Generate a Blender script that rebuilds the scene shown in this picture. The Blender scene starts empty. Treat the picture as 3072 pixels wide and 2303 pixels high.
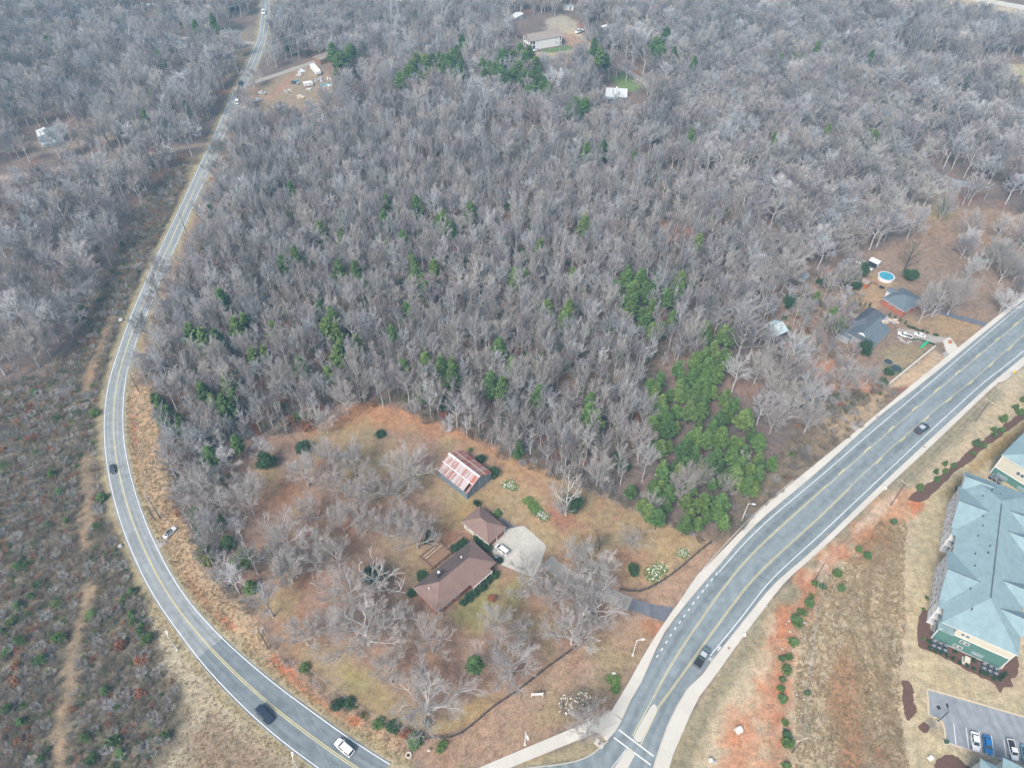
import bpy, bmesh, math, random
import numpy as np
from mathutils import Vector, Matrix
R = math.radians
scene = bpy.context.scene
COL = scene.collection
# ---------------------------------------------------------------- camera, sky, sun, exposure
CAM_H = 180.0
FPX, CX, CY = 2150.0, 1536.0, 1151.5      # focal length and centre of a 3072 x 2303 frame
cam_d = bpy.data.cameras.new('camera'); cam_d.sensor_width = 36.0
cam_d.lens = FPX / 3072.0 * 36.0; cam_d.clip_start = 1.0; cam_d.clip_end = 12000.0
cam = bpy.data.objects.new('camera', cam_d); COL.objects.link(cam)
cam.location = (0, 0, CAM_H); cam.rotation_euler = (R(45), 0, 0)
scene.camera = cam
world = bpy.data.worlds.new('World'); scene.world = world; world.use_nodes = True
wn = world.node_tree; bgn = wn.nodes['Background']
sky = wn.nodes.new('ShaderNodeTexSky'); sky.sky_type = 'NISHITA'; sky.sun_disc = False
SUN_EL, SUN_AZ = 48.0, 212.0               # degrees; azimuth clockwise from +Y
sky.sun_elevation = R(SUN_EL); sky.sun_rotation = R(SUN_AZ)
sky.altitude = 300; sky.air_density = 0.9; sky.dust_density = 5.0; sky.ozone_density = 0.6
bgn.inputs['Strength'].default_value = 0.11
wn.links.new(sky.outputs['Color'], bgn.inputs['Color'])
sun_d = bpy.data.lights.new('sun', 'SUN'); sun_d.energy = 2.2; sun_d.angle = R(20); sun_d.color = (1.0, 0.98, 0.95)
sun = bpy.data.objects.new('sun', sun_d); COL.objects.link(sun)
sun.rotation_euler = (R(90 - SUN_EL), 0, R(180 - SUN_AZ)); sun.location = (0, 0, 300)
vs = scene.view_settings; vs.view_transform = 'Standard'; vs.look = 'None'; vs.gamma = 1.0
vs.exposure = 1.0; vs.use_curve_mapping = False
cy = scene.cycles; cy.max_bounces = 6; cy.diffuse_bounces = 3; cy.glossy_bounces = 2; cy.transmission_bounces = 2
cy.transparent_max_bounces = 4; cy.volume_bounces = 0; cy.adaptive_threshold = .02; cy.denoising_prefilter = 'FAST'; cy.caustics_reflective = False; cy.caustics_refractive = False
# ---------------------------------------------------------------- helpers
rng = np.random.default_rng(7); random.seed(7)
def G(u, v=None, z=0.0):
    """where the sight line of a photo pixel meets height z (surveying the flat site)"""
    if v is None: u, v = u
    a, b = (u - CX) / FPX, (CY - v) / FPX
    c = math.sqrt(.5)
    t = (CAM_H - z) / (c * (1 - b))
    return Vector((a * t, c * (1 + b) * t, z))
def pix(p):
    """photo pixel of points (N,3)"""
    p = np.asarray(p, float).reshape(-1, 3); c = math.sqrt(.5)
    dz = p[:, 2] - CAM_H
    dep = c * p[:, 1] - c * dz; up = c * p[:, 1] + c * dz
    return np.stack([CX + FPX * p[:, 0] / dep, CY - FPX * up / dep], 1)
def new_obj(name, data, parent=None):
    o = bpy.data.objects.new(name, data); COL.objects.link(o)
    if parent is not None: o.parent = parent
    return o
def tag(o, label=None, cat=None, group=None, kind=None):
    if label: o['label'] = label
    if cat: o['category'] = cat
    if group: o['group'] = group
    if kind: o['kind'] = kind
    return o
def thing(name, label, cat, loc=(0, 0, 0), rz=0.0, group=None, s=1.0):
    o = new_obj(name, None); o.location = loc; o.rotation_euler = (0, 0, rz); o.scale = (s, s, s)
    o.empty_display_size = .3
    return tag(o, label, cat, group)
def copy_tree(o, parent=None):
    c = o.copy(); COL.objects.link(c); c.parent = parent
    for ch in o.children: copy_tree(ch, c)
    return c
class MB:
    def __init__(s): s.v = []; s.f = []
    def add(s, vs, fs):
        n = len(s.v); s.v += [tuple(p) for p in vs]; s.f += [tuple(i + n for i in f) for f in fs]; return s
    def box(s, x0, x1, y0, y1, z0, z1):
        return s.add([(x0,y0,z0),(x1,y0,z0),(x1,y1,z0),(x0,y1,z0),(x0,y0,z1),(x1,y0,z1),(x1,y1,z1),(x0,y1,z1)],
                     [(3,2,1,0),(4,5,6,7),(0,1,5,4),(1,2,6,5),(2,3,7,6),(3,0,4,7)])
    def bar(s, a, b, w, h=None):
        """box beam from a to b, w wide, h high"""
        a, b = Vector(a), Vector(b); h = w if h is None else h
        d = (b - a).normalized(); up = Vector((0,0,1)) if abs(d.z) < .9 else Vector((0,1,0))
        x = d.cross(up).normalized() * w / 2; y = x.cross(d).normalized() * h / 2
        return s.add([a-x-y,a+x-y,a+x+y,a-x+y,b-x-y,b+x-y,b+x+y,b-x+y],
                     [(3,2,1,0),(4,5,6,7),(0,1,5,4),(1,2,6,5),(2,3,7,6),(3,0,4,7)])
    def tube(s, pts, r, n=6, r1=None):
        pts = [Vector(p) for p in pts]; K = len(pts); base = len(s.v)
        for i, p in enumerate(pts):
            d = (pts[min(i+1,K-1)] - pts[max(i-1,0)]).normalized()
            up = Vector((0,0,1)) if abs(d.z) < .9 else Vector((0,1,0))
            x = d.cross(up).normalized(); y = x.cross(d)
            rr = r if r1 is None else r + (r1 - r) * i / (K - 1)
            for k in range(n):
                a = 2*math.pi*k/n; s.v.append(tuple(p + (x*math.cos(a) + y*math.sin(a))*rr))
        for i in range(K-1):
            for k in range(n):
                s.f.append((base+i*n+k, base+i*n+(k+1)%n, base+(i+1)*n+(k+1)%n, base+(i+1)*n+k))
        s.f.append(tuple(base+k for k in reversed(range(n)))); s.f.append(tuple(base+(K-1)*n+k for k in range(n)))
        return s
    def prism(s, poly, z0, z1):
        n = len(poly); b = [(p[0],p[1],z0) for p in poly]; t = [(p[0],p[1],z1) for p in poly]
        return s.add(b+t, [tuple(reversed(range(n))), tuple(range(n,2*n))] + [(i,(i+1)%n,n+(i+1)%n,n+i) for i in range(n)])
    def mesh(s, name):
        m = bpy.data.meshes.new(name); m.from_pydata(s.v, [], s.f); m.update(); return m
    def build(s, name, mat, parent=None, loc=None, rz=None, smooth=False):
        m = s.mesh(name)
        if mat is not None: m.materials.append(mat)
        if smooth: m.polygons.foreach_set('use_smooth', [True]*len(m.polygons))
        o = new_obj(name, m, parent)
        if loc is not None: o.location = loc
        if rz is not None: o.rotation_euler = (0,0,rz)
        return o
def ccw(poly):
    a = sum(poly[i][0]*poly[(i+1)%len(poly)][1]-poly[(i+1)%len(poly)][0]*poly[i][1] for i in range(len(poly)))
    return poly if a > 0 else poly[::-1]
def np_mesh(name, V, F, mat=None, smooth=False):
    """V (N,3), F (M,k) int arrays -> mesh, quickly"""
    m = bpy.data.meshes.new(name); V = np.asarray(V, np.float32); F = np.asarray(F, np.int32)
    k = F.shape[1]
    m.vertices.add(len(V)); m.vertices.foreach_set('co', V.ravel())
    m.loops.add(F.size); m.loops.foreach_set('vertex_index', F.ravel())
    m.polygons.add(len(F)); m.polygons.foreach_set('loop_start', np.arange(0, F.size, k, dtype=np.int32))
    m.polygons.foreach_set('loop_total', np.full(len(F), k, np.int32))
    m.update(calc_edges=True)
    if smooth: m.polygons.foreach_set('use_smooth', np.ones(len(F), bool))
    if mat is not None: m.materials.append(mat)
    return m
def lin(r, g, b, k=1.0):
    f = lambda c: (c/255.0/12.92 if c <= 10 else ((c/255.0+.055)/1.055)**2.4)
    return (f(r)*k, f(g)*k, f(b)*k)
# ---------------------------------------------------------------- materials
def nodes(m):
    m.use_nodes = True; t = m.node_tree; return t, t.nodes, t.links, t.nodes['Principled BSDF']
def M_(name, col, rough=.8, var=.18, scale=2.0, metal=0.0, spec=.3, fine=14.0, bump=0.0, rnd=0.0, coord='Object'):
    """plain procedural surface: two noises vary the value, optional bump, optional per-object variation"""
    m = bpy.data.materials.new(name); t, N, L, b = nodes(m)
    b.inputs['Roughness'].default_value = rough; b.inputs['Metallic'].default_value = metal
    b.inputs['Specular IOR Level'].default_value = spec
    tc = N.new('ShaderNodeTexCoord')
    n1 = N.new('ShaderNodeTexNoise'); n1.inputs['Scale'].default_value = scale; n1.inputs['Detail'].default_value = 4
    n2 = N.new('ShaderNodeTexNoise'); n2.inputs['Scale'].default_value = fine; n2.inputs['Detail'].default_value = 2
    L.new(tc.outputs[coord], n1.inputs['Vector']); L.new(tc.outputs[coord], n2.inputs['Vector'])
    ad = N.new('ShaderNodeMath'); ad.operation = 'ADD'
    L.new(n1.outputs['Fac'], ad.inputs[0]); L.new(n2.outputs['Fac'], ad.inputs[1])
    mr = N.new('ShaderNodeMapRange'); mr.inputs['From Min'].default_value = .6; mr.inputs['From Max'].default_value = 1.4
    mr.inputs['To Min'].default_value = 1 - var; mr.inputs['To Max'].default_value = 1 + var
    L.new(ad.outputs[0], mr.inputs['Value'])
    fac = mr.outputs['Result']
    if rnd:
        oi = N.new('ShaderNodeObjectInfo'); r2 = N.new('ShaderNodeMapRange')
        r2.inputs['To Min'].default_value = 1 - rnd; r2.inputs['To Max'].default_value = 1 + rnd
        L.new(oi.outputs['Random'], r2.inputs['Value'])
        mu = N.new('ShaderNodeMath'); mu.operation = 'MULTIPLY'
        L.new(fac, mu.inputs[0]); L.new(r2.outputs['Result'], mu.inputs[1]); fac = mu.outputs[0]
    vm = N.new('ShaderNodeVectorMath'); vm.operation = 'SCALE'; vm.inputs[0].default_value = col
    L.new(fac, vm.inputs['Scale']); L.new(vm.outputs['Vector'], b.inputs['Base Color'])
    if bump:
        bp = N.new('ShaderNodeBump'); bp.inputs['Strength'].default_value = bump; bp.inputs['Distance'].default_value = .05
        L.new(n2.outputs['Fac'], bp.inputs['Height']); L.new(bp.outputs['Normal'], b.inputs['Normal'])
    return m
def M_mix(name, cols, rough=.9, scale=.6, fine=3.0, rnd=True, var=.25):
    """foliage, twigs, leaf litter: colour drawn per object from a ramp, noise on top"""
    m = bpy.data.materials.new(name); t, N, L, b = nodes(m)
    b.inputs['Roughness'].default_value = rough; b.inputs['Specular IOR Level'].default_value = .15
    oi = N.new('ShaderNodeObjectInfo'); cr = N.new('ShaderNodeValToRGB')
    e = cr.color_ramp.elements; n = len(cols)
    e[0].color = (*cols[0], 1); e[1].color = (*cols[-1], 1)
    for i in range(1, n-1):
        k = e.new(i/(n-1)); k.color = (*cols[i], 1)
    ge = N.new('ShaderNodeNewGeometry')
    n1 = N.new('ShaderNodeTexNoise'); n1.inputs['Scale'].default_value = scale; n1.inputs['Detail'].default_value = 2
    L.new(ge.outputs['Position'], n1.inputs['Vector'])
    ad = N.new('ShaderNodeMath'); ad.operation = 'MULTIPLY_ADD'; ad.inputs[1].default_value = 1.0; ad.inputs[2].default_value = 0
    L.new(oi.outputs['Random'], ad.inputs[0])
    L.new(ad.outputs[0], cr.inputs['Fac'])
    mr = N.new('ShaderNodeMapRange'); mr.inputs['From Min'].default_value = .3; mr.inputs['From Max'].default_value = .7
    mr.inputs['To Min'].default_value = 1-var; mr.inputs['To Max'].default_value = 1+var
    L.new(n1.outputs['Fac'], mr.inputs['Value'])
    vm = N.new('ShaderNodeVectorMath'); vm.operation = 'SCALE'
    L.new(cr.outputs['Color'], vm.inputs[0]); L.new(mr.outputs['Result'], vm.inputs['Scale'])
    L.new(vm.outputs['Vector'], b.inputs['Base Color'])
    return m
K = .62
MAT = {}
MAT['white'] = M_('white_paint', (.64,.64,.63), .6, .05, 1.5)
MAT['offwhite'] = M_('offwhite_siding', (.6,.59,.55), .7, .07, 1.0)
MAT['trim'] = M_('white_trim', (.66,.66,.65), .5, .03)
MAT['greensiding'] = M_('green_siding', lin(92,132,122,.75), .7, .06, 1.0)
MAT['beige'] = M_('beige_siding', lin(212,206,186,.75), .7, .06, 1.0)
MAT['glass'] = M_('window_glass', (.03,.04,.05), .12, .15, .5, spec=.6)
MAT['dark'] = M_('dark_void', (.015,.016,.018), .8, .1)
MAT['brickwall'] = M_('red_brick', lin(172,106,86,.8), .9, .22, 6.0, fine=30)
MAT['brickwall2'] = M_('orange_brick', lin(170,110,80,.8), .9, .22, 6.0, fine=30)
MAT['wood'] = M_('weathered_wood', lin(150,120,98,.72), .9, .2, 3.0)
MAT['palewood'] = M_('pale_board', lin(205,188,165,.8), .9, .15, 3.0)
MAT['darkwood'] = M_('dark_stained_wood', lin(78,72,68,.8), .9, .2, 3.0)
MAT['orangewood'] = M_('orange_cedar_board', lin(186,112,58,.8), .8, .15, 3.0)
MAT['barnwall'] = M_('blue_grey_metal_wall', lin(118,132,140,.8), .6, .12, 1.5)
MAT['metalgrey'] = M_('galvanised_metal', (.42,.43,.44), .45, .1, 2, metal=.3)
MAT['blackmetal'] = M_('black_metal', (.03,.03,.033), .5, .1)
MAT['polewood'] = M_('creosoted_pole', lin(92,84,78), .9, .2)
MAT['concrete'] = M_('pale_concrete', lin(226,220,206,.62), .9, .07, .8, fine=6)
MAT['slab'] = M_('pale_pavement_slab', lin(228,223,210,.62), .9, .06, .5, fine=4, rnd=.05)
MAT['kerb'] = M_('kerb_concrete', lin(214,208,196,.62), .9, .1, .8)
MAT['kerbtan'] = M_('tan_kerb_concrete', lin(226,208,176,.62), .9, .1, .8)
MAT['drive'] = M_('stained_concrete_drive', lin(212,208,196,.62), .9, .22, .35, fine=2)
MAT['gravel'] = M_('grey_gravel_drive', lin(176,170,160,.68), .95, .2, .4, fine=4)
MAT['yellow'] = M_('yellow_road_paint', lin(238,222,150,.74), .7, .1, .6, fine=5)
MAT['roadwhite'] = M_('white_road_paint', (.62,.63,.62), .7, .1, .6, fine=5)
MAT['mulch'] = M_('brown_mulch', lin(116,88,76,.62), 1, .3, 1.2, fine=8, bump=.3)
MAT['tyre'] = M_('tyre_rubber', (.02,.02,.021), .8, .1)
MAT['rim'] = M_('alloy_rim', (.45,.46,.47), .3, .05, metal=.7)
MAT['lampred'] = M_('red_tail_lens', (.35,.02,.02), .3, .05)
MAT['lampclear'] = M_('clear_head_lens', (.7,.72,.74), .15, .03)
MAT['rock'] = M_('pale_rock', (.42,.40,.37), .95, .25, 2.0, rnd=.2)
MAT['pool'] = M_('pool_cover_teal', lin(70,150,170,.85), .35, .2, .8)
MAT['slidegreen'] = M_('green_plastic', lin(40,170,120,.8), .4, .05)
MAT['orange'] = M_('orange_plastic', lin(230,120,40,.8), .5, .05)
MAT['yellowsign'] = M_('yellow_sign_panel', lin(238,196,40,.85), .5, .04)
MAT['tarp'] = M_('blue_tarp', lin(90,175,190,.8), .6, .2)
def shingle(name, col, var=.16, rough=.9):
    m = M_(name, col, rough, var, .55, fine=5.0, bump=.15); return m
MAT['roofbrown'] = shingle('brown_shingle', lin(152,126,116,.62), .2)
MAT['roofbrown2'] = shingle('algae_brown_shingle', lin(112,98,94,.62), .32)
MAT['roofteal'] = shingle('pale_teal_shingle', lin(154,180,184,.62), .2)
MAT['roofslate'] = shingle('slate_blue_shingle', lin(112,124,132,.68), .2)
MAT['roofslate2'] = shingle('dark_slate_shingle', lin(98,106,114,.68), .25)
MAT['rooftan'] = shingle('tan_shingle', lin(170,156,146,.62), .1)
MAT['roofwhite'] = M_('white_membrane_roof', lin(222,224,222,.78), .7, .1, .6)
MAT['roofmetal'] = M_('pale_metal_roof', lin(196,214,216,.72), .5, .1, .8)
MAT['roofgrey'] = M_('grey_metal_roof', lin(150,160,166,.66), .6, .18, .8)
MAT['rusty'] = M_('rusty_metal_roof', lin(176,130,118,.66), .8, .3, 1.2)
def rust_mat(name, tin, rust, thr):
    m = bpy.data.materials.new(name); t, N, L, b = nodes(m); b.inputs['Roughness'].default_value = .65
    b.inputs['Specular IOR Level'].default_value = .3
    ge = N.new('ShaderNodeTexCoord'); mp = N.new('ShaderNodeMapping'); mp.inputs['Scale'].default_value = (4.0, .45, .45)
    oi = N.new('ShaderNodeObjectInfo')
    sc = N.new('ShaderNodeVectorMath'); sc.operation = 'SCALE'; sc.inputs[0].default_value = (37, 17, 23)
    L.new(oi.outputs['Random'], sc.inputs['Scale']); L.new(sc.outputs['Vector'], mp.inputs['Location'])
    L.new(ge.outputs['Object'], mp.inputs['Vector'])
    n = N.new('ShaderNodeTexNoise'); n.inputs['Scale'].default_value = 1.6; n.inputs['Detail'].default_value = 5
    L.new(mp.outputs['Vector'], n.inputs['Vector'])
    rr = N.new('ShaderNodeMapRange'); rr.inputs['To Min'].default_value = -.26; rr.inputs['To Max'].default_value = .26
    L.new(oi.outputs['Random'], rr.inputs['Value'])
    ad = N.new('ShaderNodeMath'); ad.operation = 'ADD'; L.new(n.outputs['Fac'], ad.inputs[0]); L.new(rr.outputs['Result'], ad.inputs[1])
    cr = N.new('ShaderNodeValToRGB'); e = cr.color_ramp.elements
    e[0].position = thr-.12; e[0].color = (*rust, 1); e[1].position = thr+.1; e[1].color = (*tin, 1)
    L.new(ad.outputs[0], cr.inputs['Fac']); L.new(cr.outputs['Color'], b.inputs['Base Color'])
    return m
MAT['tin_rust'] = rust_mat('rusted_tin_sheet', lin(204,176,168,.62), lin(176,104,90,.72), .6)
MAT['tin_pale'] = rust_mat('pale_tin_sheet', lin(206,196,194,.62), lin(168,116,106,.64), .5)
def paint(name, col, rough=.28): return M_(name, col, rough, .03, 1.0, spec=.5)
MAT['car_white'] = paint('white_car_paint', (.68,.68,.67)); MAT['car_dark'] = paint('dark_grey_car_paint', (.045,.055,.065))
MAT['car_navy'] = paint('navy_car_paint', (.02,.03,.05)); MAT['car_blue'] = paint('blue_car_paint', lin(30,110,170,.9))
MAT['car_grey'] = paint('grey_green_car_paint', lin(110,130,132,.7)); MAT['car_silver'] = paint('silver_car_paint', (.38,.41,.43))
MAT['car_maroon'] = paint('maroon_car_paint', lin(92,60,66,.8)); MAT['car_cyan'] = paint('pale_blue_car_paint', lin(120,165,185,.8))
# vegetation
MAT['bark'] = M_mix('grey_bark', [lin(196,192,188,.66), lin(212,209,205,.66), lin(180,175,172,.66)], .95, 1.2, var=.2)
MAT['barkwhite'] = M_mix('white_sycamore_bark', [lin(232,230,224,.66), lin(216,214,208,.66)], .9, 1.5, var=.15)
MAT['barkdark'] = M_mix('dark_bark', [lin(96,90,88,.6), lin(116,108,104,.6)], .95, 1.2)
MAT['twig'] = M_mix('grey_twig', [lin(194,193,190,.82), lin(170,160,164,.68), lin(202,196,188,.82), lin(146,138,136,.58), lin(186,190,194,.82), lin(178,162,156,.68), lin(206,206,206,.9), lin(156,146,150,.62), lin(182,180,178,.78)], .95, .045, var=.24)
MAT['twigpale'] = M_mix('pale_twig', [lin(208,202,195,.76), lin(194,187,181,.74), lin(200,190,182,.72)], .95, .2, var=.12)
MAT['twigdark'] = M_mix('brown_twig', [lin(164,150,132,.66), lin(148,140,124,.64), lin(178,160,140,.68)], .95, .2, var=.2)
MAT['pine'] = M_mix('pine_needle', [lin(116,146,82,.64), lin(98,132,78,.6), lin(130,152,88,.66), lin(86,116,72,.58), lin(122,142,78,.64), lin(102,138,76,.62)], .8, .9, var=.3)
MAT['cedar'] = M_mix('cedar_foliage', [lin(94,124,76,.66), lin(112,136,76,.66), lin(82,110,76,.64)], .85, 1.2, var=.3)
MAT['olive'] = M_mix('olive_foliage', [lin(140,138,74,.62), lin(124,130,68,.62)], .85, 1.2, var=.3)
MAT['leafdark'] = M_mix('dark_evergreen_leaf', [lin(72,104,70,.58), lin(82,112,74,.58), lin(62,90,66,.58)], .6, 1.5, var=.35)
MAT['leafbright'] = M_mix('bright_green_leaf', [lin(110,142,72,.6), lin(126,150,82,.6), lin(96,128,72,.58)], .7, 1.5, var=.3)
MAT['leafrust'] = M_mix('rust_brown_leaf', [lin(190,134,96,.62), lin(174,118,90,.62), lin(166,108,92,.62)], .9, 1.5, var=.3)
MAT['blossom'] = M_mix('white_blossom', [(.72,.72,.66), (.7,.68,.56)], .8, 2, var=.15)
MAT['drygrass'] = M_mix('dry_grass', [lin(196,178,146,.66), lin(178,158,122,.66), lin(160,140,108,.64), lin(186,160,120,.66)], .95, .3, var=.2)
MAT['deadwood'] = M_('bleached_deadwood', lin(190,184,174,.66), .9, .15)
# ---------------------------------------------------------------- ground sheet with painted-in ground covers
def W2(pts, z=0.0): return np.array([[*G(u, v, z)[:2]] for u, v in pts])
class VNoise:
    def __init__(s, seed): s.g = np.random.default_rng(seed).random((256, 256))
    def __call__(s, x, y):
        xi = np.floor(x).astype(int); yi = np.floor(y).astype(int); fx = x-xi; fy = y-yi
        fx = fx*fx*(3-2*fx); fy = fy*fy*(3-2*fy); g = s.g
        a = g[xi % 256, yi % 256]; b = g[(xi+1) % 256, yi % 256]; c = g[xi % 256, (yi+1) % 256]; d = g[(xi+1) % 256, (yi+1) % 256]
        return (a*(1-fx)+b*fx)*(1-fy)+(c*(1-fx)+d*fx)*fy
vn1, vn2, vn3 = VNoise(1), VNoise(2), VNoise(3)
def fbm(x, y, s): return (vn1(x/s, y/s)*.5 + vn2(x/s*2.1+9, y/s*2.1)*.3 + vn3(x/s*4.3, y/s*4.3+5)*.2) - .5
def sdist(x, y, poly):
    """signed distance, positive inside"""
    inside = np.zeros(x.shape, bool); dm = np.full(x.shape, 1e9); n = len(poly)
    for i in range(n):
        x0, y0 = poly[i]; x1, y1 = poly[(i+1) % n]
        c = ((y0 > y) != (y1 > y)) & (x < (x1-x0)*(y-y0)/((y1-y0) if y1 != y0 else 1e-9)+x0); inside ^= c
        ex, ey = x1-x0, y1-y0; t = np.clip(((x-x0)*ex+(y-y0)*ey)/(ex*ex+ey*ey+1e-9), 0, 1)
        dm = np.minimum(dm, np.hypot(x-x0-t*ex, y-y0-t*ey))
    return np.where(inside, dm, -dm)
def sdline(x, y, pts):
    dm = np.full(x.shape, 1e9)
    for i in range(len(pts)-1):
        x0, y0 = pts[i]; x1, y1 = pts[i+1]; ex, ey = x1-x0, y1-y0
        t = np.clip(((x-x0)*ex+(y-y0)*ey)/(ex*ex+ey*ey+1e-9), 0, 1); dm = np.minimum(dm, np.hypot(x-x0-t*ex, y-y0-t*ey))
    return dm
# measured polylines (photo pixels on the ground)
LR_L = [(784,-30),(783.5,0),(785,36),(778,101),(763,145),(734,217),(686,307.5),(637,420),(595,506),(552.5,598),(494,719),(449,819),(405,918),(364,1027),(340,1099),(326,1148),(315.5,1212),(312,1285),(315.5,1357),(327,1429),(343,1502),(364,1574),(392,1646.5),(421,1711),(454,1775),(501,1848),(555,1920),(608,1992),(676.5,2065),(752,2141),(832,2211),(955,2303),(1100,2400)]
LR_R = [(809,-30),(807,0),(809,36),(801.6,101),(783,165),(757,217),(713,307.5),(666,420),(629.5,506),(587,598),(535,719),(491,815),(449,922),(404,1035),(383.5,1103),(374,1150),(369,1212),(368,1285),(375.5,1357),(392,1429),(412.5,1502),(438.5,1574),(472,1646.5),(505,1711),(543,1775),(602,1848),(671,1920),(752.5,1992),(835,2061),(941,2137),(1049.5,2217),(1183,2300),(1340,2395)]
SWL_O = [(3500,541),(3072,884),(2753,1140),(2670,1209),(2525,1328),(2373,1451),(2272,1538),(2223.6,1592),(2115,1703),(2093,1721),(2043,1797),(1988.5,1873),(1938,1953),(1883.5,2050),(1833,2133.5)]
SWL_I = [(3500,556),(3072,900),(2778.5,1140),(2634,1252),(2453,1415),(2272,1569),(2151,1703),(2079,1786),(2006.5,1877),(1974,1934.5),(1952,1982),(1934,2029),(1894,2097),(1865.5,2159)]
SWR_I = [(3700,548),(3072,1068),(2985,1140),(2815,1294),(2634,1462),(2453,1636),(2335,1739),(2300,1775),(2169,1938),(2129.5,1989),(2108,2021),(2064,2061),(2032,2112),(2006.5,2162.5),(1985,2220),(1957.7,2302),(1932,2400)]
SWR_O = [(3700,566),(3072,1095.5),(3003,1140),(2815,1317),(2634,1485.5),(2471,1641),(2361,1739),(2300,1815),(2223.6,1916.5),(2151,2018),(2111,2072),(2086,2105),(2064,2159),(2017,2267),(2006.5,2302),(1985,2400)]
def resample(P, n, smooth=3):
    P = np.asarray(P, float)
    # Catmull-Rom
    Q = []
    for i in range(len(P)-1):
        p0, p1, p2, p3 = P[max(i-1,0)], P[i], P[i+1], P[min(i+2,len(P)-1)]
        for t in np.linspace(0, 1, 12, endpoint=False):
            Q.append(.5*((2*p1)+(-p0+p2)*t+(2*p0-5*p1+4*p2-p3)*t*t+(-p0+3*p1-3*p2+p3)*t**3))
    Q.append(P[-1]); Q = np.array(Q)
    s = np.r_[0, np.cumsum(np.hypot(*np.diff(Q, axis=0).T))]
    u = np.linspace(0, s[-1], n); out = np.stack([np.interp(u, s, Q[:, k]) for k in range(Q.shape[1])], 1)
    for _ in range(smooth):
        o = out.copy(); o[1:-1] = (out[:-2]+2*out[1:-1]+out[2:])/4; out = o
    return out
def pair(Lp, Rp, n):
    """resample two edges so that opposite points face each other"""
    A = resample(W2(Lp), n); Bf = resample(W2(Rp), n*6)
    T = np.gradient(A, axis=0); T /= np.linalg.norm(T, axis=1)[:, None]
    B = []
    for a, t in zip(A, T):
        w = Bf-a; al = np.abs(w@t); d = np.hypot(*w.T); ok = d < 30
        B.append(Bf[np.argmin(np.where(ok, al+.02*d, 1e6))])
    B = np.array(B)
    for _ in range(4): o = B.copy(); o[1:-1] = (B[:-2]+2*B[1:-1]+B[2:])/4; B = o
    return A, B
FC = lambda r, g, b: np.array(lin(r, g, b, K))
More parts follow.
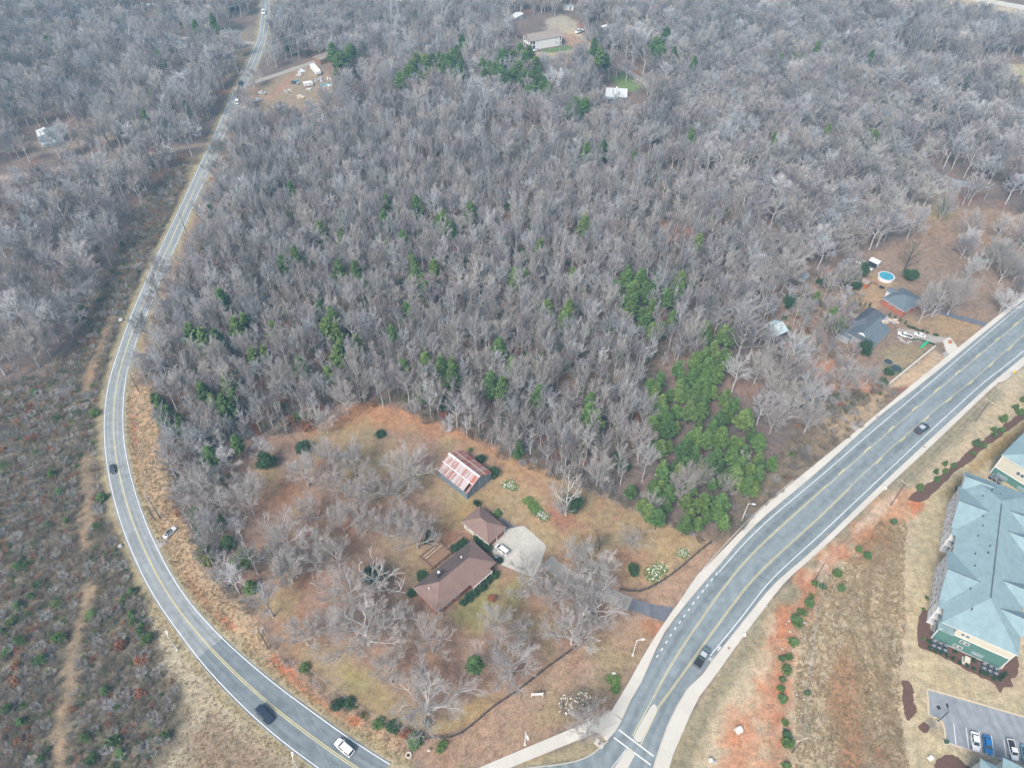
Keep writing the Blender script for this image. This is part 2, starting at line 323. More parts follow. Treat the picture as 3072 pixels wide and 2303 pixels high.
LAYERS = [  # (polygon, colour, softness m, wobble m)
 ([(0,1150),(130,1130),(240,1010),(320,840),(390,690),(470,560),(560,480),(600,470),(560,620),(450,850),(340,1080),(305,1250),(320,1440),(390,1680),(560,1960),(800,2230),(900,2330),(-80,2330),(-80,1180)], FC(138,128,108), 3, 6),
 ([(398,1140),(452,1176),(488,1320),(517,1465),(543,1540),(593,1665),(651,1739),(760,1848),(800,1905),(840,1985),(900,2040),(1000,2110),(1190,2195),(1250,2230),(1230,2330),(1183,2300),(1049,2217),(941,2137),(832,2059),(752,1992),(671,1920),(602,1848),(543,1775),(497,1703),(472,1646),(438,1574),(412,1502),(392,1429),(375,1357),(368,1285),(369,1212),(376,1140)], FC(198,170,136), 1.2, 3),
 ([(376,1140),(404,1035),(450,922),(491,815),(535,719),(587,598),(629,506),(666,420),(713,307),(757,217),(790,230),(745,320),(700,420),(655,520),(615,620),(565,740),(515,850),(470,960),(440,1060),(420,1150)], FC(168,142,120), 1.5, 3),
 ([(426,1719),(440,1800),(455,1850),(467,1927),(500,2020),(555,2050),(565,2105),(545,2200),(460,2330),(970,2330),(832,2211),(745,2137),(676,2065),(608,1992),(555,1920),(501,1848),(454,1775)], FC(200,186,158), 2, 4),
 ([(545,2200),(640,2150),(720,2190),(840,2280),(860,2330),(560,2330)], FC(166,146,124), 3, 5),
 ([(700,1330),(920,1290),(1060,1200),(1180,1240),(1330,1290),(1460,1330),(1560,1390),(1760,1470),(2130,1625),(1990,1740),(1870,1775),(1900,1800),(1880,1840),(1990,1860),(1938,1953),(1833,2133),(1768,2162),(1500,2275),(1330,2330),(1230,2290),(1190,2195),(1000,2110),(900,2030),(820,1930),(770,1850),(690,1700),(640,1560),(680,1420)], FC(170,142,122), 2.5, 4),
 ([(1057,1209),(1130,1208),(1194,1223),(1339,1277),(1447,1321),(1540,1385),(1500,1390),(1393,1332),(1303,1314),(1194,1290),(1086,1285),(1000,1290),(930,1320),(920,1295),(1013,1250)], FC(188,142,108), 1.6, 3),
 ([(775,1430),(900,1440),(910,1490),(800,1530),(740,1500)], FC(184,140,112), 2, 4),
 ([(1020,1540),(1070,1540),(1060,1640),(1015,1630)], FC(180,136,108), 1.5, 3),
 ([(800,1760),(900,1780),(960,1920),(900,1980),(840,1920)], FC(176,138,112), 2, 4),
 ([(1500,1345),(1640,1420),(1760,1470),(2130,1625),(1990,1740),(1870,1770),(1800,1700),(1640,1640),(1570,1577),(1520,1560),(1440,1515),(1420,1480),(1480,1430),(1490,1390)], FC(184,158,120), 2, 3),
 ([(1500,1340),(1660,1425),(1650,1475),(1560,1425),(1490,1385)], FC(188,148,114), 2.5, 3),
 ([(1637,1484),(1703,1520),(1735,1574),(1690,1600),(1650,1570)], FC(172,128,106), 2.5, 3),
 ([(1840,1625),(1930,1650),(1975,1690),(1900,1705),(1840,1690)], FC(180,142,114), 2.5, 3),
 ([(1390,1440),(1470,1495),(1420,1530),(1370,1610),(1320,1575),(1340,1500)], FC(174,150,106), 1.5, 3),
 ([(1330,1570),(1375,1600),(1370,1640),(1320,1640),(1310,1600)], FC(166,118,92), 1.2, 2),
 ([(1357,1840),(1480,1730),(1570,1720),(1580,1810),(1520,1850),(1465,1868),(1429,1905),(1382,1895)], FC(166,156,106), 2, 3),
 ([(1030,2005),(1122,2015),(1176,2083),(1266,2130),(1303,2166),(1447,2083),(1500,2085),(1411,2173),(1303,2210),(1212,2191),(1122,2137),(1040,2090)], FC(176,152,108), 2, 3),
 ([(1035,2015),(1110,2015),(1115,2085),(1050,2085)], FC(160,150,94), 2.5, 3),
 ([(1560,2080),(1700,1965),(1860,1850),(1990,1870),(1938,1953),(1833,2133),(1768,2162),(1500,2275),(1330,2330),(1260,2240),(1330,2225),(1440,2175)], FC(178,150,126), 1.5, 2),
 ([(1640,2150),(1760,2060),(1850,2000),(1900,1960),(1860,2060),(1800,2120),(1700,2180)], FC(160,142,112), 3, 4),
 ([(1930,1865),(1988,1870),(1970,1912),(1930,1900)], FC(196,134,100), 1, 2),
 ([(1800,2190),(1840,2230),(1780,2270),(1690,2297),(1560,2310),(1530,2305)], FC(172,158,126), .8, 1),
 ([(1870,1775),(1990,1745),(2133,1627),(2215,1600),(2100,1720),(2050,1790),(2015,1835)], FC(182,152,126), 1, 2),
 ([(2133,1627),(2200,1500),(2300,1400),(2380,1290),(2450,1240),(2560,1160),(2640,1150),(2690,1180),(2525,1328),(2373,1451),(2224,1592)], FC(146,130,110), 2, 4),
 ([(2440,1260),(2560,1200),(2660,1180),(2620,1240),(2560,1290),(2520,1310)], FC(186,164,134), 1.5, 3),
 ([(2380,870),(2560,790),(2760,700),(3072,620),(3140,840),(2753,1140),(2560,1170),(2420,1120),(2350,960)], FC(160,138,120), 4, 8),
 ([(2400,1080),(2530,1090),(2630,1150),(2600,1180),(2480,1160),(2390,1120)], FC(194,148,120), 2, 4),
 ([(2720,955),(2865,945),(2945,990),(2880,1040),(2800,1010)], FC(176,150,118), 2, 3),
 ([(2560,860),(2640,815),(2690,850),(2655,905),(2600,935),(2540,905)], FC(180,154,122), 1.5, 3),
 ([(2720,640),(3000,620),(3110,700),(3110,800),(2960,740),(2850,720),(2740,720)], FC(168,142,120), 3, 6),
 ([(2750,585),(2860,630),(2840,660),(2760,640)], FC(160,148,104), 2, 4),
 ([(2640,1050),(2700,1030),(2800,1035),(2690,1130),(2650,1115)], FC(164,148,118), 1.5, 2),
 ([(2660,1165),(2802,1048),(2838,1080),(2740,1155)], FC(200,176,146), .8, 1),
 ([(2986,1160),(3140,1040),(3140,2360),(1990,2360),(2064,2159),(2151,2018),(2300,1815),(2471,1641),(2634,1485),(2815,1317)], FC(204,186,154), 1, 1),
 ([(2300,1815),(2634,1485),(2986,1160),(3012,1182),(2700,1490),(2410,1790),(2190,2050),(2130,2160),(2070,2330),(1995,2330),(2064,2159)], FC(162,152,124), 1.5, 3),
 ([(2400,1730),(2445,1760),(2410,1850),(2390,1900),(2375,1960),(2362,2060),(2368,2150),(2378,2330),(2285,2330),(2290,2180),(2300,2050),(2310,1960),(2330,1880),(2360,1820)], FC(196,150,118), 3, 9),
 ([(2180,2160),(2250,2150),(2265,2230),(2250,2330),(2165,2330),(2190,2230)], FC(204,152,118), 3, 8),
 ([(2470,1960),(2540,1930),(2600,2020),(2600,2120),(2560,2250),(2480,2200),(2460,2080)], FC(188,146,112), 3, 6),
 ([(2530,2200),(2620,2180),(2660,2280),(2600,2330),(2530,2320)], FC(160,122,98), 2, 5),
 ([(2640,1500),(2740,1475),(2765,1500),(2690,1585),(2560,1625),(2520,1655),(2470,1700),(2500,1640)], FC(204,160,126), 3, 8),
 ([(2560,1620),(2660,1560),(2700,1600),(2640,1690),(2560,1680)], FC(186,142,108), 3, 5),
 ([(2720,1505),(2792,1485),(2784,1530),(2740,1545)], FC(208,136,94), 1.2, 2),
 ([(2722,1900),(2715,1700),(2770,1500),(2850,1420),(2960,1320),(3072,1240),(3130,1220),(3130,1310),(2950,1440),(2880,1480),(2850,1560),(2810,1680),(2785,1850),(2790,1950),(2900,2030),(3000,2080),(3130,2110),(3130,2170),(2780,2060),(2790,2150),(2830,2240),(2900,2270),(2940,2330),(2735,2330),(2725,2100)], FC(202,186,150), 1.2, 3.2),
 ([(2820,1480),(2870,1440),(2960,1350),(3072,1262),(3090,1290),(2960,1390),(2870,1470),(2850,1500)], FC(176,150,104), 1.5, 2),
 ([(1560,160),(1690,150),(1735,165),(1700,192),(1580,192)], FC(176,154,130), 2, 3),
 ([(1620,152),(1705,138),(1722,150),(1650,160)], FC(112,140,84), 1.5, 2),
 ([(1635,60),(1680,42),(1735,65),(1728,90),(1690,112),(1640,95)], FC(190,178,158), 2, 3),
 ([(1690,100),(1720,95),(1770,125),(1740,150),(1700,130)], FC(186,156,130), 2, 4),
 ([(770,260),(830,235),(880,200),(960,195),(1020,250),(950,310),(860,340),(780,340)], FC(172,154,130), 3, 5),
 ([(795,295),(870,225),(888,212),(884,238),(825,292)], FC(180,144,122), 2, 4),
 ([(620,70),(782,80),(775,122),(690,125),(590,100)], FC(156,142,126), 3, 6),
 ([(700,150),(740,145),(725,200),(690,240),(680,215)], FC(168,152,122), 2, 4),
 ([(60,430),(120,420),(200,400),(330,400),(345,432),(220,455),(100,465)], FC(166,150,136), 3, 6),
 ([(170,500),(330,470),(430,450),(440,465),(320,495),(180,525)], FC(148,134,122), 3, 6),
 ([(0,560),(120,545),(220,560),(160,590),(0,600)], FC(160,138,114), 3, 6),
 ([(1825,235),(1870,218),(1925,258),(1900,277),(1850,262)], FC(128,150,98), 2, 3),
 ([(2700,-8),(2920,0),(3120,35),(3120,75),(2900,30),(2710,14)], FC(206,190,162), 3, 5),
 ([(2975,210),(3030,192),(3130,196),(3130,280),(3050,245)], FC(190,176,142), 3, 5),
 ([(2650,138),(2720,176),(2790,198),(2880,208),(2940,205),(2940,222),(2860,226),(2780,212),(2690,186)], FC(176,158,136), 3, 6),
 ([(2560,510),(2700,505),(2830,560),(2840,620),(2700,650),(2560,600)], FC(166,146,128), 5, 9),
 ([(1950,655),(2080,690),(2070,740),(2000,745),(1960,700)], FC(172,122,96), 3, 7),
 ([(1940,520),(2060,530),(2060,580),(1960,590)], FC(160,126,112), 4, 8),
]
TRACKS = [  # narrow earth tracks: (polyline, half width m, colour, softness)
 ([(268,1768),(250,1840),(217,1927),(210,2010),(199,2101),(174,2191),(174,2330)], 1.3, FC(174,150,122), 1.8),
 ([(250,1639),(255,1560),(262,1490),(258,1420),(255,1375)], 1.3, FC(170,146,120), 2.4),
 ([(335,955),(304,1030),(275,1103),(255,1170)], 1.0, FC(170,142,116), 2.2),
 ([(388,1190),(395,1290),(400,1370),(420,1470),(444,1560),(465,1620),(520,1700),(600,1790),(690,1880)], .7, FC(184,116,84), .6),
 ([(820,1975),(880,2050),(960,2110),(1060,2165)], .8, FC(206,128,90), .8),
 ([(-60,545),(0,535),(150,508),(270,490)], 1.8, FC(184,164,150), 1.6),
 ([(430,468),(500,450),(560,442),(640,428)], 1.5, FC(172,154,142), 1.6),
 ([(1590,165),(1680,158),(1760,150),(1770,130),(1735,105),(1700,95)], 2.0, FC(200,180,150), 1.2),
 ([(1530,150),(1570,165),(1600,172)], 2.2, FC(196,174,148), 1.2),
 ([(1650,1580),(1690,1640),(1700,1700)], .9, FC(176,150,112), .8),
 ([(1730,2020),(1800,1950),(1860,1900)], .45, FC(186,160,138), .4),
 ([(1750,2035),(1820,1965),(1880,1915)], .45, FC(186,160,138), .4),
 ([(2500,1730),(2520,1900),(2480,2000),(2455,2120),(2480,2300)], 1.2, FC(196,178,150), 1.2),
 ([(2715,1700),(2712,1900),(2715,2040)], .5, FC(204,184,156), .5),
 ([(2640,1640),(2600,1760),(2610,1900),(2640,2020),(2660,2160),(2690,2330)], .8, FC(166,146,118), 1.2), ([(2690,1640),(2660,1780),(2668,1920),(2672,2060),(2700,2240)], .6, FC(170,152,124), 1.0),
 ([(2560,1760),(2560,1900),(2580,2030),(2600,2180),(2620,2330)], .7, FC(168,148,122), 1.2), ([(2420,1900),(2405,2050),(2412,2180),(2440,2330)], .9, FC(210,192,162), 1.0), ([(2520,2060),(2530,2180),(2570,2330)], .7, FC(198,150,116), 1.4),
 ([(2700,1470),(2600,1560),(2500,1660),(2430,1740)], .6, FC(214,186,156), .8),
]
def build_ground():
    xs = np.unique(np.r_[np.arange(-430,-170,1.7), np.arange(-170,190,1.0), np.arange(190,430,1.7), np.arange(430,620,8), np.arange(-620,-430,8),
                         [-6000,-2500,-1200,-800,800,1200,2500,6000]])
    ys = [30.]; st = .9
    while ys[-1] < 640: ys.append(ys[-1]+st); st = min(2.4, st*1.0035)
    ys = np.r_[[-3000,-800,-200,-40,0,15], ys, [660,700,800,1000,1500,2500,6000]]
    X, Y = np.meshgrid(xs, ys); x, y = X.ravel(), Y.ravel()
    n_lo = fbm(x, y, 22); n_md = fbm(x+50, y, 7); n_hi = fbm(x, y+80, 2.6)
    col = np.tile(FC(136,122,114), (len(x), 1))
    w = np.clip((n_lo+.45*n_md-.02)*3.5, 0, 1)[:, None]; col = col*(1-w)+FC(154,128,114)*w
    w = np.clip((fbm(x+300, y-90, 14)+.3*n_md-.20)*6, 0, 1)[:, None]*.8; col = col*(1-w)+FC(166,116,90)*w
    w = np.clip((fbm(x-300, y+190, 18)-.12)*6, 0, 1)[:, None]*.6; col = col*(1-w)+FC(100,98,88)*w
    def blend(sd, c, soft, wob):
        nonlocal col
        a = np.clip((sd[0]+wob*(n_md[sd[1]]*1.0+n_hi[sd[1]]*.7))/soft*.5+.5, 0, 1)[:, None]; a = a*a*(3-2*a)
        col[sd[1]] = col[sd[1]]*(1-a)+c*a
    for poly, c, soft, wob in LAYERS:
        p = W2(poly); m = soft+wob+2
        ix = np.where((x > p[:,0].min()-m) & (x < p[:,0].max()+m) & (y > p[:,1].min()-m) & (y < p[:,1].max()+m))[0]
        if len(ix): blend((sdist(x[ix], y[ix], p), ix), c, soft, wob)
    for pts, hw, c, soft in TRACKS:
        p = resample(W2(pts), 30, 1); m = hw+soft+3
        ix = np.where((x > p[:,0].min()-m) & (x < p[:,0].max()+m) & (y > p[:,1].min()-m) & (y < p[:,1].max()+m))[0]
        if len(ix): blend((hw-sdline(x[ix], y[ix], p), ix), c, soft, 3.2)
    yx = W2(LAYERS[5][0]); ix = np.where((x > yx[:,0].min()) & (x < yx[:,0].max()) & (y > yx[:,1].min()) & (y < yx[:,1].max()))[0]
    ins = np.clip(sdist(x[ix], y[ix], yx)/3, 0, 1)
    a = (np.clip(fbm(x[ix]+91, y[ix]-17, 15)*5+.35, 0, 1)*ins*.75)[:, None]; col[ix] = col[ix]*(1-a)+FC(172,154,118)*a
    a = (np.clip(fbm(x[ix]-31, y[ix]+57, 8)*6-.3, 0, 1)*ins*.6)[:, None]; col[ix] = col[ix]*(1-a)+FC(176,136,112)*a
    rx = W2([(2330,1700),(2720,1450),(2760,1520),(2560,1700),(2420,1860),(2385,2060),(2380,2330),(2150,2330),(2160,2120),(2290,1860)]); ix = np.where((x > rx[:,0].min()) & (x < rx[:,0].max()) & (y > rx[:,1].min()) & (y < rx[:,1].max()))[0]
    ins = np.clip(sdist(x[ix], y[ix], rx)/2, 0, 1); a = (np.clip(fbm(x[ix]+7, y[ix]+3, 6)*7-.25, 0, 1)*ins*.6)[:, None]; col[ix] = col[ix]*(1-a)+FC(204,130,92)*a
    a = (np.clip(fbm(x[ix]+47, y[ix]+93, 5)*7-.6, 0, 1)*ins*.7)[:, None]; col[ix] = col[ix]*(1-a)+FC(216,190,160)*a
    # mown verges either side of the two-lane road
    for edge in (LR_L, LR_R):
        p = resample(W2(edge), 90, 1); ix = np.where((y < 640) & (x < 0))[0]; d = sdline(x[ix], y[ix], p); k = d < 8
        blend((2.3-d[k], ix[k]), FC(172,160,124), 1.0, 1.8)
        blend((1.0-d[k], ix[k]), FC(186,172,142), .6, .8)
    col *= (1+.30*n_md+.26*n_hi+.12*n_lo)[:, None]
    tw = np.clip(fbm(x+77, y+31, 5)*2.2, -1, 1)[:, None]          # warm/green drift
    col = col*(1+tw*np.array([.06,0,-.06]))
    nx, ny = len(xs), len(ys)
    i = np.arange(nx*ny).reshape(ny, nx)
    F = np.stack([i[:-1,:-1].ravel(), i[:-1,1:].ravel(), i[1:,1:].ravel(), i[1:,:-1].ravel()], 1)
    m = np_mesh('ground', np.stack([x, y, np.zeros_like(x)], 1), F)
    at = m.color_attributes.new('cover', 'FLOAT_COLOR', 'POINT')
    at.data.foreach_set('color', np.c_[np.clip(col, 0, 1), np.ones(len(x))].astype(np.float32).ravel())
    mat = bpy.data.materials.new('ground_cover'); t, N, L, b = nodes(mat)
    b.inputs['Roughness'].default_value = 1; b.inputs['Specular IOR Level'].default_value = .05
    a = N.new('ShaderNodeAttribute'); a.attribute_name = 'cover'
    ge = N.new('ShaderNodeNewGeometry'); tot = None
    for sc, de in ((.55, 3), (1.9, 3), (5.5, 2)):
        n = N.new('ShaderNodeTexNoise'); n.inputs['Scale'].default_value = sc; n.inputs['Detail'].default_value = de
        L.new(ge.outputs['Position'], n.inputs['Vector'])
        if tot is None: tot = n.outputs['Fac']
        else:
            ad = N.new('ShaderNodeMath'); ad.operation = 'ADD'; L.new(tot, ad.inputs[0]); L.new(n.outputs['Fac'], ad.inputs[1]); tot = ad.outputs[0]
    mr = N.new('ShaderNodeMapRange'); mr.inputs['From Min'].default_value = 1.0; mr.inputs['From Max'].default_value = 2.0
    mr.inputs['To Min'].default_value = .48; mr.inputs['To Max'].default_value = 1.56
    L.new(tot, mr.inputs['Value'])
    vm = N.new('ShaderNodeVectorMath'); vm.operation = 'SCALE'; L.new(a.outputs['Color'], vm.inputs[0]); L.new(mr.outputs['Result'], vm.inputs['Scale'])
    L.new(vm.outputs['Vector'], b.inputs['Base Color'])
    bp = N.new('ShaderNodeBump'); bp.inputs['Strength'].default_value = .6; bp.inputs['Distance'].default_value = .25
    L.new(tot, bp.inputs['Height']); L.new(bp.outputs['Normal'], b.inputs['Normal'])
    m.materials.append(mat); o = new_obj('ground', m); o['kind'] = 'structure'
build_ground()
# ---------------------------------------------------------------- roads
def asphalt(name, col, bands=None):
    m = bpy.data.materials.new(name); t, N, L, b = nodes(m)
    b.inputs['Roughness'].default_value = .85; b.inputs['Specular IOR Level'].default_value = .25
    uv = N.new('ShaderNodeUVMap'); uv.uv_map = 'UVMap'
    mp = N.new('ShaderNodeMapping'); mp.inputs['Scale'].default_value = (7, .05, 1); L.new(uv.outputs['UV'], mp.inputs['Vector'])
    n1 = N.new('ShaderNodeTexNoise'); n1.inputs['Scale'].default_value = 1; n1.inputs['Detail'].default_value = 4; L.new(mp.outputs['Vector'], n1.inputs['Vector'])
    ge = N.new('ShaderNodeNewGeometry'); n2 = N.new('ShaderNodeTexNoise'); n2.inputs['Scale'].default_value = .5; n2.inputs['Detail'].default_value = 5
    L.new(ge.outputs['Position'], n2.inputs['Vector'])
    n3 = N.new('ShaderNodeTexNoise'); n3.inputs['Scale'].default_value = 6; L.new(ge.outputs['Position'], n3.inputs['Vector'])
    a1 = N.new('ShaderNodeMath'); a1.operation = 'ADD'; L.new(n1.outputs['Fac'], a1.inputs[0]); L.new(n2.outputs['Fac'], a1.inputs[1])
    a2 = N.new('ShaderNodeMath'); a2.operation = 'MULTIPLY_ADD'; a2.inputs[1].default_value = .5; L.new(n3.outputs['Fac'], a2.inputs[0]); L.new(a1.outputs[0], a2.inputs[2])
    mr = N.new('ShaderNodeMapRange'); mr.inputs['From Min'].default_value = .9; mr.inputs['From Max'].default_value = 1.6
    mr.inputs['To Min'].default_value = .7; mr.inputs['To Max'].default_value = 1.25; L.new(a2.outputs[0], mr.inputs['Value'])
    vm = N.new('ShaderNodeVectorMath'); vm.operation = 'SCALE'; vm.inputs[0].default_value = col
    fac = mr.outputs['Result']
    if bands:
        sx = N.new('ShaderNodeSeparateXYZ'); L.new(uv.outputs['UV'], sx.inputs[0]); cr = N.new('ShaderNodeValToRGB'); e = cr.color_ramp.elements; cr.color_ramp.interpolation = 'EASE'
        e[0].position = bands[0][0]; e[0].color = (bands[0][1],)*3+(1,); e[1].position = bands[-1][0]; e[1].color = (bands[-1][1],)*3+(1,)
        for q, v in bands[1:-1]: k = e.new(q); k.color = (v, v, v, 1)
        mu = N.new('ShaderNodeMath'); mu.operation = 'MULTIPLY'; L.new(sx.outputs[0], cr.inputs['Fac']); L.new(fac, mu.inputs[0]); L.new(cr.outputs['Color'], mu.inputs[1]); fac = mu.outputs[0]
    L.new(fac, vm.inputs['Scale']); L.new(vm.outputs['Vector'], b.inputs['Base Color'])
    return m
TWO = [(0,.9),(.12,1),(.18,.9),(.25,1),(.33,.88),(.42,1),(.5,1),(.6,.9),(.68,1),(.76,.88),(.84,1),(1,.9)]
THREE = [(0,.86),(.05,.98),(.16,.97),(.23,.8),(.27,.84),(.33,.98),(.42,1),(.52,.95),(.6,1),(.68,.9),(.74,.82),(.79,.9),(.86,1),(1,.88)]
MAT['asph_old'] = asphalt('old_grey_asphalt', lin(172,178,178,.6), TWO)
MAT['asph_new'] = asphalt('newer_dark_asphalt', lin(144,154,158,.58), TWO)
MAT['asph_main'] = asphalt('blue_grey_asphalt', lin(154,165,168,.6), THREE)
MAT['asph_lot'] = asphalt('car_park_asphalt', lin(164,170,174,.6))
MAT['asph_drive'] = asphalt('dark_drive_asphalt', lin(128,130,138,.56))
def ribbon(name, A, B, z, mat, parent=None, cols=4):
    n = len(A); V = []; uv = []
    s = np.r_[0, np.cumsum(np.hypot(*np.diff((A+B)/2, axis=0).T))]
    for i in range(n):
        for k in range(cols+1):
            p = A[i]+(B[i]-A[i])*k/cols; V.append((p[0], p[1], z)); uv.append((k/cols, s[i]))
    c1 = cols+1
    F = [(i*c1+k, i*c1+k+1, (i+1)*c1+k+1, (i+1)*c1+k) for i in range(n-1) for k in range(cols)]
    P = np.array(V); f = F[0]
    if np.cross(P[f[1]][:2]-P[f[0]][:2], P[f[2]][:2]-P[f[0]][:2]) < 0: F = [q[::-1] for q in F]
    m = np_mesh(name, V, F, mat); u = m.uv_layers.new(name='UVMap'); U = np.array(uv, np.float32)
    u.data.foreach_set('uv', U[np.array(F).ravel()].ravel())
    o = new_obj(name, m, parent)
    if parent is None: o['kind'] = 'structure'
    return o
def sheet(name, poly, z, mat, parent=None, world=False):
    p = np.array(poly, float) if world else W2(poly)
    p = np.array(ccw([tuple(q) for q in p])); mb = MB(); mb.add([(a, b, z) for a, b in p], [tuple(range(len(p)))])
    m = mb.mesh(name); m.materials.append(mat); u = m.uv_layers.new(name='UVMap')
    for l in m.loops: c = m.vertices[l.vertex_index].co; u.data[l.index].uv = (c.x*.1, c.y)
    o = new_obj(name, m, parent)
    if parent is None: o['kind'] = 'structure'
    return o
def offset(C, d):
    T = np.gradient(C, axis=0); T /= np.linalg.norm(T, axis=1)[:, None]; return C+np.stack([-T[:,1], T[:,0]], 1)*d
def line(name, C, w, z, mat, parent, off=0.0):
    return ribbon(name, offset(C, off-w/2), offset(C, off+w/2), z, mat, parent, 1)
# two-lane road
A, B = pair(LR_L, LR_R, 150)
wd = B-A; wl = np.linalg.norm(wd, axis=1)[:, None]; Ao, Bo = A-wd/wl*.45, B+wd/wl*.45
seam = int(np.argmin(np.hypot(*(A-W2([(593,1963)])[0]).T)))
road1 = ribbon('road', Ao[:seam+1], Bo[:seam+1], .03, MAT['asph_old'])
ribbon('resurfaced_section', Ao[seam:], Bo[seam:], .034, MAT['asph_new'], road1)
line('edge_line', A, .2, .040, MAT['roadwhite'], road1); line('edge_line', B, .2, .040, MAT['roadwhite'], road1)
C1 = (A+B)/2
line('centre_line', C1[:seam+1], .1, .040, MAT['yellow'], road1, .12); line('centre_line', C1[:seam+1], .1, .040, MAT['yellow'], road1, -.12)
line('centre_line', C1[seam:], .14, .044, MAT['yellow'], road1, .22); line('centre_line', C1[seam:], .14, .044, MAT['yellow'], road1, -.22)
ROAD1 = (Ao, Bo)
# three-lane road with pavements
I1, J1 = pair(SWR_I, SWL_I+[(1800,2290),(1740,2400)], 120)
road2 = ribbon('road', J1, I1, .03, MAT['asph_main'], None, 8)
sheet('road_mouth', [(1894,2097),(1865.5,2159),(1847,2191),(1815,2227.6),(1775,2260),(1735,2278),(1681,2289),(1580,2300),(1400,2312),(1250,2330),(1250,2440),(1960,2440),(1957,2302),(1930,2200)], .022, MAT['asph_main'], road2)
Lw = resample(W2([(3500,560),(3072,909),(2800,1140),(2634,1279),(2453,1435),(2272,1588.6),(2157,1715)]), 90)
Ly = resample(W2([(3500,600),(3072,952.5),(2847,1140),(2634,1321),(2453,1480),(2272,1645),(2189,1739),(2097,1866),(2006.5,2003),(1957.7,2097)]), 120)
Ry = resample(W2([(3600,558),(3072,1007),(2920,1140),(2815,1223),(2634,1382),(2453,1556),(2272,1722.5),(2151,1877),(2042.7,2029),(1981,2112)]), 120)
Rw = resample(W2([(3600,614),(3072,1052),(2959.5,1140),(2815,1270),(2634,1440),(2453,1610),(2312,1739),(2230,1845),(2129.5,1967)]), 100)
line('edge_line', Lw, .2, .036, MAT['roadwhite'], road2); line('edge_line', Rw, .2, .036, MAT['roadwhite'], road2)
line('centre_line', Ly, .11, .036, MAT['yellow'], road2, .17); line('centre_line', Ry, .11, .036, MAT['yellow'], road2, -.17)
for Cc, sgn in ((Ly, -.17), (Ry, .17)):
    k = int(np.argmin(np.abs(Cc[:,1]-G(0,1460)[1])))
    line('centre_line', Cc[k:], .11, .036, MAT['yellow'], road2, sgn)
    s = np.r_[0, np.cumsum(np.hypot(*np.diff(Cc[:k], axis=0).T))]
    for d0 in np.arange(2, s[-1]-4, 14.5):
        q = np.stack([np.interp(np.linspace(d0, d0+3.6, 4), s, Cc[:k, j]) for j in (0,1)], 1)
        line('lane_dash', q, .2, .036, MAT['yellow'], road2, sgn)
Z7 = lambda x, y: (1500+x*.3618, 1703+y*.3618)
for x, y in [(1795,50),(1757,97),(1718,145),(1680,193),(1642,243),(1603,293),(1566,345),(1529,397),(1491,449),(1453,502),(1415,557),(1379,614),(1342,674),(1305,730)]:
    a = W2([Z7(x+7,y-10)])[0]; b = W2([Z7(x-7,y+10)])[0]
    line('lane_dash', np.array([a,(a+b)/2,b]), .28, .036, MAT['roadwhite'], road2)
for a, b in (((985,1340),(1275,1560)), ((945,1405),(1250,1632))):
    line('crossing_line', np.linspace(W2([Z7(*a)])[0], W2([Z7(*b)])[0], 6), .3, .040, MAT['roadwhite'], road2)
for pts, mt in (([(1262,1092),(1180,1240),(1100,1390)], 'yellow'), ([(1325,1132),(1265,1260),(1160,1480)], 'yellow'), ([(1050,1495),(925,1660)], 'roadwhite'), ([(1115,1545),(1055,1665)], 'roadwhite')):
    line('island_line', resample(W2([Z7(*p) for p in pts]), 8), .14, .036, MAT[mt], road2)
# bicycle symbol and arrow in the bicycle lane
def marking(name, polys):
    mb = MB()
    for pl in polys: p = ccw([tuple(q) for q in W2(pl)]); mb.add([(a, b, .036) for a, b in p], [tuple(range(len(p)))])
    mb.build(name, MAT['roadwhite'], road2)
zb = lambda x, y: (1840+x*.1628, 1860+y*.1628)
ar = [(1912,555),(1935,560),(1965,515),(1978,525),(1975,478),(1930,497),(1943,505)]
marking('bicycle_lane_arrow', [[zb(*p) for p in ar]])
def ringp(cx, cy, r, w=7, n=14):
    return [[zb(cx+r*math.cos(a), cy+r*math.sin(a)), zb(cx+r*math.cos(b), cy+r*math.sin(b)), zb(cx+(r-w)*math.cos(b), cy+(r-w)*math.sin(b)), zb(cx+(r-w)*math.cos(a), cy+(r-w)*math.sin(a))]
            for a, b in [(2*math.pi*i/n, 2*math.pi*(i+1)/n) for i in range(n)]]
def barp(a, b, w=6):
    a, b = np.array(a, float), np.array(b, float); d = (b-a)/np.hypot(*(b-a)); nn = np.array([-d[1], d[0]])*w/2
    return [zb(*(a-nn)), zb(*(b-nn)), zb(*(b+nn)), zb(*(a+nn))]
marking('bicycle_symbol', ringp(1772,708,24)+ringp(1805,742,24)+[barp((1772,708),(1822,690)), barp((1822,690),(1805,742)), barp((1822,690),(1832,672)), barp((1845,645),(1852,655),9)])
# traffic islands
isl = tag(new_obj('traffic_island', None), kind='structure')
def raised(name, pts, h, mat, parent=None, world=False):
    p = [tuple(q) for q in (np.array(pts) if world else W2(pts))]
    o = MB().prism(ccw(p), 0.0, h).build(name, mat, parent)
    if parent is None: o['kind'] = 'structure'
    return o
raised('island_body', [Z7(*p) for p in [(1275,1128),(1296,1138),(1302,1160),(1292,1195),(1235,1310),(1186,1412),(1170,1436),(1150,1443),(1125,1432),(1108,1408),(1112,1390),(1180,1262),(1248,1150)]], .15, MAT['slab'], isl)
isl2 = raised('traffic_island', [Z7(*p) for p in [(1060,1502),(1092,1500),(1112,1540),(1100,1580),(1045,1690),(1000,1800),(880,1800),(935,1680),(1030,1530)]], .15, MAT['slab'])
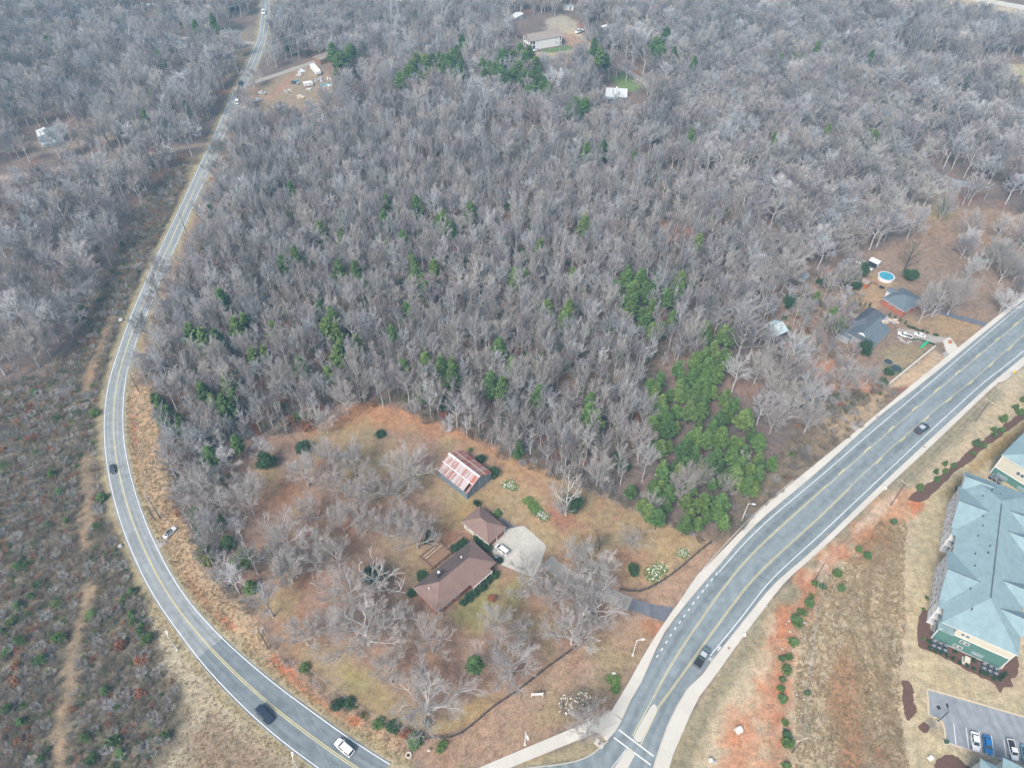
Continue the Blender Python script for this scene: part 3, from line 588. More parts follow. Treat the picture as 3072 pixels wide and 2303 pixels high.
# pavements laid as separate slabs
def pavement(name, O, I, step, h=.14):
    root = tag(new_obj(name, None), kind='structure'); root.location = (O[0][0], O[0][1], 0)
    A_ = resample(W2(O), 400); B_ = resample(W2(I), 1600)
    s = np.r_[0, np.cumsum(np.hypot(*np.diff(A_, axis=0).T))]; n = int(s[-1]/step)
    u = np.linspace(0, s[-1], n+1); Aq = np.stack([np.interp(u, s, A_[:, k]) for k in (0,1)], 1)
    T = np.gradient(Aq, axis=0); T /= np.linalg.norm(T, axis=1)[:, None]
    Bq = np.array([B_[np.argmin(np.abs((B_-p)@t)+.05*np.hypot(*(B_-p).T)+(np.hypot(*(B_-p).T) > 12)*1e4)] for p, t in zip(Aq, T)])
    root.location = (Aq[0][0], Aq[0][1], 0); off = np.array([Aq[0][0], Aq[0][1]])
    for i in range(n):
        g = T[i]*.012
        w = Bq[i]-Aq[i]; w1 = Bq[i+1]-Aq[i+1]
        q = [Aq[i]+g, Aq[i+1]-g, Aq[i+1]+w1*.93-g, Aq[i]+w*.93+g]
        MB().prism(ccw([tuple(x-off) for x in q]), 0, h).build('slab', MAT['slab'], root)
    K1 = Aq+(Bq-Aq)*.935; mb = MB()
    for i in range(n):
        mb.prism(ccw([tuple(x-off) for x in (K1[i], K1[i+1], Bq[i+1], Bq[i])]), 0, h+.012)
    mb.build('kerb', MAT['kerb'], root)
    return root
pavement('pavement', SWL_O, SWL_I, 5.2); pavement('pavement', SWR_O, SWR_I, 5.2)
pavement('pavement', [(1833,2133.5),(1768,2162.5),(1500,2275),(1400,2318),(1300,2365)], [(1865,2159),(1800,2192),(1532.6,2302),(1450,2340),(1340,2400)], 6.0)
raised('pavement_corner', [(1833,2133.5),(1865.5,2159),(1847,2191),(1820,2222),(1790,2192),(1775,2163)], .145, MAT['slab'])
kb = resample(W2([(1822,2222),(1775,2262),(1735,2280),(1681,2291),(1580,2303),(1480,2318)]), 30)
o = MB()
for i in range(29):
    a, b = offset(kb, -.1), offset(kb, .14); o.prism(ccw([tuple(a[i]), tuple(a[i+1]), tuple(b[i+1]), tuple(b[i])]), 0, .15)
o.build('kerb', MAT['kerb'])['kind'] = 'structure'
# drives, lanes and the car park
sheet('driveway', [Z7(*p) for p in [(1100,258),(1260,300),(1440,328),(1400,395),(1362,448),(1240,402),(1065,338)]], .028, MAT['asph_drive'])
dv = resample(W2([(1890,1812),(1840,1790),(1780,1768),(1720,1738),(1670,1706),(1640,1680)]), 24)
ribbon('gravel_drive', offset(dv, -2.2), offset(dv, 2.2), .016, MAT['gravel'])
sheet('concrete_apron', [(1466,1640),(1493,1612),(1518,1587),(1546,1581),(1572,1576),(1633,1630),(1638,1640),(1622,1690),(1600,1730),(1560,1716),(1505,1694),(1486,1668)], .022, MAT['drive'])
sheet('path_strip', [(1503,1553),(1512,1556),(1550,1582),(1530,1596),(1518,1583)], .018, MAT['asph_drive'])
lot = [(2783.6,2067.5),(3072,2150),(3150,2172),(3150,2330),(3056,2283),(2980,2268),(2909.7,2246.5),(2836,2224),(2833,2189),(2829,2170),(2822,2161),(2788,2145)]
carpark = sheet('car_park', lot, .028, MAT['asph_lot'])
def kerbrun(name, pts, w, h, mat, n=60):
    c = resample(W2(pts), n, 0); a, b = offset(c, -w/2), offset(c, w/2); m = MB()
    for i in range(n-1): m.prism(ccw([tuple(a[i]), tuple(a[i+1]), tuple(b[i+1]), tuple(b[i])]), 0, h)
    o = m.build(name, mat); o['kind'] = 'structure'; return o
kerbrun('kerb', [(3150,2171),(3072,2149),(2900,2099),(2783,2066)], .45, .15, MAT['kerbtan'])
kerbrun('kerb', [(2781,2067),(2784,2105),(2786.5,2143),(2808,2153),(2822,2162),(2828,2170),(2833,2190),(2836,2223)], .4, .152, MAT['kerbtan'], 40)
kerbrun('kerb', [(2837,2225.5),(2910,2248),(2980,2270),(3054,2286)], .35, .148, MAT['kerb'], 30)
zl = lambda x, y: (2740+x*.15016, 2054+y*.15016)
for a, b in (((805,765),(852,1180)), ((1052,845),(1105,1270)), ((1308,920),(1360,1345)), ((1560,1005),(1612,1415)), ((1808,1080),(1855,1440))):
    line('bay_line', np.linspace(W2([zl(*a)])[0], W2([zl(*b)])[0], 4), .17, .034, MAT['roadwhite'], carpark)
MB().box(-.45,.45,-.45,.45,0,.012).build('drain_grate', MAT['blackmetal'], carpark, G(*zl(505,445), .029))
for nm, pts, hw, mt in (('gravel_road', [(383,78),(452,90),(500,103),(561,117),(640,124),(700,127),(766,130)], 2.6, 'gravel'),
                        ('access_road', [(1797,176),(1844,192),(1898,224),(1935,250),(1960,275),(1960,300)], 2.4, 'gravel'),
                        ('side_road', [(2760,505),(2800,522),(2850,542),(2930,560)], 3.0, 'asph_lot'),
                        ('dirt_road', [(2880,-14),(2923,-3),(3000,10),(3130,34)], 5.5, 'concrete'),
                        ('dirt_road', [(740,255),(800,235),(880,208),(960,180),(1020,160)], 2.3, 'gravel')):
    c = resample(W2(pts), 30); ribbon(nm, offset(c, -hw), offset(c, hw), .02, MAT[mt])
sheet('concrete_drive', [(2828,1022),(2850,1010),(2872,1040),(2880,1054),(2868,1064),(2855,1068),(2838,1052)], .026, MAT['concrete'])
sheet('concrete_apron', [(2828,1058),(2840,1052),(2862,1066),(2852,1085),(2838,1092)], .022, MAT['gravel'])
sheet('driveway', [(2690,985),(2740,990),(2805,1008),(2848,1012),(2828,1024),(2790,1030),(2740,1020),(2700,1010)], .02, MAT['gravel'])
dv2 = resample(W2([(2800,925),(2850,945),(2900,958),(2962,975)]), 16); ribbon('driveway', offset(dv2, -1.6), offset(dv2, 1.6), .02, MAT['asph_drive'])
sheet('gravel_pad', [(2552,1266),(2585,1262),(2592,1270),(2570,1296),(2556,1285)], .018, MAT['gravel'])
ld = resample(W2([(455,1640),(478,1626),(500,1612)]), 8); ribbon('gravel_turnout', offset(ld, -2), offset(ld, 1.6), .02, MAT['gravel'])
# mulch beds
for pl in ([(2722,1500),(2740,1478),(2800,1440),(2860,1395),(2920,1340),(2960,1310),(3010,1275),(3072,1230),(3110,1200),(3110,1235),(3072,1258),(3000,1310),(2950,1345),(2920,1378),(2870,1412),(2820,1460),(2790,1490),(2760,1505)],
           [(2754,1875),(2758,1850),(2772,1830),(2785,1835),(2800,1900),(2860,1930),(2940,1965),(2996,2008),(3045,1965),(3055,1985),(3050,2020),(3035,2040),(3042,2058),(3010,2060),(3002,2076),(2988,2058),(2965,2040),(2900,2010),(2830,1970),(2775,1948),(2755,1935)],
           [(2706,2045),(2722,2040),(2738,2060),(2742,2100),(2750,2130),(2738,2152),(2720,2158),(2710,2120),(2707,2080)],
           [(2755,2175),(2770,2168),(2786,2178),(2785,2192),(2770,2196),(2757,2188)],
           [(2805,2280),(2840,2262),(2870,2270),(2905,2300),(2900,2330),(2820,2330)],
           [(2863,1460),(2872,1455),(2882,1462),(2874,1480),(2866,1476)]):
    p = resample(W2(pl+[pl[0]]), 140, 0)[:-1]; p = p+np.stack([fbm(p[:, 0]*3, p[:, 1]*3, 4), fbm(p[:, 0]*3+50, p[:, 1]*3, 4)], 1)*1.1; sheet('mulch_bed', p, .012, MAT['mulch'], world=True)
# ---------------------------------------------------------------- building helpers
def fit(pxs, z):
    c = np.array([[*G(u, v, z)[:2]] for u, v in pxs]); ctr = c.mean(0)
    e1 = ((c[1]-c[0])+(c[2]-c[3]))/2; L = np.linalg.norm(e1); d = e1/L; n = np.array([-d[1], d[0]])
    Wd = abs(((c[0]-c[3])@n+(c[1]-c[2])@n)/2)
    return Vector((ctr[0], ctr[1], 0)), math.atan2(d[1], d[0]), L, Wd
_winmesh = {}
def window(parent, x, y, z, rz, w=1.0, h=1.3, frame='trim', pane='glass', name='window'):
    """frame ring with a pane; outward side is local -Y before rz"""
    k = (round(w,2), round(h,2), frame, pane)
    if k not in _winmesh:
        t = .1; m = MB()
        m.box(-w/2-t, -w/2, -.07, .02, -h/2-t, h/2+t); m.box(w/2, w/2+t, -.07, .02, -h/2-t, h/2+t)
        m.box(-w/2, w/2, -.07, .02, h/2, h/2+t); m.box(-w/2, w/2, -.075, .02, -h/2-t, -h/2); m.box(-w/2, w/2, -.05, .02, -.03, .03)
        a = m.mesh('window_frame'); a.materials.append(MAT[frame])
        b = MB().box(-w/2, w/2, -.03, .015, -h/2, h/2).mesh('pane'); b.materials.append(MAT[pane]); _winmesh[k] = (a, b)
    a, b = _winmesh[k]; o = new_obj(name, a, parent); o.location = (x, y, z); o.rotation_euler = (0, 0, rz); new_obj('pane', b, o); return o
def hip_roof(name, parent, L, W, ez, rz_, hip, mat, over=.5, th=.18, cx=0, cy=0, back=None, ax=0, fascia=True):
    """closed hip (hip>0) or gable (hip=0) roof; ridge along local x (ax=0) or y (ax=1)"""
    hl, hw = L/2+over, W/2+over; e0 = ez-th
    P = [(-hl,-hw,ez),(hl,-hw,ez),(hl,hw,ez),(-hl,hw,ez),(-hl+hip+(over if hip else 0),0,rz_),(hl-hip-(over if hip else 0),0,rz_),(-hl,-hw,e0),(hl,-hw,e0),(hl,hw,e0),(-hl,hw,e0)]
    sw = (lambda p: (p[0]+cx, p[1]+cy, p[2])) if ax == 0 else (lambda p: (-p[1]+cx, p[0]+cy, p[2]))
    P = [sw(p) for p in P]
    front, backf, ends = [(0,1,5,4)], [(2,3,4,5)], [(3,0,4),(1,2,5)]
    under = [(9,8,7,6)]; sides = [(6,7,1,0),(7,8,2,1),(8,9,3,2),(9,6,0,3)]
    m = MB().add(P, front+ends+under+([] if back else backf)); o = m.build(name, MAT[mat], parent)
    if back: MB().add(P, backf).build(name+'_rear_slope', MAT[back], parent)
    if fascia: MB().add(P, sides).build('fascia', MAT['trim'], o)
    if hip or True:
        r = MB().bar(Vector(P[4])+Vector((0,0,.03)), Vector(P[5])+Vector((0,0,.03)), .22, .06)
        if hip:
            for a, b in ((0,4),(3,4),(1,5),(2,5)): r.bar(Vector(P[a])+Vector((0,0,.03)), Vector(P[b])+Vector((0,0,.03)), .18, .05)
        r.build('ridge_cap', MAT[mat], o)
    return o
def wall_box(parent, L, W, h, mat, gable=0, cx=0, cy=0, name='wall', ax=0):
    m = MB(); x, y = L/2, W/2
    sw = (lambda p: (p[0]+cx, p[1]+cy, p[2])) if ax == 0 else (lambda p: (-p[1]+cx, p[0]+cy, p[2]))
    V = [(-x,-y,0),(x,-y,0),(x,y,0),(-x,y,0),(-x,-y,h),(x,-y,h),(x,y,h),(-x,y,h)]; F = [(0,1,5,4),(2,3,7,6)]
    if gable: V += [(-x,0,gable),(x,0,gable)]; F += [(1,2,6,9,5),(3,0,4,8,7)]
    else: F += [(1,2,6,5),(3,0,4,7),(4,5,6,7)]
    return m.add([sw(p) for p in V], F).build(name, MAT[mat], parent)
def boxp(name, parent, mat, *b): return MB().box(*b).build(name, MAT[mat], parent)
# ---------------------------------------------------------------- brown-roofed brick ranch house
ctr, ang, L, Wd = fit([(1231.8,1770.5),(1413.9,1617.3),(1490.5,1687),(1317,1828)], 3.6)
H = thing('ranch_house', 'long brick ranch house with brown hip roof beside the wooden deck', 'house', ctr, ang)
wall_box(H, L-1.2, Wd-1.2, 3.45, 'brickwall2')
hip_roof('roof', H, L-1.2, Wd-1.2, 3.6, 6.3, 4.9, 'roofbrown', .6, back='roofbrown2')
for x, w in ((-9.2,1.4),(-6.2,1.4),(-3.2,1.4),(4.5,1.2),(7.4,1.2)): window(H, x, -(Wd-1.2)/2, 1.9, 0, w, 1.3)
for x in (-8,-3.5,2.5,7): window(H, x, (Wd-1.2)/2, 2.0, math.pi, 1.2, 1.1)
for y in (-2,2): window(H, (L-1.2)/2, y, 1.9, math.pi/2, 1.2, 1.2)
pr = MB(); y0 = -(Wd/2)                     # porch roof lip along the front
pr.add([(1.0,y0+.1,3.62),(8.2,y0+.1,3.62),(8.2,y0-1.2,3.36),(1.0,y0-1.2,3.36),(1.0,y0+.1,3.5),(8.2,y0+.1,3.5),(8.2,y0-1.2,3.22),(1.0,y0-1.2,3.22)], [(0,3,2,1),(4,5,6,7),(0,1,5,4),(1,2,6,5),(2,3,7,6),(3,0,4,7)])
pr.build('porch_roof', MAT['roofbrown'], H); boxp('gutter', H, 'trim', 1.0,8.2,y0-1.34,y0-1.2,3.2,3.36)
for x in (1.3,3.6,5.9,8.0): boxp('porch_post', H, 'trim', x-.09,x+.09,y0-1.1,y0-.92,0,3.3)
boxp('front_door', H, 'white', 3.2,4.1,-(Wd-1.2)/2-.05,-(Wd-1.2)/2+.02,.1,2.2)
ch = boxp('chimney', H, 'darkwood', -4.4,-3.2,1.6,2.8,4.6,6.6); boxp('chimney_cap', ch, 'trim', -4.05,-3.45,1.95,2.55,6.6,6.85)
for x, y, r in ((-1.9,1.6,.28),(4.2,2.0,.22),(-8.3,.9,.2)):
    MB().tube([(x,y,5.0),(x,y,5.85)], r, 8).build('roof_vent', MAT['white' if r < .25 else 'darkwood'], H)
# ---------------------------------------------------------------- garage
ctr, ang, L, Wd = fit([(1384,1561.6),(1440.8,1514.8),(1517.4,1581.5),(1464.7,1633)], 3.3)
Gm = thing('garage', 'detached garage with brown hip roof beside the pale concrete drive', 'garage', ctr, ang)
wall_box(Gm, L-1, Wd-1, 3.2, 'beige'); hip_roof('roof', Gm, L-1, Wd-1, 3.3, 5.5, 3.9, 'roofbrown', .5, ax=0) if L > Wd else hip_roof('roof', Gm, Wd-1, L-1, 3.3, 5.5, 3.9, 'roofbrown', .5, ax=1)
for x in (-1.75, 1.75): boxp('garage_door', Gm, 'brickwall2', x-1.45,x+1.45,-(Wd-1)/2-.04,-(Wd-1)/2+.02,.05,2.4)
for x in (-3.25, 0, 3.25): boxp('door_pillar', Gm, 'trim', x-.16,x+.16,-(Wd-1)/2-.12,-(Wd-1)/2+.02,0,3.0)
for y in (-2.8, .4, 3.2): window(Gm, -(L-1)/2, y, 1.8, -math.pi/2, .9, .9)
# ---------------------------------------------------------------- deck behind the house
zh = lambda x, y: (1200+x*.199, 1480+y*.199)
dk = G(*zh(470,930)); D = thing('wooden_deck', 'raised timber deck with pale beams behind the ranch house', 'deck', dk, R(45))
def dl(x, y, z): p = G(*zh(x, y), z)-dk; c, s = math.cos(-R(45)), math.sin(-R(45)); return (p.x*c-p.y*s, p.x*s+p.y*c)
c0, c1, c2, c3 = dl(310,1000,.9), dl(470,1155,.9), dl(735,870,.9), dl(600,720,.9)
x0, x1 = min(c0[0],c1[0]), max(c2[0],c3[0]); yb, yt = min(c1[1],c2[1]), max(c0[1],c3[1])
nb = 26
for i in range(nb):
    a = yb+(yt-yb)*i/nb; boxp('deck_board', D, 'wood', x0, x1, a, a+(yt-yb)/nb-.02, .82+.004*(i % 3), .9+.004*(i % 3))
for x in np.linspace(x0+.1, x1-.1, 6):
    for y in (yb+.1, yt-.1): boxp('post', D, 'wood', x-.07,x+.07,y-.07,y+.07,0,1.9)
for y in (yb+.1, yt-.1):
    for z in (1.35, 1.85): MB().bar((x0,y,z),(x1,y,z),.16,.1).build('rail', MAT['wood'], D)
MB().bar((x0+.1,yb,1.87),(x0+.1,yt,1.87),.22,.12).build('rail', MAT['wood'], D)
for f, ln in ((.62, .9), (.78, .62)): 
    y = yb+(yt-yb)*f; MB().bar((x0+.8,y,2.1),(x0+.8+(x1-x0-1)*ln,y,2.1),.16,.16).build('beam', MAT['palewood'], D)
st = thing('timber_walkway', 'narrow timber ramp with rails leading from the deck to the garage', 'ramp', G(*zh(800,760)), R(43))
boxp('ramp_floor', st, 'wood', -3.6,3.6,-.6,.6,.3,.4)
for y in (-.6,.6): MB().bar((-3.6,y,1.15),(3.6,y,1.15),.1,.1).build('rail', MAT['wood'], st)
for x in (-3.4,-1.2,1.2,3.4):
    for y in (-.6,.6): boxp('post', st, 'wood', x-.06,x+.06,y-.06,y+.06,0,1.15)
def ac_unit(label, loc, rz, group=None, s=1.0):
    t = thing('air_conditioner', label, 'air conditioner', loc, rz, group, s)
    boxp('housing', t, 'car_navy', -.42,.42,-.42,.42,.06,.82); boxp('pad', t, 'metalgrey', -.46,.46,-.46,.46,0,.06)
    boxp('top_rim', t, 'roofslate', -.44,.44,-.44,.44,.82,.87)
    f = MB().tube([(0,0,.87),(0,0,.9)], .3, 12).build('fan_grille', MAT['blackmetal'], t); MB().bar((-.3,0,.91),(.3,0,.91),.05,.03).bar((0,-.3,.912),(0,.3,.912),.05,.03).build('fan_guard', MAT['trim'], f)
    return t
ac_unit('white air conditioner unit at the corner of the ranch house by the minivan', G(1489,1676), R(45), s=1.4)
# ---------------------------------------------------------------- barn with rusted tin roof
cb = (G(1344,1357.5,6.6)+G(1440.7,1432,6.6))/2; rd = G(1440.7,1432,6.6)-G(1344,1357.5,6.6); ba = math.atan2(rd.y, rd.x); BL, BW = 13.6, 11.0
Bn = thing('barn', 'old barn with rusty red and white tin sheet roof', 'barn', (cb.x, cb.y, 0), ba)
m = MB(); x, y = BL/2-.3, BW/2-.25
m.add([(-x,-y,0),(x,-y,0),(x,y,0),(-x,y,0),(-x,-y,3.5),(x,-y,3.5),(x,y,3.5),(-x,y,3.5),(-x,0,6.4),(x,0,6.4)], [(0,1,5,4),(2,3,7,6),(1,2,6,9,5),(3,0,4,8,7)])
m.build('wall', MAT['barnwall'], Bn)
for yy in (-2.7, .2, 2.9): boxp('wall_batten', Bn, 'metalgrey', x-.01,x+.06,yy-.06,yy+.06,0,4.6)
nsh = 34; sw_ = BL/nsh; slope = math.hypot(BW/2, 3.0); tl = math.atan2(3.0, BW/2)
sheetm = {}
for side in (-1, 1):
    for course in (0, 1):
        for i in range(nsh):
            if side == -1 and course == 1 and i in (30,31): continue      # the hole near the corner
            mt = 'tin_rust' if side == 1 else 'tin_pale'
            if side == -1 and i in (28,29,30,31,32,33) and course == 0: mt = 'tin_rust'
            key = mt
            if key not in sheetm:
                mm = MB(); ln = slope/2+.12
                mm.add([(-sw_/2,0,0),(-sw_*.28,0,.035),(-sw_*.12,0,0),(sw_*.12,0,0),(sw_*.28,0,.035),(sw_/2+.03,0,0)]+[(-sw_/2,ln,0),(-sw_*.28,ln,.035),(-sw_*.12,ln,0),(sw_*.12,ln,0),(sw_*.28,ln,.035),(sw_/2+.03,ln,0)], [(k,k+1,k+7,k+6) for k in range(5)])
                me = mm.mesh('tin_sheet'); me.materials.append(MAT[mt]); sheetm[key] = me
            o = new_obj('tin_sheet', sheetm[key], Bn); xx = -BL/2+sw_*(i+.5)
            # runs from eave (local y=0) to ridge (+ln)
            s0 = 0 if course == 1 else slope/2-.06
            yy = side*(BW/2-s0*math.cos(tl)); zz = 3.55+s0*math.sin(tl)+(.05 if course == 0 else 0)+.006*(i % 2)
            o.location = (xx, yy, zz); o.rotation_euler = Matrix.Rotation(0 if side == -1 else math.pi, 3, 'Z').to_euler()
            o.rotation_euler = (Matrix.Rotation(0 if side == -1 else math.pi, 3, 'Z') @ Matrix.Rotation(tl, 3, 'X')).to_euler()
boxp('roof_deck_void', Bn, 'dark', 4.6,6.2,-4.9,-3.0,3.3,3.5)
MB().bar((-BL/2,0,6.66),(BL/2,0,6.66),.7,.1).build('ridge_cap', MAT['white'], Bn)
for side in (-1,1):
    yy = side*BW/4; MB().bar((-BL/2,yy,5.16),(BL/2*(.96),yy,5.16),.2 if side > 0 else .26,.06).build('roof_batten', MAT['palewood' if side > 0 else 'white'], Bn)
# ---------------------------------------------------------------- apartment buildings
AD = R(59.98); r0 = G(2740+.15016*1530, 1700+.15016*600, 12.5)
AP = thing('apartment_building', 'large three-storey apartment block with pale teal roof beside the car park', 'building', (r0.x, r0.y, 0), AD)
# local x = along the ridge (away from camera), local y = towards the road
plan = [(-10.1,-8.4),(44.4,-8.4),(44.4,4.8),(41.2,4.8),(41.2,8.7),(37,8.7),(37,9.6),(22.1,9.6),(22.1,7.6),(12.1,7.6),(12.1,9.6),(-3.5,9.6),(-3.5,7.8),(-6.2,7.8),(-6.2,4.6),(-10.1,4.6)]
MB().prism(plan, 0, 8.5).build('wall', MAT['trim'], AP)
MB().prism([(-10.1,4.6),(-6.2,4.6),(-6.2,7.8),(-10.1,7.8)], 0, 5.1).build('wing_wall', MAT['greensiding'], AP)
MB().box(-10.16,-10.1,-8.42,4.6,0,5.3).build('lower_siding', MAT['greensiding'], AP)
MB().box(-10.14,-10.1,-8.42,4.7,5.3,8.5).build('upper_siding', MAT['beige'], AP)
MB().box(-10.22,-10.1,-8.5,7.9,5.24,5.36).build('belt_trim', MAT['trim'], AP); MB().box(-10.22,-10.1,-8.5,7.9,-.0,.14).build('base_trim', MAT['trim'], AP)
for y, zt in ((-8.45,8.5),(7.85,5.1)): MB().box(-10.22,-10.0,y-.1,y+.1,.14,zt).build('corner_trim', MAT['trim'], AP)
MB().add([(-10.5,4.4,5.15),(-10.5,8.2,5.15),(-5.9,8.2,5.15),(-5.9,4.4,5.9),(-10.5,4.4,5.9),(-10.5,4.4,5.0),(-10.5,8.2,5.0),(-5.9,8.2,5.0),(-5.9,4.4,5.0)], [(4,1,2,3),(0,1,4),(5,6,1,0),(6,7,2,1),(8,7,6,5)]).build('lower_roof', MAT['roofteal'], AP)
hip_roof('roof', AP, 54.5, 16.6, 8.6, 12.5, 9.8, 'roofteal', .45, cx=17.15, cy=-.2)
def cross(x, hw, y0, y1, ez, pz, name='cross_gable_roof'):
    """gable roof whose ridge runs across the building"""
    P = [(x-hw,y0,ez),(x+hw,y0,ez),(x+hw,y1,ez),(x-hw,y1,ez),(x,y0,pz),(x,y1,pz)]
    fl = [(0,4,5,3),(4,1,2,5),(0,1,4),(2,3,5),(3,2,1,0)]
    if y1 < y0: fl = [f[::-1] for f in fl]
    o = MB().add(P, fl).build(name, MAT['roofteal'], AP)
    s = 1 if y1 > y0 else -1
    MB().add([(x-hw,y1+s*.02,ez-.2),(x+hw,y1+s*.02,ez-.2),(x+hw,y1+s*.02,ez),(x,y1+s*.02,pz),(x-hw,y1+s*.02,ez)], [(0,1,2,3,4)[::s]]).build('gable_board', MAT['trim'], o)
    MB().bar((x,y0,pz+.02),(x,y1,pz+.02),.3,.08).build('ridge_vent', MAT['roofslate'], o)
cross(29.8, 8.2, 1.0, 10.0, 8.62, 11.4); cross(4.4, 8.3, 1.0, 10.0, 8.64, 11.4)
for xx in (33.3, 25.5, 8.1, -1.0): cross(xx, 3.8, -2.0, -9.6, 8.66, 11.2)
cross(41, 3.6, 1.5, 9.1, 8.61, 10.6)
MB().bar((-.2,-.2,12.56),(33.3,-.2,12.56),.3,.08).build('ridge_vent', MAT['roofslate2'], AP); MB().bar((36.5,-.2,11.55),(39,-.2,10.9),.5,.07).build('ridge_vent', MAT['roofslate'], AP)
for x, y in ((27.5,3.4),(24,3.2),(20,3.9),(17,1.2),(14.5,1.4),(13.5,4),(9.3,3.7),(1.5,4.0),(-4.8,3.1),(35.5,4.1),(38.5,2.2)):
    zz = 8.6+3.9*(1-abs(y)/8.4); MB().tube([(x,y,zz-.4),(x,y,zz+.45)], .14, 8).build('vent_pipe', MAT['blackmetal'], AP)
for fl, z in enumerate((1.5, 4.35, 7.2)):
    for x in (24.2,26.4,29.4,31.2,34.2,35.8): window(AP, x, 9.6, z, math.pi, .95, 1.5)
    for x in (-2.2,.4,2.2,5.4,7.2,10.6): window(AP, x, 9.6, z, math.pi, .95, 1.5)
    for x in (13.6,15.4,17.6): window(AP, x, 7.6, z, math.pi, .95, 1.5)
    window(AP, 42.8, 4.8, z, math.pi, .95, 1.5); window(AP, 39, 8.7, z, math.pi, .95, 1.5)
for z in (1.4, 3.9):
    for x in (-9.3,-8.0,-7.0): window(AP, x, 7.8, z, math.pi, .8, 1.2)
S_ = -math.pi/2
for y in (-.35, .75): window(AP, -10.14, y+2.2, 6.9, S_, .85, .95)
for y, z in ((.2,3.9),(1.3,3.9),(.75,1.3),(1.85,1.3)): window(AP, -10.16, y+.6, z, S_, .85, .95)
MB().box(-10.24,-10.14,-3.9,-1.2,.9,2.3).build('meter_board', MAT['roofteal'], AP)
for i in range(4): boxp('electric_meter', AP, 'metalgrey', -10.36,-10.24,-3.0+i*.34,-2.75+i*.34,1.3,1.75)
def balcony(x0, x1, y0, y1):
    for z in (.1, 2.85, 5.7):
        b = boxp('balcony', AP, 'trim', x0, x1, y0, y1, z, z+.22)
        for a, c in (((x0,y1),(x1,y1)), ((x0,y0),(x0,y1))):
            MB().bar((*a, z+1.15),(*c, z+1.15),.08,.08).build('handrail', MAT['trim'], b)
            d = (Vector((*c,0))-Vector((*a,0))); n = max(3, int(d.length/.28)); mm = MB()
            for i in range(n+1): q = Vector((*a,0))+d*i/n; mm.bar((q.x,q.y,z+.2),(q.x,q.y,z+1.12),.035)
            mm.build('balusters', MAT['trim'], b)
        boxp('balcony_door', b, 'glass', x0+.4, x1-.2, y0-.03, y0+.04, z+.25, z+2.35)
    for x, y in ((x0+.1,y1-.1),): boxp('balcony_post', AP, 'trim', x-.12,x+.12,y-.12,y+.12,0,8.5)
    boxp('balcony_roof', AP, 'roofteal', x0-.2, x1, y0, y1+.3, 8.52, 8.66)
balcony(19.2, 22.1, 7.6, 9.6); balcony(-6.2, -3.5, 7.8, 9.6)
for x, y in ((22.3,9.75),(37.1,9.75),(12.0,9.75),(-3.4,9.75),(29.6,9.72)): MB().tube([(x,y,.2),(x,y,8.4)], .06, 6).build('downpipe', MAT['trim'], AP)
def ap_world(x, y, z=0): c, s = math.cos(AD), math.sin(AD); return Vector((r0.x+x*c-y*s, r0.y+x*s+y*c, z))
z6 = lambda x, y: (2740+x*.15016, 1860+y*.15016)
acl = [(415,425),(530,470),(640,515),(400,515),(510,565),(625,610)]; acr = [(1410,880),(1540,930),(1650,980),(1400,970),(1520,1020),(1635,1070)]
nth = ('first','second','third')
for lst, where in ((acl, 'left cluster by the green wall'), (acr, 'right cluster by the green wall')):
    for i, (x, y) in enumerate(lst):
        ac_unit('air conditioner, %s in the %s row, %s' % (nth[i%3], 'back' if i < 3 else 'front', where), G(*z6(x,y), .5)*1.0-Vector((0,0,.5)), AD, 'apartment air conditioners', 1.1)
z3 = lambda x, y: (2740+x*.15016, 1260+y*.15016)
for i, (x, y) in enumerate([(1585,1100),(1545,1140),(1660,1150),(1630,1185),(1750,1200),(1715,1250)]):
    ac_unit('air conditioner, %s in the %s row by the upper apartment block' % (nth[i//2], ('back','front')[i % 2]), G(*z3(x,y), .5)-Vector((0,0,.5)), R(39), 'air conditioners of the upper block', 1.1)
# upper block
a39 = R(38.5); U = thing('apartment_building', 'partly visible apartment block with teal roof at the right edge of the picture', 'building', (151.3, 140.5, 0), a39)
MB().box(0,34,-20,0,0,8.5).build('wall', MAT['beige'], U); MB().box(-.06,0,-20.02,0,0,2.9).build('lower_siding', MAT['greensiding'], U)
hip_roof('roof', U, 34, 20, 8.6, 12.6, 8, 'roofteal', .45, cx=17, cy=-10)
MB().box(-.12,.0,-20.1,.1,2.9,3.02).build('belt_trim', MAT['trim'], U); MB().box(-.1,.12,-.12,.12,.0,8.4).build('corner_trim', MAT['trim'], U)
for y in (-3.2,-9.5): MB().box(-.13,-.06,y-1.6,y+1.6,.4,1.7).build('meter_board', MAT['roofteal'], U)
for i in range(4): boxp('electric_meter', U, 'metalgrey', -.26,-.13,-3.9+i*.35,-3.65+i*.35,.7,1.2)
for y in (-6,-13): window(U, -.02, y, 5.5, S_, 1, 1.2); window(U, -.02, y-1.2, 5.5, S_, 1, 1.2)
# lower block, only its roof corner shows
lb = ap_world(-50.5, -12.5); V_ = thing('apartment_building', 'apartment block with teal roof, only its corner showing at the bottom edge', 'building', lb, AD)
wall_box(V_, 19, 18, 8.5, 'offwhite'); hip_roof('roof', V_, 19.4, 18.6, 8.6, 12.4, 8, 'roofteal', .0)
MB().box(9.0,12.4,-9.2,5.0,8.3,8.62).build('porch_roof', MAT['roofteal'], V_); MB().box(9.4,12.0,-9,4.7,0,8.3).build('porch_wall', MAT['offwhite'], V_)
for y in (-6,-2,2): window(V_, 12.0, y, 5.2, math.pi/2, 1, 1.4)
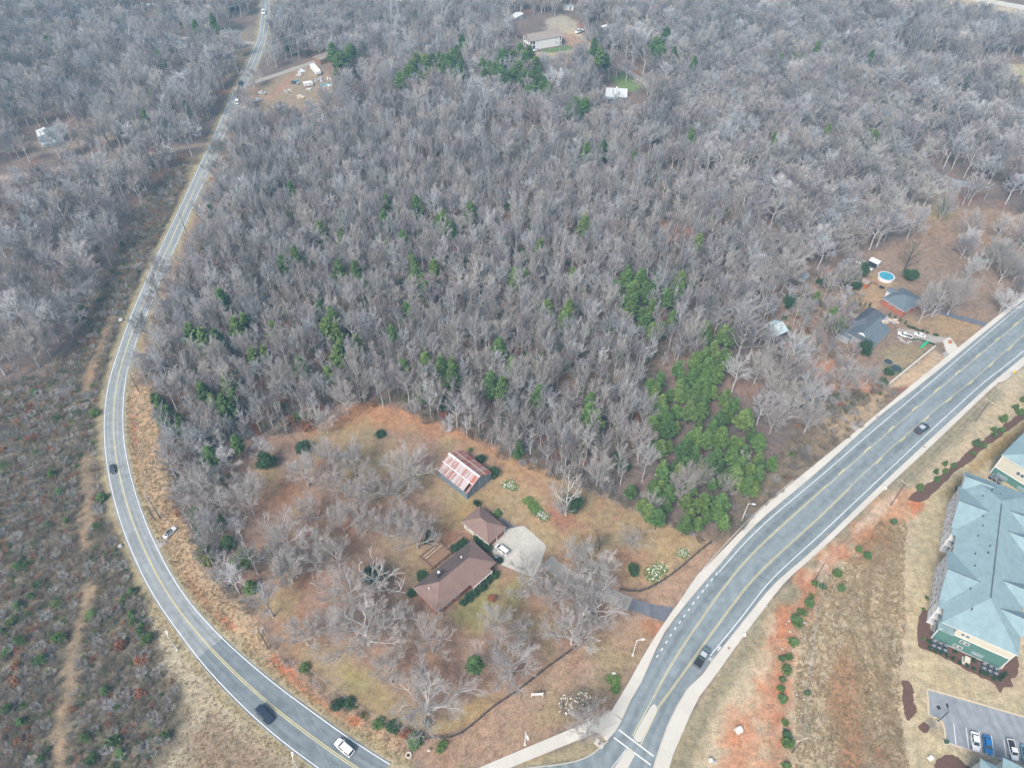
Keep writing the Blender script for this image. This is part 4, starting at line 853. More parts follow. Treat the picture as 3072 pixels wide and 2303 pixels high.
# ---------------------------------------------------------------- white two-storey building far back
p0, p1 = G(1590,152.4), G(1684.7,135.8); wa = math.atan2((p1-p0).y, (p1-p0).x); wl = (p1-p0).length
Wb = thing('two_storey_building', 'white two-storey building with tan gable roof and a corner porch', 'building', p0, wa)
wall_box(Wb, wl-3.4, 10, 6.3, 'trim', 8.6, wl/2+1.7, 5); hip_roof('roof', Wb, wl, 10, 6.3, 8.9, 0, 'rooftan', .5, cx=wl/2, cy=5)
for x in (0, 1.7):
    for y in (0, 3.3, 6.6, 9.9): boxp('porch_post', Wb, 'trim', x-.15,x+.15,y-.15,y+.15,0,6.2)
boxp('porch_floor', Wb, 'trim', -.2,3.4,-.1,10.1,3.0,3.3); boxp('porch_soffit', Wb, 'trim', -.2,3.4,-.1,10.1,5.9,6.2)
for x in (.9, 3.0):
    for z in (1.6, 4.5): boxp('porch_opening', Wb, 'dark', x-.6,x+.6,-.06 if x > 2 else .05,.0 if x > 2 else .1,z-.9,z+.9)
for x, z in ((5.6,5.2),(wl-4,5.0),(wl-4,2.2)): window(Wb, x, 0, z, 0, .9, .6)
for z in (1.5, 4.6): boxp('corner_opening', Wb, 'dark', wl-1.4,wl-.8,-.06,.02,z-1.2,z+1.2)
# ---------------------------------------------------------------- flat pale-roofed house
ctr, ang, L, Wd = fit([(1815.6,262.5),(1886,267),(1878.5,291.5),(1818,289)], 3.6)
Fh = thing('flat_roofed_house', 'low house with pale flat roof and white chimney by the curved drive', 'house', ctr, ang)
wall_box(Fh, L-1, Wd-1, 3.3, 'darkwood'); boxp('roof', Fh, 'roofwhite', -L/2,L/2,-Wd/2,Wd/2,3.3,3.62)
boxp('porch_roof', Fh, 'roofgrey', -L/2,L*.08,-Wd/2-2.6,-Wd/2-.02,3.05,3.3); boxp('porch_wall', Fh, 'darkwood', -L/2+.4,L*.05,-Wd/2-2.2,-Wd/2,0,3.05)
c_ = boxp('chimney', Fh, 'white', -.4,.6,Wd/2-2,Wd/2-1,3.6,5.0); boxp('chimney_flue', c_, 'dark', -.2,.4,Wd/2-1.8,Wd/2-1.2,5.0,5.06)
for x in (L*.2, L*.36): window(Fh, x, -(Wd-1)/2, 1.8, 0, 1.6, 1.5)
# ---------------------------------------------------------------- brick house and blue-roofed house by the main road
ctr, ang, L, Wd = fit([(2646,898),(2719.5,934.6),(2768.6,902),(2708,858)], 3.2); 
Bh = thing('brick_house', 'red brick house with slate blue roof beside the round pool', 'house', ctr, ang)
wall_box(Bh, L-.8, Wd-.8, 3.1, 'brickwall'); hip_roof('roof', Bh, L-.8, Wd-.8, 3.2, 5.4, 4.2, 'roofslate', .45)
ny = -(Wd-.8)/2; ys_ = 1
for x in (-1.6, 1.4): window(Bh, x, ny if ang < 0 else ny, 2.3, 0, .8, .8)
wall_box(Bh, 4, 3.2, 2.9, 'white', 3.9, -L/2-.2, 1.2, 'wing_wall'); hip_roof('wing_roof', Bh, 4, 3.2, 2.9, 4.0, 0, 'roofslate', .3, cx=-L/2-.2, cy=1.2)
window(Bh, -L/2-2.2, 1.2, 1.6, S_, 1.6, 1.5) 
for y in (-2.5, 2): window(Bh, (L-.8)/2, y, 1.7, math.pi/2, 1.4, 1.3)
ctr, ang, L, Wd = fit([(2545,971),(2606,921),(2660,948),(2604,998)], 3.8)
Ch = thing('gabled_house', 'dark blue roofed house with a front gable beside the white pickup', 'house', ctr, ang)
wall_box(Ch, L-.8, Wd-.8, 3.6, 'metalgrey'); hip_roof('roof', Ch, L-.8, Wd-.8, 3.8, 7.0, 3.2, 'roofslate2', .4)
pk, pe = G(2589,996,7.2), G(2642,953,7.2)
def toloc(o, p): c, s = math.cos(-o.rotation_euler[2]), math.sin(-o.rotation_euler[2]); q = p-o.location; return Vector((q.x*c-q.y*s, q.x*s+q.y*c, p.z))
a_, b_ = toloc(Ch, pk), toloc(Ch, pe); yr = (a_.y+b_.y)/2; gl = b_.x-a_.x
wall_box(Ch, gl-.6, 9.4, 3.5, 'metalgrey', 7.0, (a_.x+b_.x)/2, yr, 'wing_wall'); hip_roof('wing_roof', Ch, gl, 9.6, 3.7, 7.2, 0, 'roofslate', .4, cx=(a_.x+b_.x)/2, cy=yr)
window(Ch, (a_.x+b_.x)/2-(gl-.6)/2, yr, 4.8, S_, .8, 1.0)
MB().add([(a_.x-.42,yr-1.6,6.1),(a_.x-.42,yr+1.6,6.1),(a_.x-.42,yr,7.2)], [(0,2,1)]).build('gable_panel', MAT['trim'], Ch)
wall_box(Ch, 4.2, 5.0, 2.8, 'metalgrey', 0, a_.x+.5, yr+5.6, 'porch_wall'); hip_roof('porch_roof', Ch, 4.2, 5.0, 2.9, 4.0, 1.6, 'roofslate', .35, cx=a_.x+.5, cy=yr+5.6)
boxp('chimney', Ch, 'palewood', b_.x-.6,b_.x+.6,yr-2.2,yr-1.0,3.5,6.6)
for y in (-3,-.5,2): window(Ch, (L-.8)/2, y, 1.9, math.pi/2, 1.2, 1.4)
# ---------------------------------------------------------------- sheds
def shed(name, label, cen, rz, L, W, ez, pz, wall, roof, cat='shed', door=None):
    t = thing(name, label, cat, (cen.x, cen.y, 0), rz); wall_box(t, L-.3, W-.3, ez, wall, pz-.15); hip_roof('roof', t, L-.2, W-.2, ez+.05, pz, 0, roof, .2, .1, fascia=False)
    if door: boxp('door', t, door, L/2-.16,L/2-.08,-.7,.7,.05,min(2.1, ez-.1))
    return t
q = [G(2283,979,3), G(2325,960,3), G(2358,996,3), G(2323,1010,3)]; cn = sum(q, Vector())/4
shed('tin_roofed_shed', 'weathered shed with pale tin gable roof among the trees', cn, R(31), 7.6, 7.2, 3.0, 4.9, 'darkwood', 'roofmetal', door='dark')
q = [G(2356.6,1024,3), G(2400,1021,3), G(2394.6,1037,3), G(2363,1049,3)]; cn = sum(q, Vector())/4
shed('rusty_shed', 'collapsing shed with rusty pink tin roof below the pale tin shed', cn, R(22), 5.6, 4.2, 2.6, 3.5, 'wood', 'rusty', door='dark')
shed('grey_shed', 'small grey arched shed at the wood edge left of the orange shed', G(2410,840), R(40), 3.6, 2.8, 1.9, 3.0, 'metalgrey', 'roofgrey', door='darkwood')
shed('orange_shed', 'small orange cedar shed beside the round pool', G(2593,858), R(-48), 2.9, 3.4, 2.2, 3.3, 'orangewood', 'rooftan', door='orangewood')
t = shed('white_canopy_shed', 'white roofed shed with navy front behind the round pool', G(2620,797), R(-48), 3.9, 3.4, 2.5, 3.2, 'white', 'white')
MB().box(-1.85,1.85,-1.66,-1.56,.2,2.3).build('navy_front', MAT['car_navy'], t)
t = thing('brown_house', 'brown shingle roofed house mostly hidden behind bare trees', 'house', G(2254,452), R(20)); wall_box(t, 13, 9, 3.2, 'beige'); hip_roof('roof', t, 13, 9, 3.3, 5.8, 3, 'rooftan', .5)
for x in (-3,3): window(t, x, -4.5, 1.8, 0, 1.2, 1.2)
t = thing('lean_to_shed', 'small dark lean-to with white edged roof in the wood', 'shed', G(2005,528), R(14)); wall_box(t, 5.4, 3.6, 2.3, 'darkwood'); boxp('roof', t, 'roofbrown2', -3,3,-2.1,2.1,2.35,2.5); boxp('roof_edge', t, 'trim', -3.05,3.05,-2.2,-2.1,2.3,2.52)
# left edge white-roofed house
c0 = G(155,418); t = thing('patchwork_house', 'house with white and grey patched roof and front awning by the dirt track', 'house', c0, R(-58))
wall_box(t, 15, 11, 3.2, 'white'); hip_roof('roof', t, 15, 11, 3.3, 4.6, 3.5, 'roofgrey', .4)
MB().add([(-6.6,-5.4,3.62),(2.4,-5.4,3.62),(2.4,-.9,4.55),(-6.6,-.9,4.55)], [(0,1,2,3)]).build('white_roof_sheet', MAT['roofwhite'], t)
for y0, y1 in ((-5.4,-.6),(.2,3.2)):
    a = boxp('awning', t, 'roofmetal', 7.7,11.2,y0,y1,2.5,2.62)
    for y in (y0+.1, y1-.1): boxp('awning_post', a, 'trim', 10.9,11.05,y-.06,y+.06,0,2.5)
for y in (-3,0,3): window(t, 7.5, y, 1.7, math.pi/2, 1.1, 1.1)
# mobile homes and distant houses
def mobile(label, p, q, wall='white', roof='roofgrey', w=4.2, cat='mobile home', h=2.9):
    a, b = G(*p), G(*q); d = b-a; t = thing('mobile_home', label, cat, (a+b)/2, math.atan2(d.y, d.x)); L = d.length
    wall_box(t, L, w, h, wall); hip_roof('roof', t, L, w, h+.05, h+.7, 0, roof, .15, .1, fascia=False)
    for x in np.linspace(-L/2+1.6, L/2-1.6, max(2, int(L/4))): window(t, x, -w/2, h*.6, 0, .9, .8)
    boxp('door', t, 'darkwood', L*.1,L*.1+.9,-w/2-.05,-w/2+.02,.3,2.3); return t
mobile('white silver trailer home alone in the left wood', (128,214), (178,216), 'white', 'roofwhite', 3.0)
mobile('long grey mobile home with dark skirt beside the far road bend', (634,50), (726,24), 'darkwood', 'roofgrey', 4.6)
mobile('pale blue mobile home at the top left among trees', (446,26), (494,30), 'metalgrey', 'roofmetal')
mobile('white mobile home along the far gravel road', (534,140), (600,148), 'white', 'roofgrey')
mobile('faded mobile home half hidden beyond the gravel road', (382,120), (418,124), 'metalgrey', 'roofgrey')
mobile('low pale mobile home deep in the left wood', (252,98), (310,106), 'metalgrey', 'rooftan')
mobile('white mobile home cut off by the left edge', (-16,52), (24,50), 'white', 'roofmetal')
mobile('grey mobile home beside the scrap heap in the left wood', (548,228), (584,226), 'metalgrey', 'roofgrey')
mobile('long white house roof seen through trees left of the white building', (1516,76), (1560,52), 'white', 'roofwhite', 6)
mobile('small white trailer above the gravel lot at the top', (1690,30), (1720,30), 'white', 'roofgrey', 3)
mobile('blue roofed house hidden in trees near the transmission tower', (1090,152), (1150,150), 'metalgrey', 'roofslate', 7)
mobile('tan roofed shed by the scrap yard lane', (952,190), (992,176), 'wood', 'rooftan', 8, 'shed')
t = mobile('white house with pale roof at the top left road bend', (602,36), (638,34), 'white', 'roofwhite', 7, 'house', 3.4)
mobile('grey roofed house hidden behind the trees right of centre', (2440,478), (2500,470), 'metalgrey', 'roofslate', 8, 'house')
mobile('pale roofed house at the right of the side road', (2792,572), (2840,556), 'offwhite', 'rooftan', 8, 'house')
# ---------------------------------------------------------------- vehicles
def loft(secs, close=True):
    """body lofted from (x, half width, z bottom, z top, shoulder) stations"""
    m = MB(); n = 10
    for x, hw, zb, zt in secs:
        r = min(.12, (zt-zb)*.3)
        m.v += [(x,-hw*.86,zb),(x,-hw,zb+r),(x,-hw*1.0,zt-r*1.3),(x,-hw*.86,zt),(x,-hw*.3,zt+.02),(x,hw*.3,zt+.02),(x,hw*.86,zt),(x,hw,zt-r*1.3),(x,hw,zb+r),(x,hw*.86,zb)]
    for i in range(len(secs)-1):
        for k in range(n): m.f.append((i*n+k, (i+1)*n+k, (i+1)*n+(k+1) % n, i*n+(k+1) % n))
    m.f.append(tuple(range(n))); m.f.append(tuple((len(secs)-1)*n+k for k in reversed(range(n))))
    return m
def cabin(m, xb0, xb1, xt0, xt1, hwb, hwt, zb, zt):
    m.add([(xb0,-hwb,zb),(xb1,-hwb,zb),(xb1,hwb,zb),(xb0,hwb,zb),(xt0,-hwt,zt),(xt1,-hwt,zt),(xt1,hwt,zt),(xt0,hwt,zt)], [(4,5,6,7),(0,1,5,4),(1,2,6,5),(2,3,7,6),(3,0,4,7)])
def quad_on(a, b, c, d, ins, proud):
    """inset copy of a face, pushed out"""
    P = [Vector(q) for q in (a,b,c,d)]; ce = sum(P, Vector())/4; n = (P[1]-P[0]).cross(P[3]-P[0]).normalized()
    return [q+(ce-q)*ins+n*proud for q in P]
CARS = {}
def car_proto(kind):
    if kind in CARS: return CARS[kind]
    out = []; S = {'sedan': ([(-2.35,.66,.42,.72),(-2.25,.80,.32,.92),(-1.7,.90,.28,1.0),(-.6,.92,.26,.98),(.9,.92,.26,.95),(1.6,.89,.28,.86),(2.15,.80,.3,.76),(2.35,.62,.4,.62)], (-1.75,1.15,-1.15,.35,.82,.64,.95,1.45)),
         'suv': ([(-2.35,.78,.45,.9),(-2.28,.88,.36,1.05),(-1.2,.95,.34,1.08),(.9,.95,.34,1.05),(1.7,.92,.36,1.0),(2.25,.84,.4,.9),(2.38,.7,.45,.75)], (-2.25,1.25,-2.0,.55,.86,.70,1.02,1.72)),
         'van': ([(-2.4,.82,.4,.95),(-2.3,.92,.34,1.1),(0,.97,.32,1.1),(1.3,.96,.32,1.05),(2.0,.9,.34,.92),(2.4,.7,.4,.72)], (-2.32,1.75,-2.12,.75,.88,.72,1.05,1.75)),
         'pickup': ([(-.45,.95,.42,1.08),(.2,.96,.42,1.08),(1.4,.95,.42,1.06),(2.3,.92,.44,1.02),(2.7,.82,.48,.92),(2.8,.7,.5,.8)], (-.45,1.55,-.3,.95,.88,.74,1.04,1.82))}[kind]
    secs, cb = S; m = loft(secs); cabin(m, *cb); zt = cb[7]
    body = m.mesh('body'); body.polygons.foreach_set('use_smooth', [False]*len(body.polygons)); out.append(('body', body, None))
    xb0,xb1,xt0,xt1,hb,ht,zb,zt = cb
    B0,B1,B2,B3 = (xb0,-hb,zb),(xb1,-hb,zb),(xb1,hb,zb),(xb0,hb,zb); T0,T1,T2,T3 = (xt0,-ht,zt),(xt1,-ht,zt),(xt1,ht,zt),(xt0,ht,zt)
    def gl(name, f, ins=.14): me = MB().add(quad_on(*f, ins, .012), [(0,1,2,3)]).mesh(name); out.append((name, me, 'glass'))
    gl('windshield', (B1,B2,T2,T1)); gl('rear_window', (B3,B0,T0,T3))
    mid = lambda p, q, t: tuple(Vector(p).lerp(Vector(q), t))
    for a,b,c,d in ((B0,B1,T1,T0),(B2,B3,T3,T2)):
        gl('side_window', (a, mid(a,b,.5), mid(d,c,.5), d), .12); gl('side_window', (mid(a,b,.5), b, c, mid(d,c,.5)), .12)
    if kind == 'pickup':
        bm = MB(); bm.box(-2.8,-.45,-.95,.95,.45,.72); out.append(('bed_floor', bm.mesh('bed_floor'), 'blackmetal'))
        bs = MB(); bs.box(-2.8,-.45,-.95,-.87,.72,1.1); bs.box(-2.8,-.45,.87,.95,.72,1.1); bs.box(-2.8,-2.7,-.87,.87,.72,1.1); out.append(('bed_side', bs.mesh('bed_side'), None))
    wr, wx0, wx1 = (.34,-1.42,1.42) if kind in ('sedan','van','suv') else (.4,-1.75,1.85)
    xf, xr = secs[-1][0], (secs[0][0] if kind != 'pickup' else -2.8)
    hwm = max(s[1] for s in secs)
    for s in (-1,1):
        out.append(('headlight', MB().box(xf-.2,xf-.04,s*.55-.16,s*.55+.16,.62,.76).mesh('headlight'), 'lampclear'))
        out.append(('tail_light', MB().box(xr-.03,xr+.08,s*.62-.12,s*.62+.12,.72,.9).mesh('tail_light'), 'lampred'))
        out.append(('mirror', MB().box(xb1-.35,xb1-.15,s*(hwm+.02)-.1,s*(hwm+.02)+.1,zb,zb+.14).mesh('mirror'), None))
        for x in (wx0, wx1):
            out.append(('wheel', MB().tube([(x,s*(hwm-.2),wr),(x,s*(hwm+.02),wr)], wr, 14).mesh('wheel'), 'tyre', ('rim', MB().tube([(x,s*(hwm-.1),wr),(x,s*(hwm+.035),wr)], wr*.6, 10).mesh('rim'), 'rim')))
    for q in out:
        if q[2]: q[1].materials.append(MAT[q[2]])
        if len(q) > 3: q[3][1].materials.append(MAT[q[3][2]])
    CARS[kind] = out; return out
_body = {}
def vehicle(kind, label, front, rear, mat, cat='car', z=.6, roof=None, group=None):
    f, r = G(*front, z), G(*rear, z); d = f-r; L = d.length; nom = 5.6 if kind == 'pickup' else 4.75
    t = thing({'sedan':'car','suv':'car','van':'van','pickup':'pickup_truck'}[kind], label, cat, ((f.x+r.x)/2, (f.y+r.y)/2, .03), math.atan2(d.y, d.x), group, max(.85, min(1.35, L/nom)))
    for q in car_proto(kind):
        me = q[1]
        if q[2] is None:
            k = (kind, q[0], mat, me.name)
            if k not in _body: c = me.copy(); c.materials.append(MAT[mat]); _body[k] = c
            me = _body[k]
        o = new_obj(q[0], me, t)
        if len(q) > 3: new_obj(q[3][0], q[3][1], o)
    if roof:
        xb0,xb1,xt0,xt1,hb,ht,zb,zt = {'sedan':(-1.75,1.15,-1.15,.35,.82,.64,.95,1.45),'suv':(-2.25,1.25,-2.0,.55,.86,.70,1.02,1.72),'pickup':(-.45,1.55,-.3,.95,.88,.74,1.04,1.82),'van':(-2.32,1.75,-2.12,.75,.88,.72,1.05,1.75)}[kind]
        boxp('roof_panel', t, roof, xt0+.05,xt1-.05,-ht+.06,ht-.06,zt,zt+.02)
    return t
vehicle('sedan', 'dark grey car driving down the two-lane road on its left bend', (340,1420), (335,1393), 'car_dark')
vehicle('sedan', 'white sedan with black glass roof parked on the gravel turnout', (526,1580), (492,1613), 'car_white', roof='glass')
vehicle('suv', 'dark navy car on the two-lane road near the bottom edge', (815,2165), (774,2121), 'car_navy')
vehicle('suv', 'white sport utility car on the two-lane road ahead of the bottom edge', (1010,2221), (1058,2263), 'car_white')
vehicle('pickup', 'grey green pickup truck passing the bicycle lane symbol', (2124,1944), (2089,2000), 'car_grey', 'pickup truck', roof='car_silver')
vehicle('sedan', 'dark car with pale roof alone on the upper main road', (2783,1274), (2748,1298), 'car_dark', roof='car_silver')
vehicle('pickup', 'white pickup truck parked on the drive of the blue-roofed house', (2693,999), (2737,1013), 'car_white', 'pickup truck')
vehicle('sedan', 'white sedan parked behind the white pickup on the drive', (2742,999), (2777,1009), 'car_white')
vehicle('van', 'white minivan parked on the concrete apron by the garage', (1489,1635), (1524,1662), 'car_white', 'van')
vehicle('sedan', 'white sedan parked in the apartment car park beside the blue car', (2930,2253), (2922,2194), 'car_white')
vehicle('sedan', 'bright blue sedan parked in the apartment car park', (2968,2263), (2959,2204), 'car_blue')
vehicle('pickup', 'white pickup truck with black bed parked in the apartment car park', (3046,2280), (3030,2217), 'car_white', 'pickup truck')
vehicle('sedan', 'pale blue car cut off by the right edge of the car park', (3083,2291), (3072,2233), 'car_cyan')
vehicle('sedan', 'dark car far up the two-lane road near the scrap yard', (719,257), (724,246), 'car_navy')
vehicle('suv', 'white car far up the two-lane road below the dark car', (716,300), (710,313), 'car_white')
vehicle('suv', 'white car at the very top of the two-lane road', (791,44), (791,33), 'car_white')
vehicle('pickup', 'white pickup parked against the porch of the white two-storey building', (1599,153), (1620,148), 'car_white', 'pickup truck')
vehicle('pickup', 'white pickup on the red dirt right of the white two-storey building', (1727,100), (1748,92), 'car_white', 'pickup truck')
vehicle('pickup', 'white pickup in the trees beside the far access road', (1843,137), (1860,131), 'car_white', 'pickup truck')
vehicle('sedan', 'maroon car parked left of the brick house trees', (2787,914), (2800,921), 'car_maroon')
vehicle('sedan', 'dark maroon car parked right of the brick house trees', (2813,925), (2828,919), 'car_maroon')
vehicle('pickup', 'white pickup deep in the left wood by the scrap heap', (501,206), (513,203), 'car_white', 'pickup truck')
vehicle('suv', 'small dark truck in the scrap yard beside the blue tarpaulin', (876,247), (886,249), 'car_dark')
vehicle('pickup', 'white truck beside the road at the left end of the scrap yard', (780,278), (793,280), 'car_white', 'pickup truck')
vehicle('van', 'white van in the scrap yard', (888,224), (905,226), 'car_white', 'van')
def camper(label, a, b, w=2.6, h=2.9, cat='camper'):
    p, q = G(*a), G(*b); d = q-p; L = d.length; t = thing('camper_trailer', label, cat, (p+q)/2, math.atan2(d.y, d.x))
    m = MB(); P = [(-L/2,.5),(L/2-.5,.5),(L/2,1.2),(L/2,h-.5),(L/2-.6,h),(-L/2+.3,h),(-L/2,h-.4)]; n = len(P)
    m.add([(x,-w/2,z) for x,z in P]+[(x,w/2,z) for x,z in P], [tuple(range(n)), tuple(range(2*n-1,n-1,-1))]+[(i+n,(i+1)%n+n,(i+1)%n,i) for i in range(n)]); m.build('body', MAT['white'], t)
    for x in (-L*.25, L*.2): window(t, x, -w/2, h*.62, 0, .8, .6)
    for s in (-1,1): MB().tube([(0,s*(w/2-.3),.38),(0,s*(w/2-.05),.38)], .38, 12).build('wheel', MAT['tyre'], t)
    return t
camper('white camper trailer in trees right of the white two-storey building', (1798,96), (1822,88))
camper('large white box trailer in the scrap yard', (938,206), (958,228), 3, 3.2, 'trailer'); camper('long white trailer along the front of the scrap yard', (912,260), (940,256), 2.6, 2.4, 'trailer')
# scrap yard odds and ends
def heap(name, label, cat, px, r, mat, seed, group=None, h=.8):
    g = random.Random(seed); t = thing(name, label, cat, G(*px), g.random()*6, group)
    for i in range(6):
        a, b = g.uniform(-r, r), g.uniform(-r, r)*.8; s = g.uniform(.3, .7)*r
        MB().prism([(a-s,b-s*.5),(a+s*.9,b-s*.6),(a+s,b+s*.4),(a-s*.7,b+s*.6)], 0 if i < 3 else .2, h*g.uniform(.4,1)).build('scrap_piece', MAT[mat if i % 3 else 'metalgrey'], t)
    return t
for i, (p, mt, w) in enumerate([((898,212),'white','pale scrap pile behind the white van'),((912,216),'white','white appliance heap behind the scrap yard van'),((930,250),'metalgrey','grey scrap heap in the middle of the scrap yard'),((960,240),'metalgrey','grey scrap heap at the right of the scrap yard'),
        ((892,247),'tarp','turquoise tarpaulin over a heap in the scrap yard'),((980,258),'tarp','blue covered pile at the right end of the scrap yard'),((990,256),'white','white pile at the right end of the scrap yard'),((985,238),'white','small white heap under the tall pines'),
        ((928,268),'white','low white heap in front of the long white trailer'),((900,292),'palewood','pale timber pile at the front of the scrap yard'),((843,323),'white','scattered white debris below the scrap yard'),((868,275),'palewood','leaning plank pile on the scrap yard grass'),((775,302),'metalgrey','grey scrap beside the road below the white truck'),
        ((519,238),'white','white sheet metal scrap in the left wood'),((566,240),'white','broken white frames beside the grey mobile home')]):
    heap('scrap_heap', w, 'scrap', p, 2.4 if i not in (7,8) else 1.4, mt, i)
# ---------------------------------------------------------------- garden things by the main road
pc = G(2655.8,836); t = thing('swimming_pool', 'round above-ground pool with teal cover', 'pool', pc)
n = 28; ring = lambda r: [(r*math.cos(2*math.pi*i/n), r*math.sin(2*math.pi*i/n)) for i in range(n)]
MB().prism(ring(3.15), 0, 1.3).build('pool_wall', MAT['white'], t); MB().prism(ring(2.9), 1.3, 1.38).build('cover', MAT['pool'], t)
m = MB(); ro, ri = ring(3.3), ring(2.92); m.add([(*p,1.42) for p in ro]+[(*p,1.42) for p in ri], [(i,(i+1)%n,n+(i+1)%n,n+i) for i in range(n)]); m.build('rim', MAT['trim'], t)
def trampoline(label, px, r, legs='metalgrey', ringm='leafbright'):
    t = thing('trampoline', label, 'trampoline', G(*px)); n = 22
    MB().prism([(r*.85*math.cos(2*math.pi*i/n), r*.85*math.sin(2*math.pi*i/n)) for i in range(n)], .86, .9).build('mat', MAT['car_dark'], t)
    m = MB(); a = [(r*math.cos(2*math.pi*i/n), r*math.sin(2*math.pi*i/n), .92) for i in range(n)]; b = [(x*.86, y*.86, .93) for x, y, _ in a]
    m.add(a+b, [(i,(i+1)%n,n+(i+1)%n,n+i) for i in range(n)]); m.build('pad', MAT[ringm], t)
    for i in range(6): x, y = r*.96*math.cos(i*math.pi/3), r*.96*math.sin(i*math.pi/3); MB().tube([(x,y,0),(x,y,.92)], .05, 5).build('leg', MAT[legs], t)
    return t
trampoline('round black trampoline with green rim near the white garden wall', (2686,1110), 2.2)
trampoline('round trampoline with pale rim left of the green-rimmed one', (2662,1090), 1.9, 'metalgrey', 'drygrass')
wa_, wb_ = G(2666,1156), G(2802,1044); d = wb_-wa_; t = thing('garden_wall', 'long white garden wall beside the main road', 'wall', wa_, math.atan2(d.y, d.x))
npan = 9
for i in range(npan): boxp('wall_panel', t, 'concrete', d.length*i/npan+.01, d.length*(i+1)/npan-.01, -.14,.14, 0, 1.25)
boxp('coping', t, 'slab', 0, d.length, -.24,.24, 1.25, 1.35)
t = thing('slide', 'green plastic garden slide beside the drive', 'slide', G(2771,1038), R(35))
m = MB(); m.add([(-1.9,-.4,.1),(-1.9,.4,.1),(1.2,.4,1.5),(1.2,-.4,1.5),(1.9,.4,1.55),(1.9,-.4,1.55),(-1.9,-.4,.02),(-1.9,.4,.02),(1.2,.4,1.42),(1.2,-.4,1.42),(1.9,.4,1.47),(1.9,-.4,1.47)], [(0,3,2,1),(3,5,4,2),(6,7,8,9),(9,8,10,11),(0,6,9,3),(1,2,8,7),(2,4,10,8),(3,9,11,5),(4,5,11,10),(0,1,7,6)]); m.build('chute', MAT['slidegreen'], t)
for s in (-.4,.4): MB().bar((-1.9,s,.25),(1.2,s,1.65),.07,.22).build('chute_side', MAT['slidegreen'], t); MB().bar((1.85,s,0),(1.85,s,1.5),.08).build('leg', MAT['slidegreen'], t)
t = thing('swing_frame', 'white swing frame beside the orange shed', 'swing', G(2576,868), R(-30))
for x in (-1,1):
    MB().bar((x,-.6,0),(x,0,2),.1).build('leg', MAT['white'], t); MB().bar((x,.6,0),(x,0,2),.1).build('leg', MAT['white'], t)
MB().bar((-1.1,0,2),(1.1,0,2),.1).build('top_beam', MAT['white'], t); boxp('swing_seat', t, 'darkwood', -.4,.4,-.15,.15,.5,.56)
for p, w, mt in (((2608,812),'white table beside the white canopy shed','white'),((2573,792),'white crate left of the white canopy shed','white'),((2590,790),'second white crate beside the white canopy shed','metalgrey'),((2643,866),'dark barbecue grill below the pool','blackmetal'),((2626,852),'pink toy cart below the pool','rusty')):
    t = thing('garden_item', w, 'garden item', G(*p), R(-48)); boxp('top', t, mt, -1,1,-.7,.7,.85,.95)
    for x in (-.85,.85):
        for y in (-.55,.55): boxp('leg', t, 'metalgrey', x-.05,x+.05,y-.05,y+.05,0,.85)
for i, (x, y) in enumerate([(1215,830),(1250,870),(1300,905),(1360,920),(1410,880)]):
    heap('rock_edging', 'pile of pale edging stones, number %s along the curved bed below the white pickup' % ('one','two','three','four','five')[i], 'stone', (2500+x*.1628, 880+y*.1628), .6, 'rock', 40+i, 'edging stones below the white pickup', .5)
heap('rubble_pile', 'white rubble pile between the two blue-roofed houses', 'rubble', (2655,962), 2.0, 'concrete', 60); heap('rubble_pile', 'pale timber stack above the white pickup', 'rubble', (2682,966), 1.6, 'palewood', 61)
heap('rubble_pile', 'broken white lumber left of the blue-roofed house', 'rubble', (2556,946), 1.6, 'palewood', 62); heap('firewood_pile', 'small orange firewood pile by the concrete drive', 'firewood', (2853,1027), .9, 'orangewood', 63)
# ---------------------------------------------------------------- street lamps, poles, wires, signs
def lamp(label, base, top, arm, mat='white', group='white street lamps', z=8.6):
    b = G(*base); t = thing('street_lamp', label, 'street lamp', b, 0, group)
    h = z; MB().tube([(0,0,0),(0,0,h)], .13, 8, .08).build('pole', MAT[mat], t); boxp('base', t, 'concrete', -.3,.3,-.3,.3,0,.25)
    a = Vector(arm).normalized()*1.3; MB().tube([(0,0,h-.1),(a.x*.6,a.y*.6,h+.15),(a.x,a.y,h+.15)], .07, 6).build('arm', MAT[mat], t)
    hd = MB(); hd.bar((a.x*.8,a.y*.8,h+.15),(a.x*1.5,a.y*1.5,h+.12),.42,.2); hd = hd.build('lamp_head', MAT[mat], t)
    MB().bar((a.x*.9,a.y*.9,h+.03),(a.x*1.45,a.y*1.45,h+.0),.32,.05).build('lens', MAT['lampclear'], hd); return t
lamp('white street lamp left of the main road below the driveway', (1898,1965), None, (1,.1,0)); lamp('white street lamp beside the green pines on the main road', (2225,1561), None, (1,-.2,0))
lamp('white street lamp beside the pavement at the bottom of the picture', (1575,2233), None, (.3,-1,0))
lamp('white street lamp on a pole beside the two-lane road near its seam', (532,1948), None, (-.6,1,0), z=7)
lamp('white lamp on a pole at the bottom edge beside the two-lane road', (896,2308), None, (-.3,1,0), z=6)
lamp('dark car park lamp standing at the kerb corner', (2812,2164), None, (.2,1,0), 'blackmetal', None, 6.2)
lamp('lamp post beside the far access road above the pale-roofed house', (1916,252), None, (-1,0,0), 'polewood', None, 9); lamp('lamp post at the right end of the white two-storey building', (1724,152), None, (-1,0,0), 'polewood', None, 9)
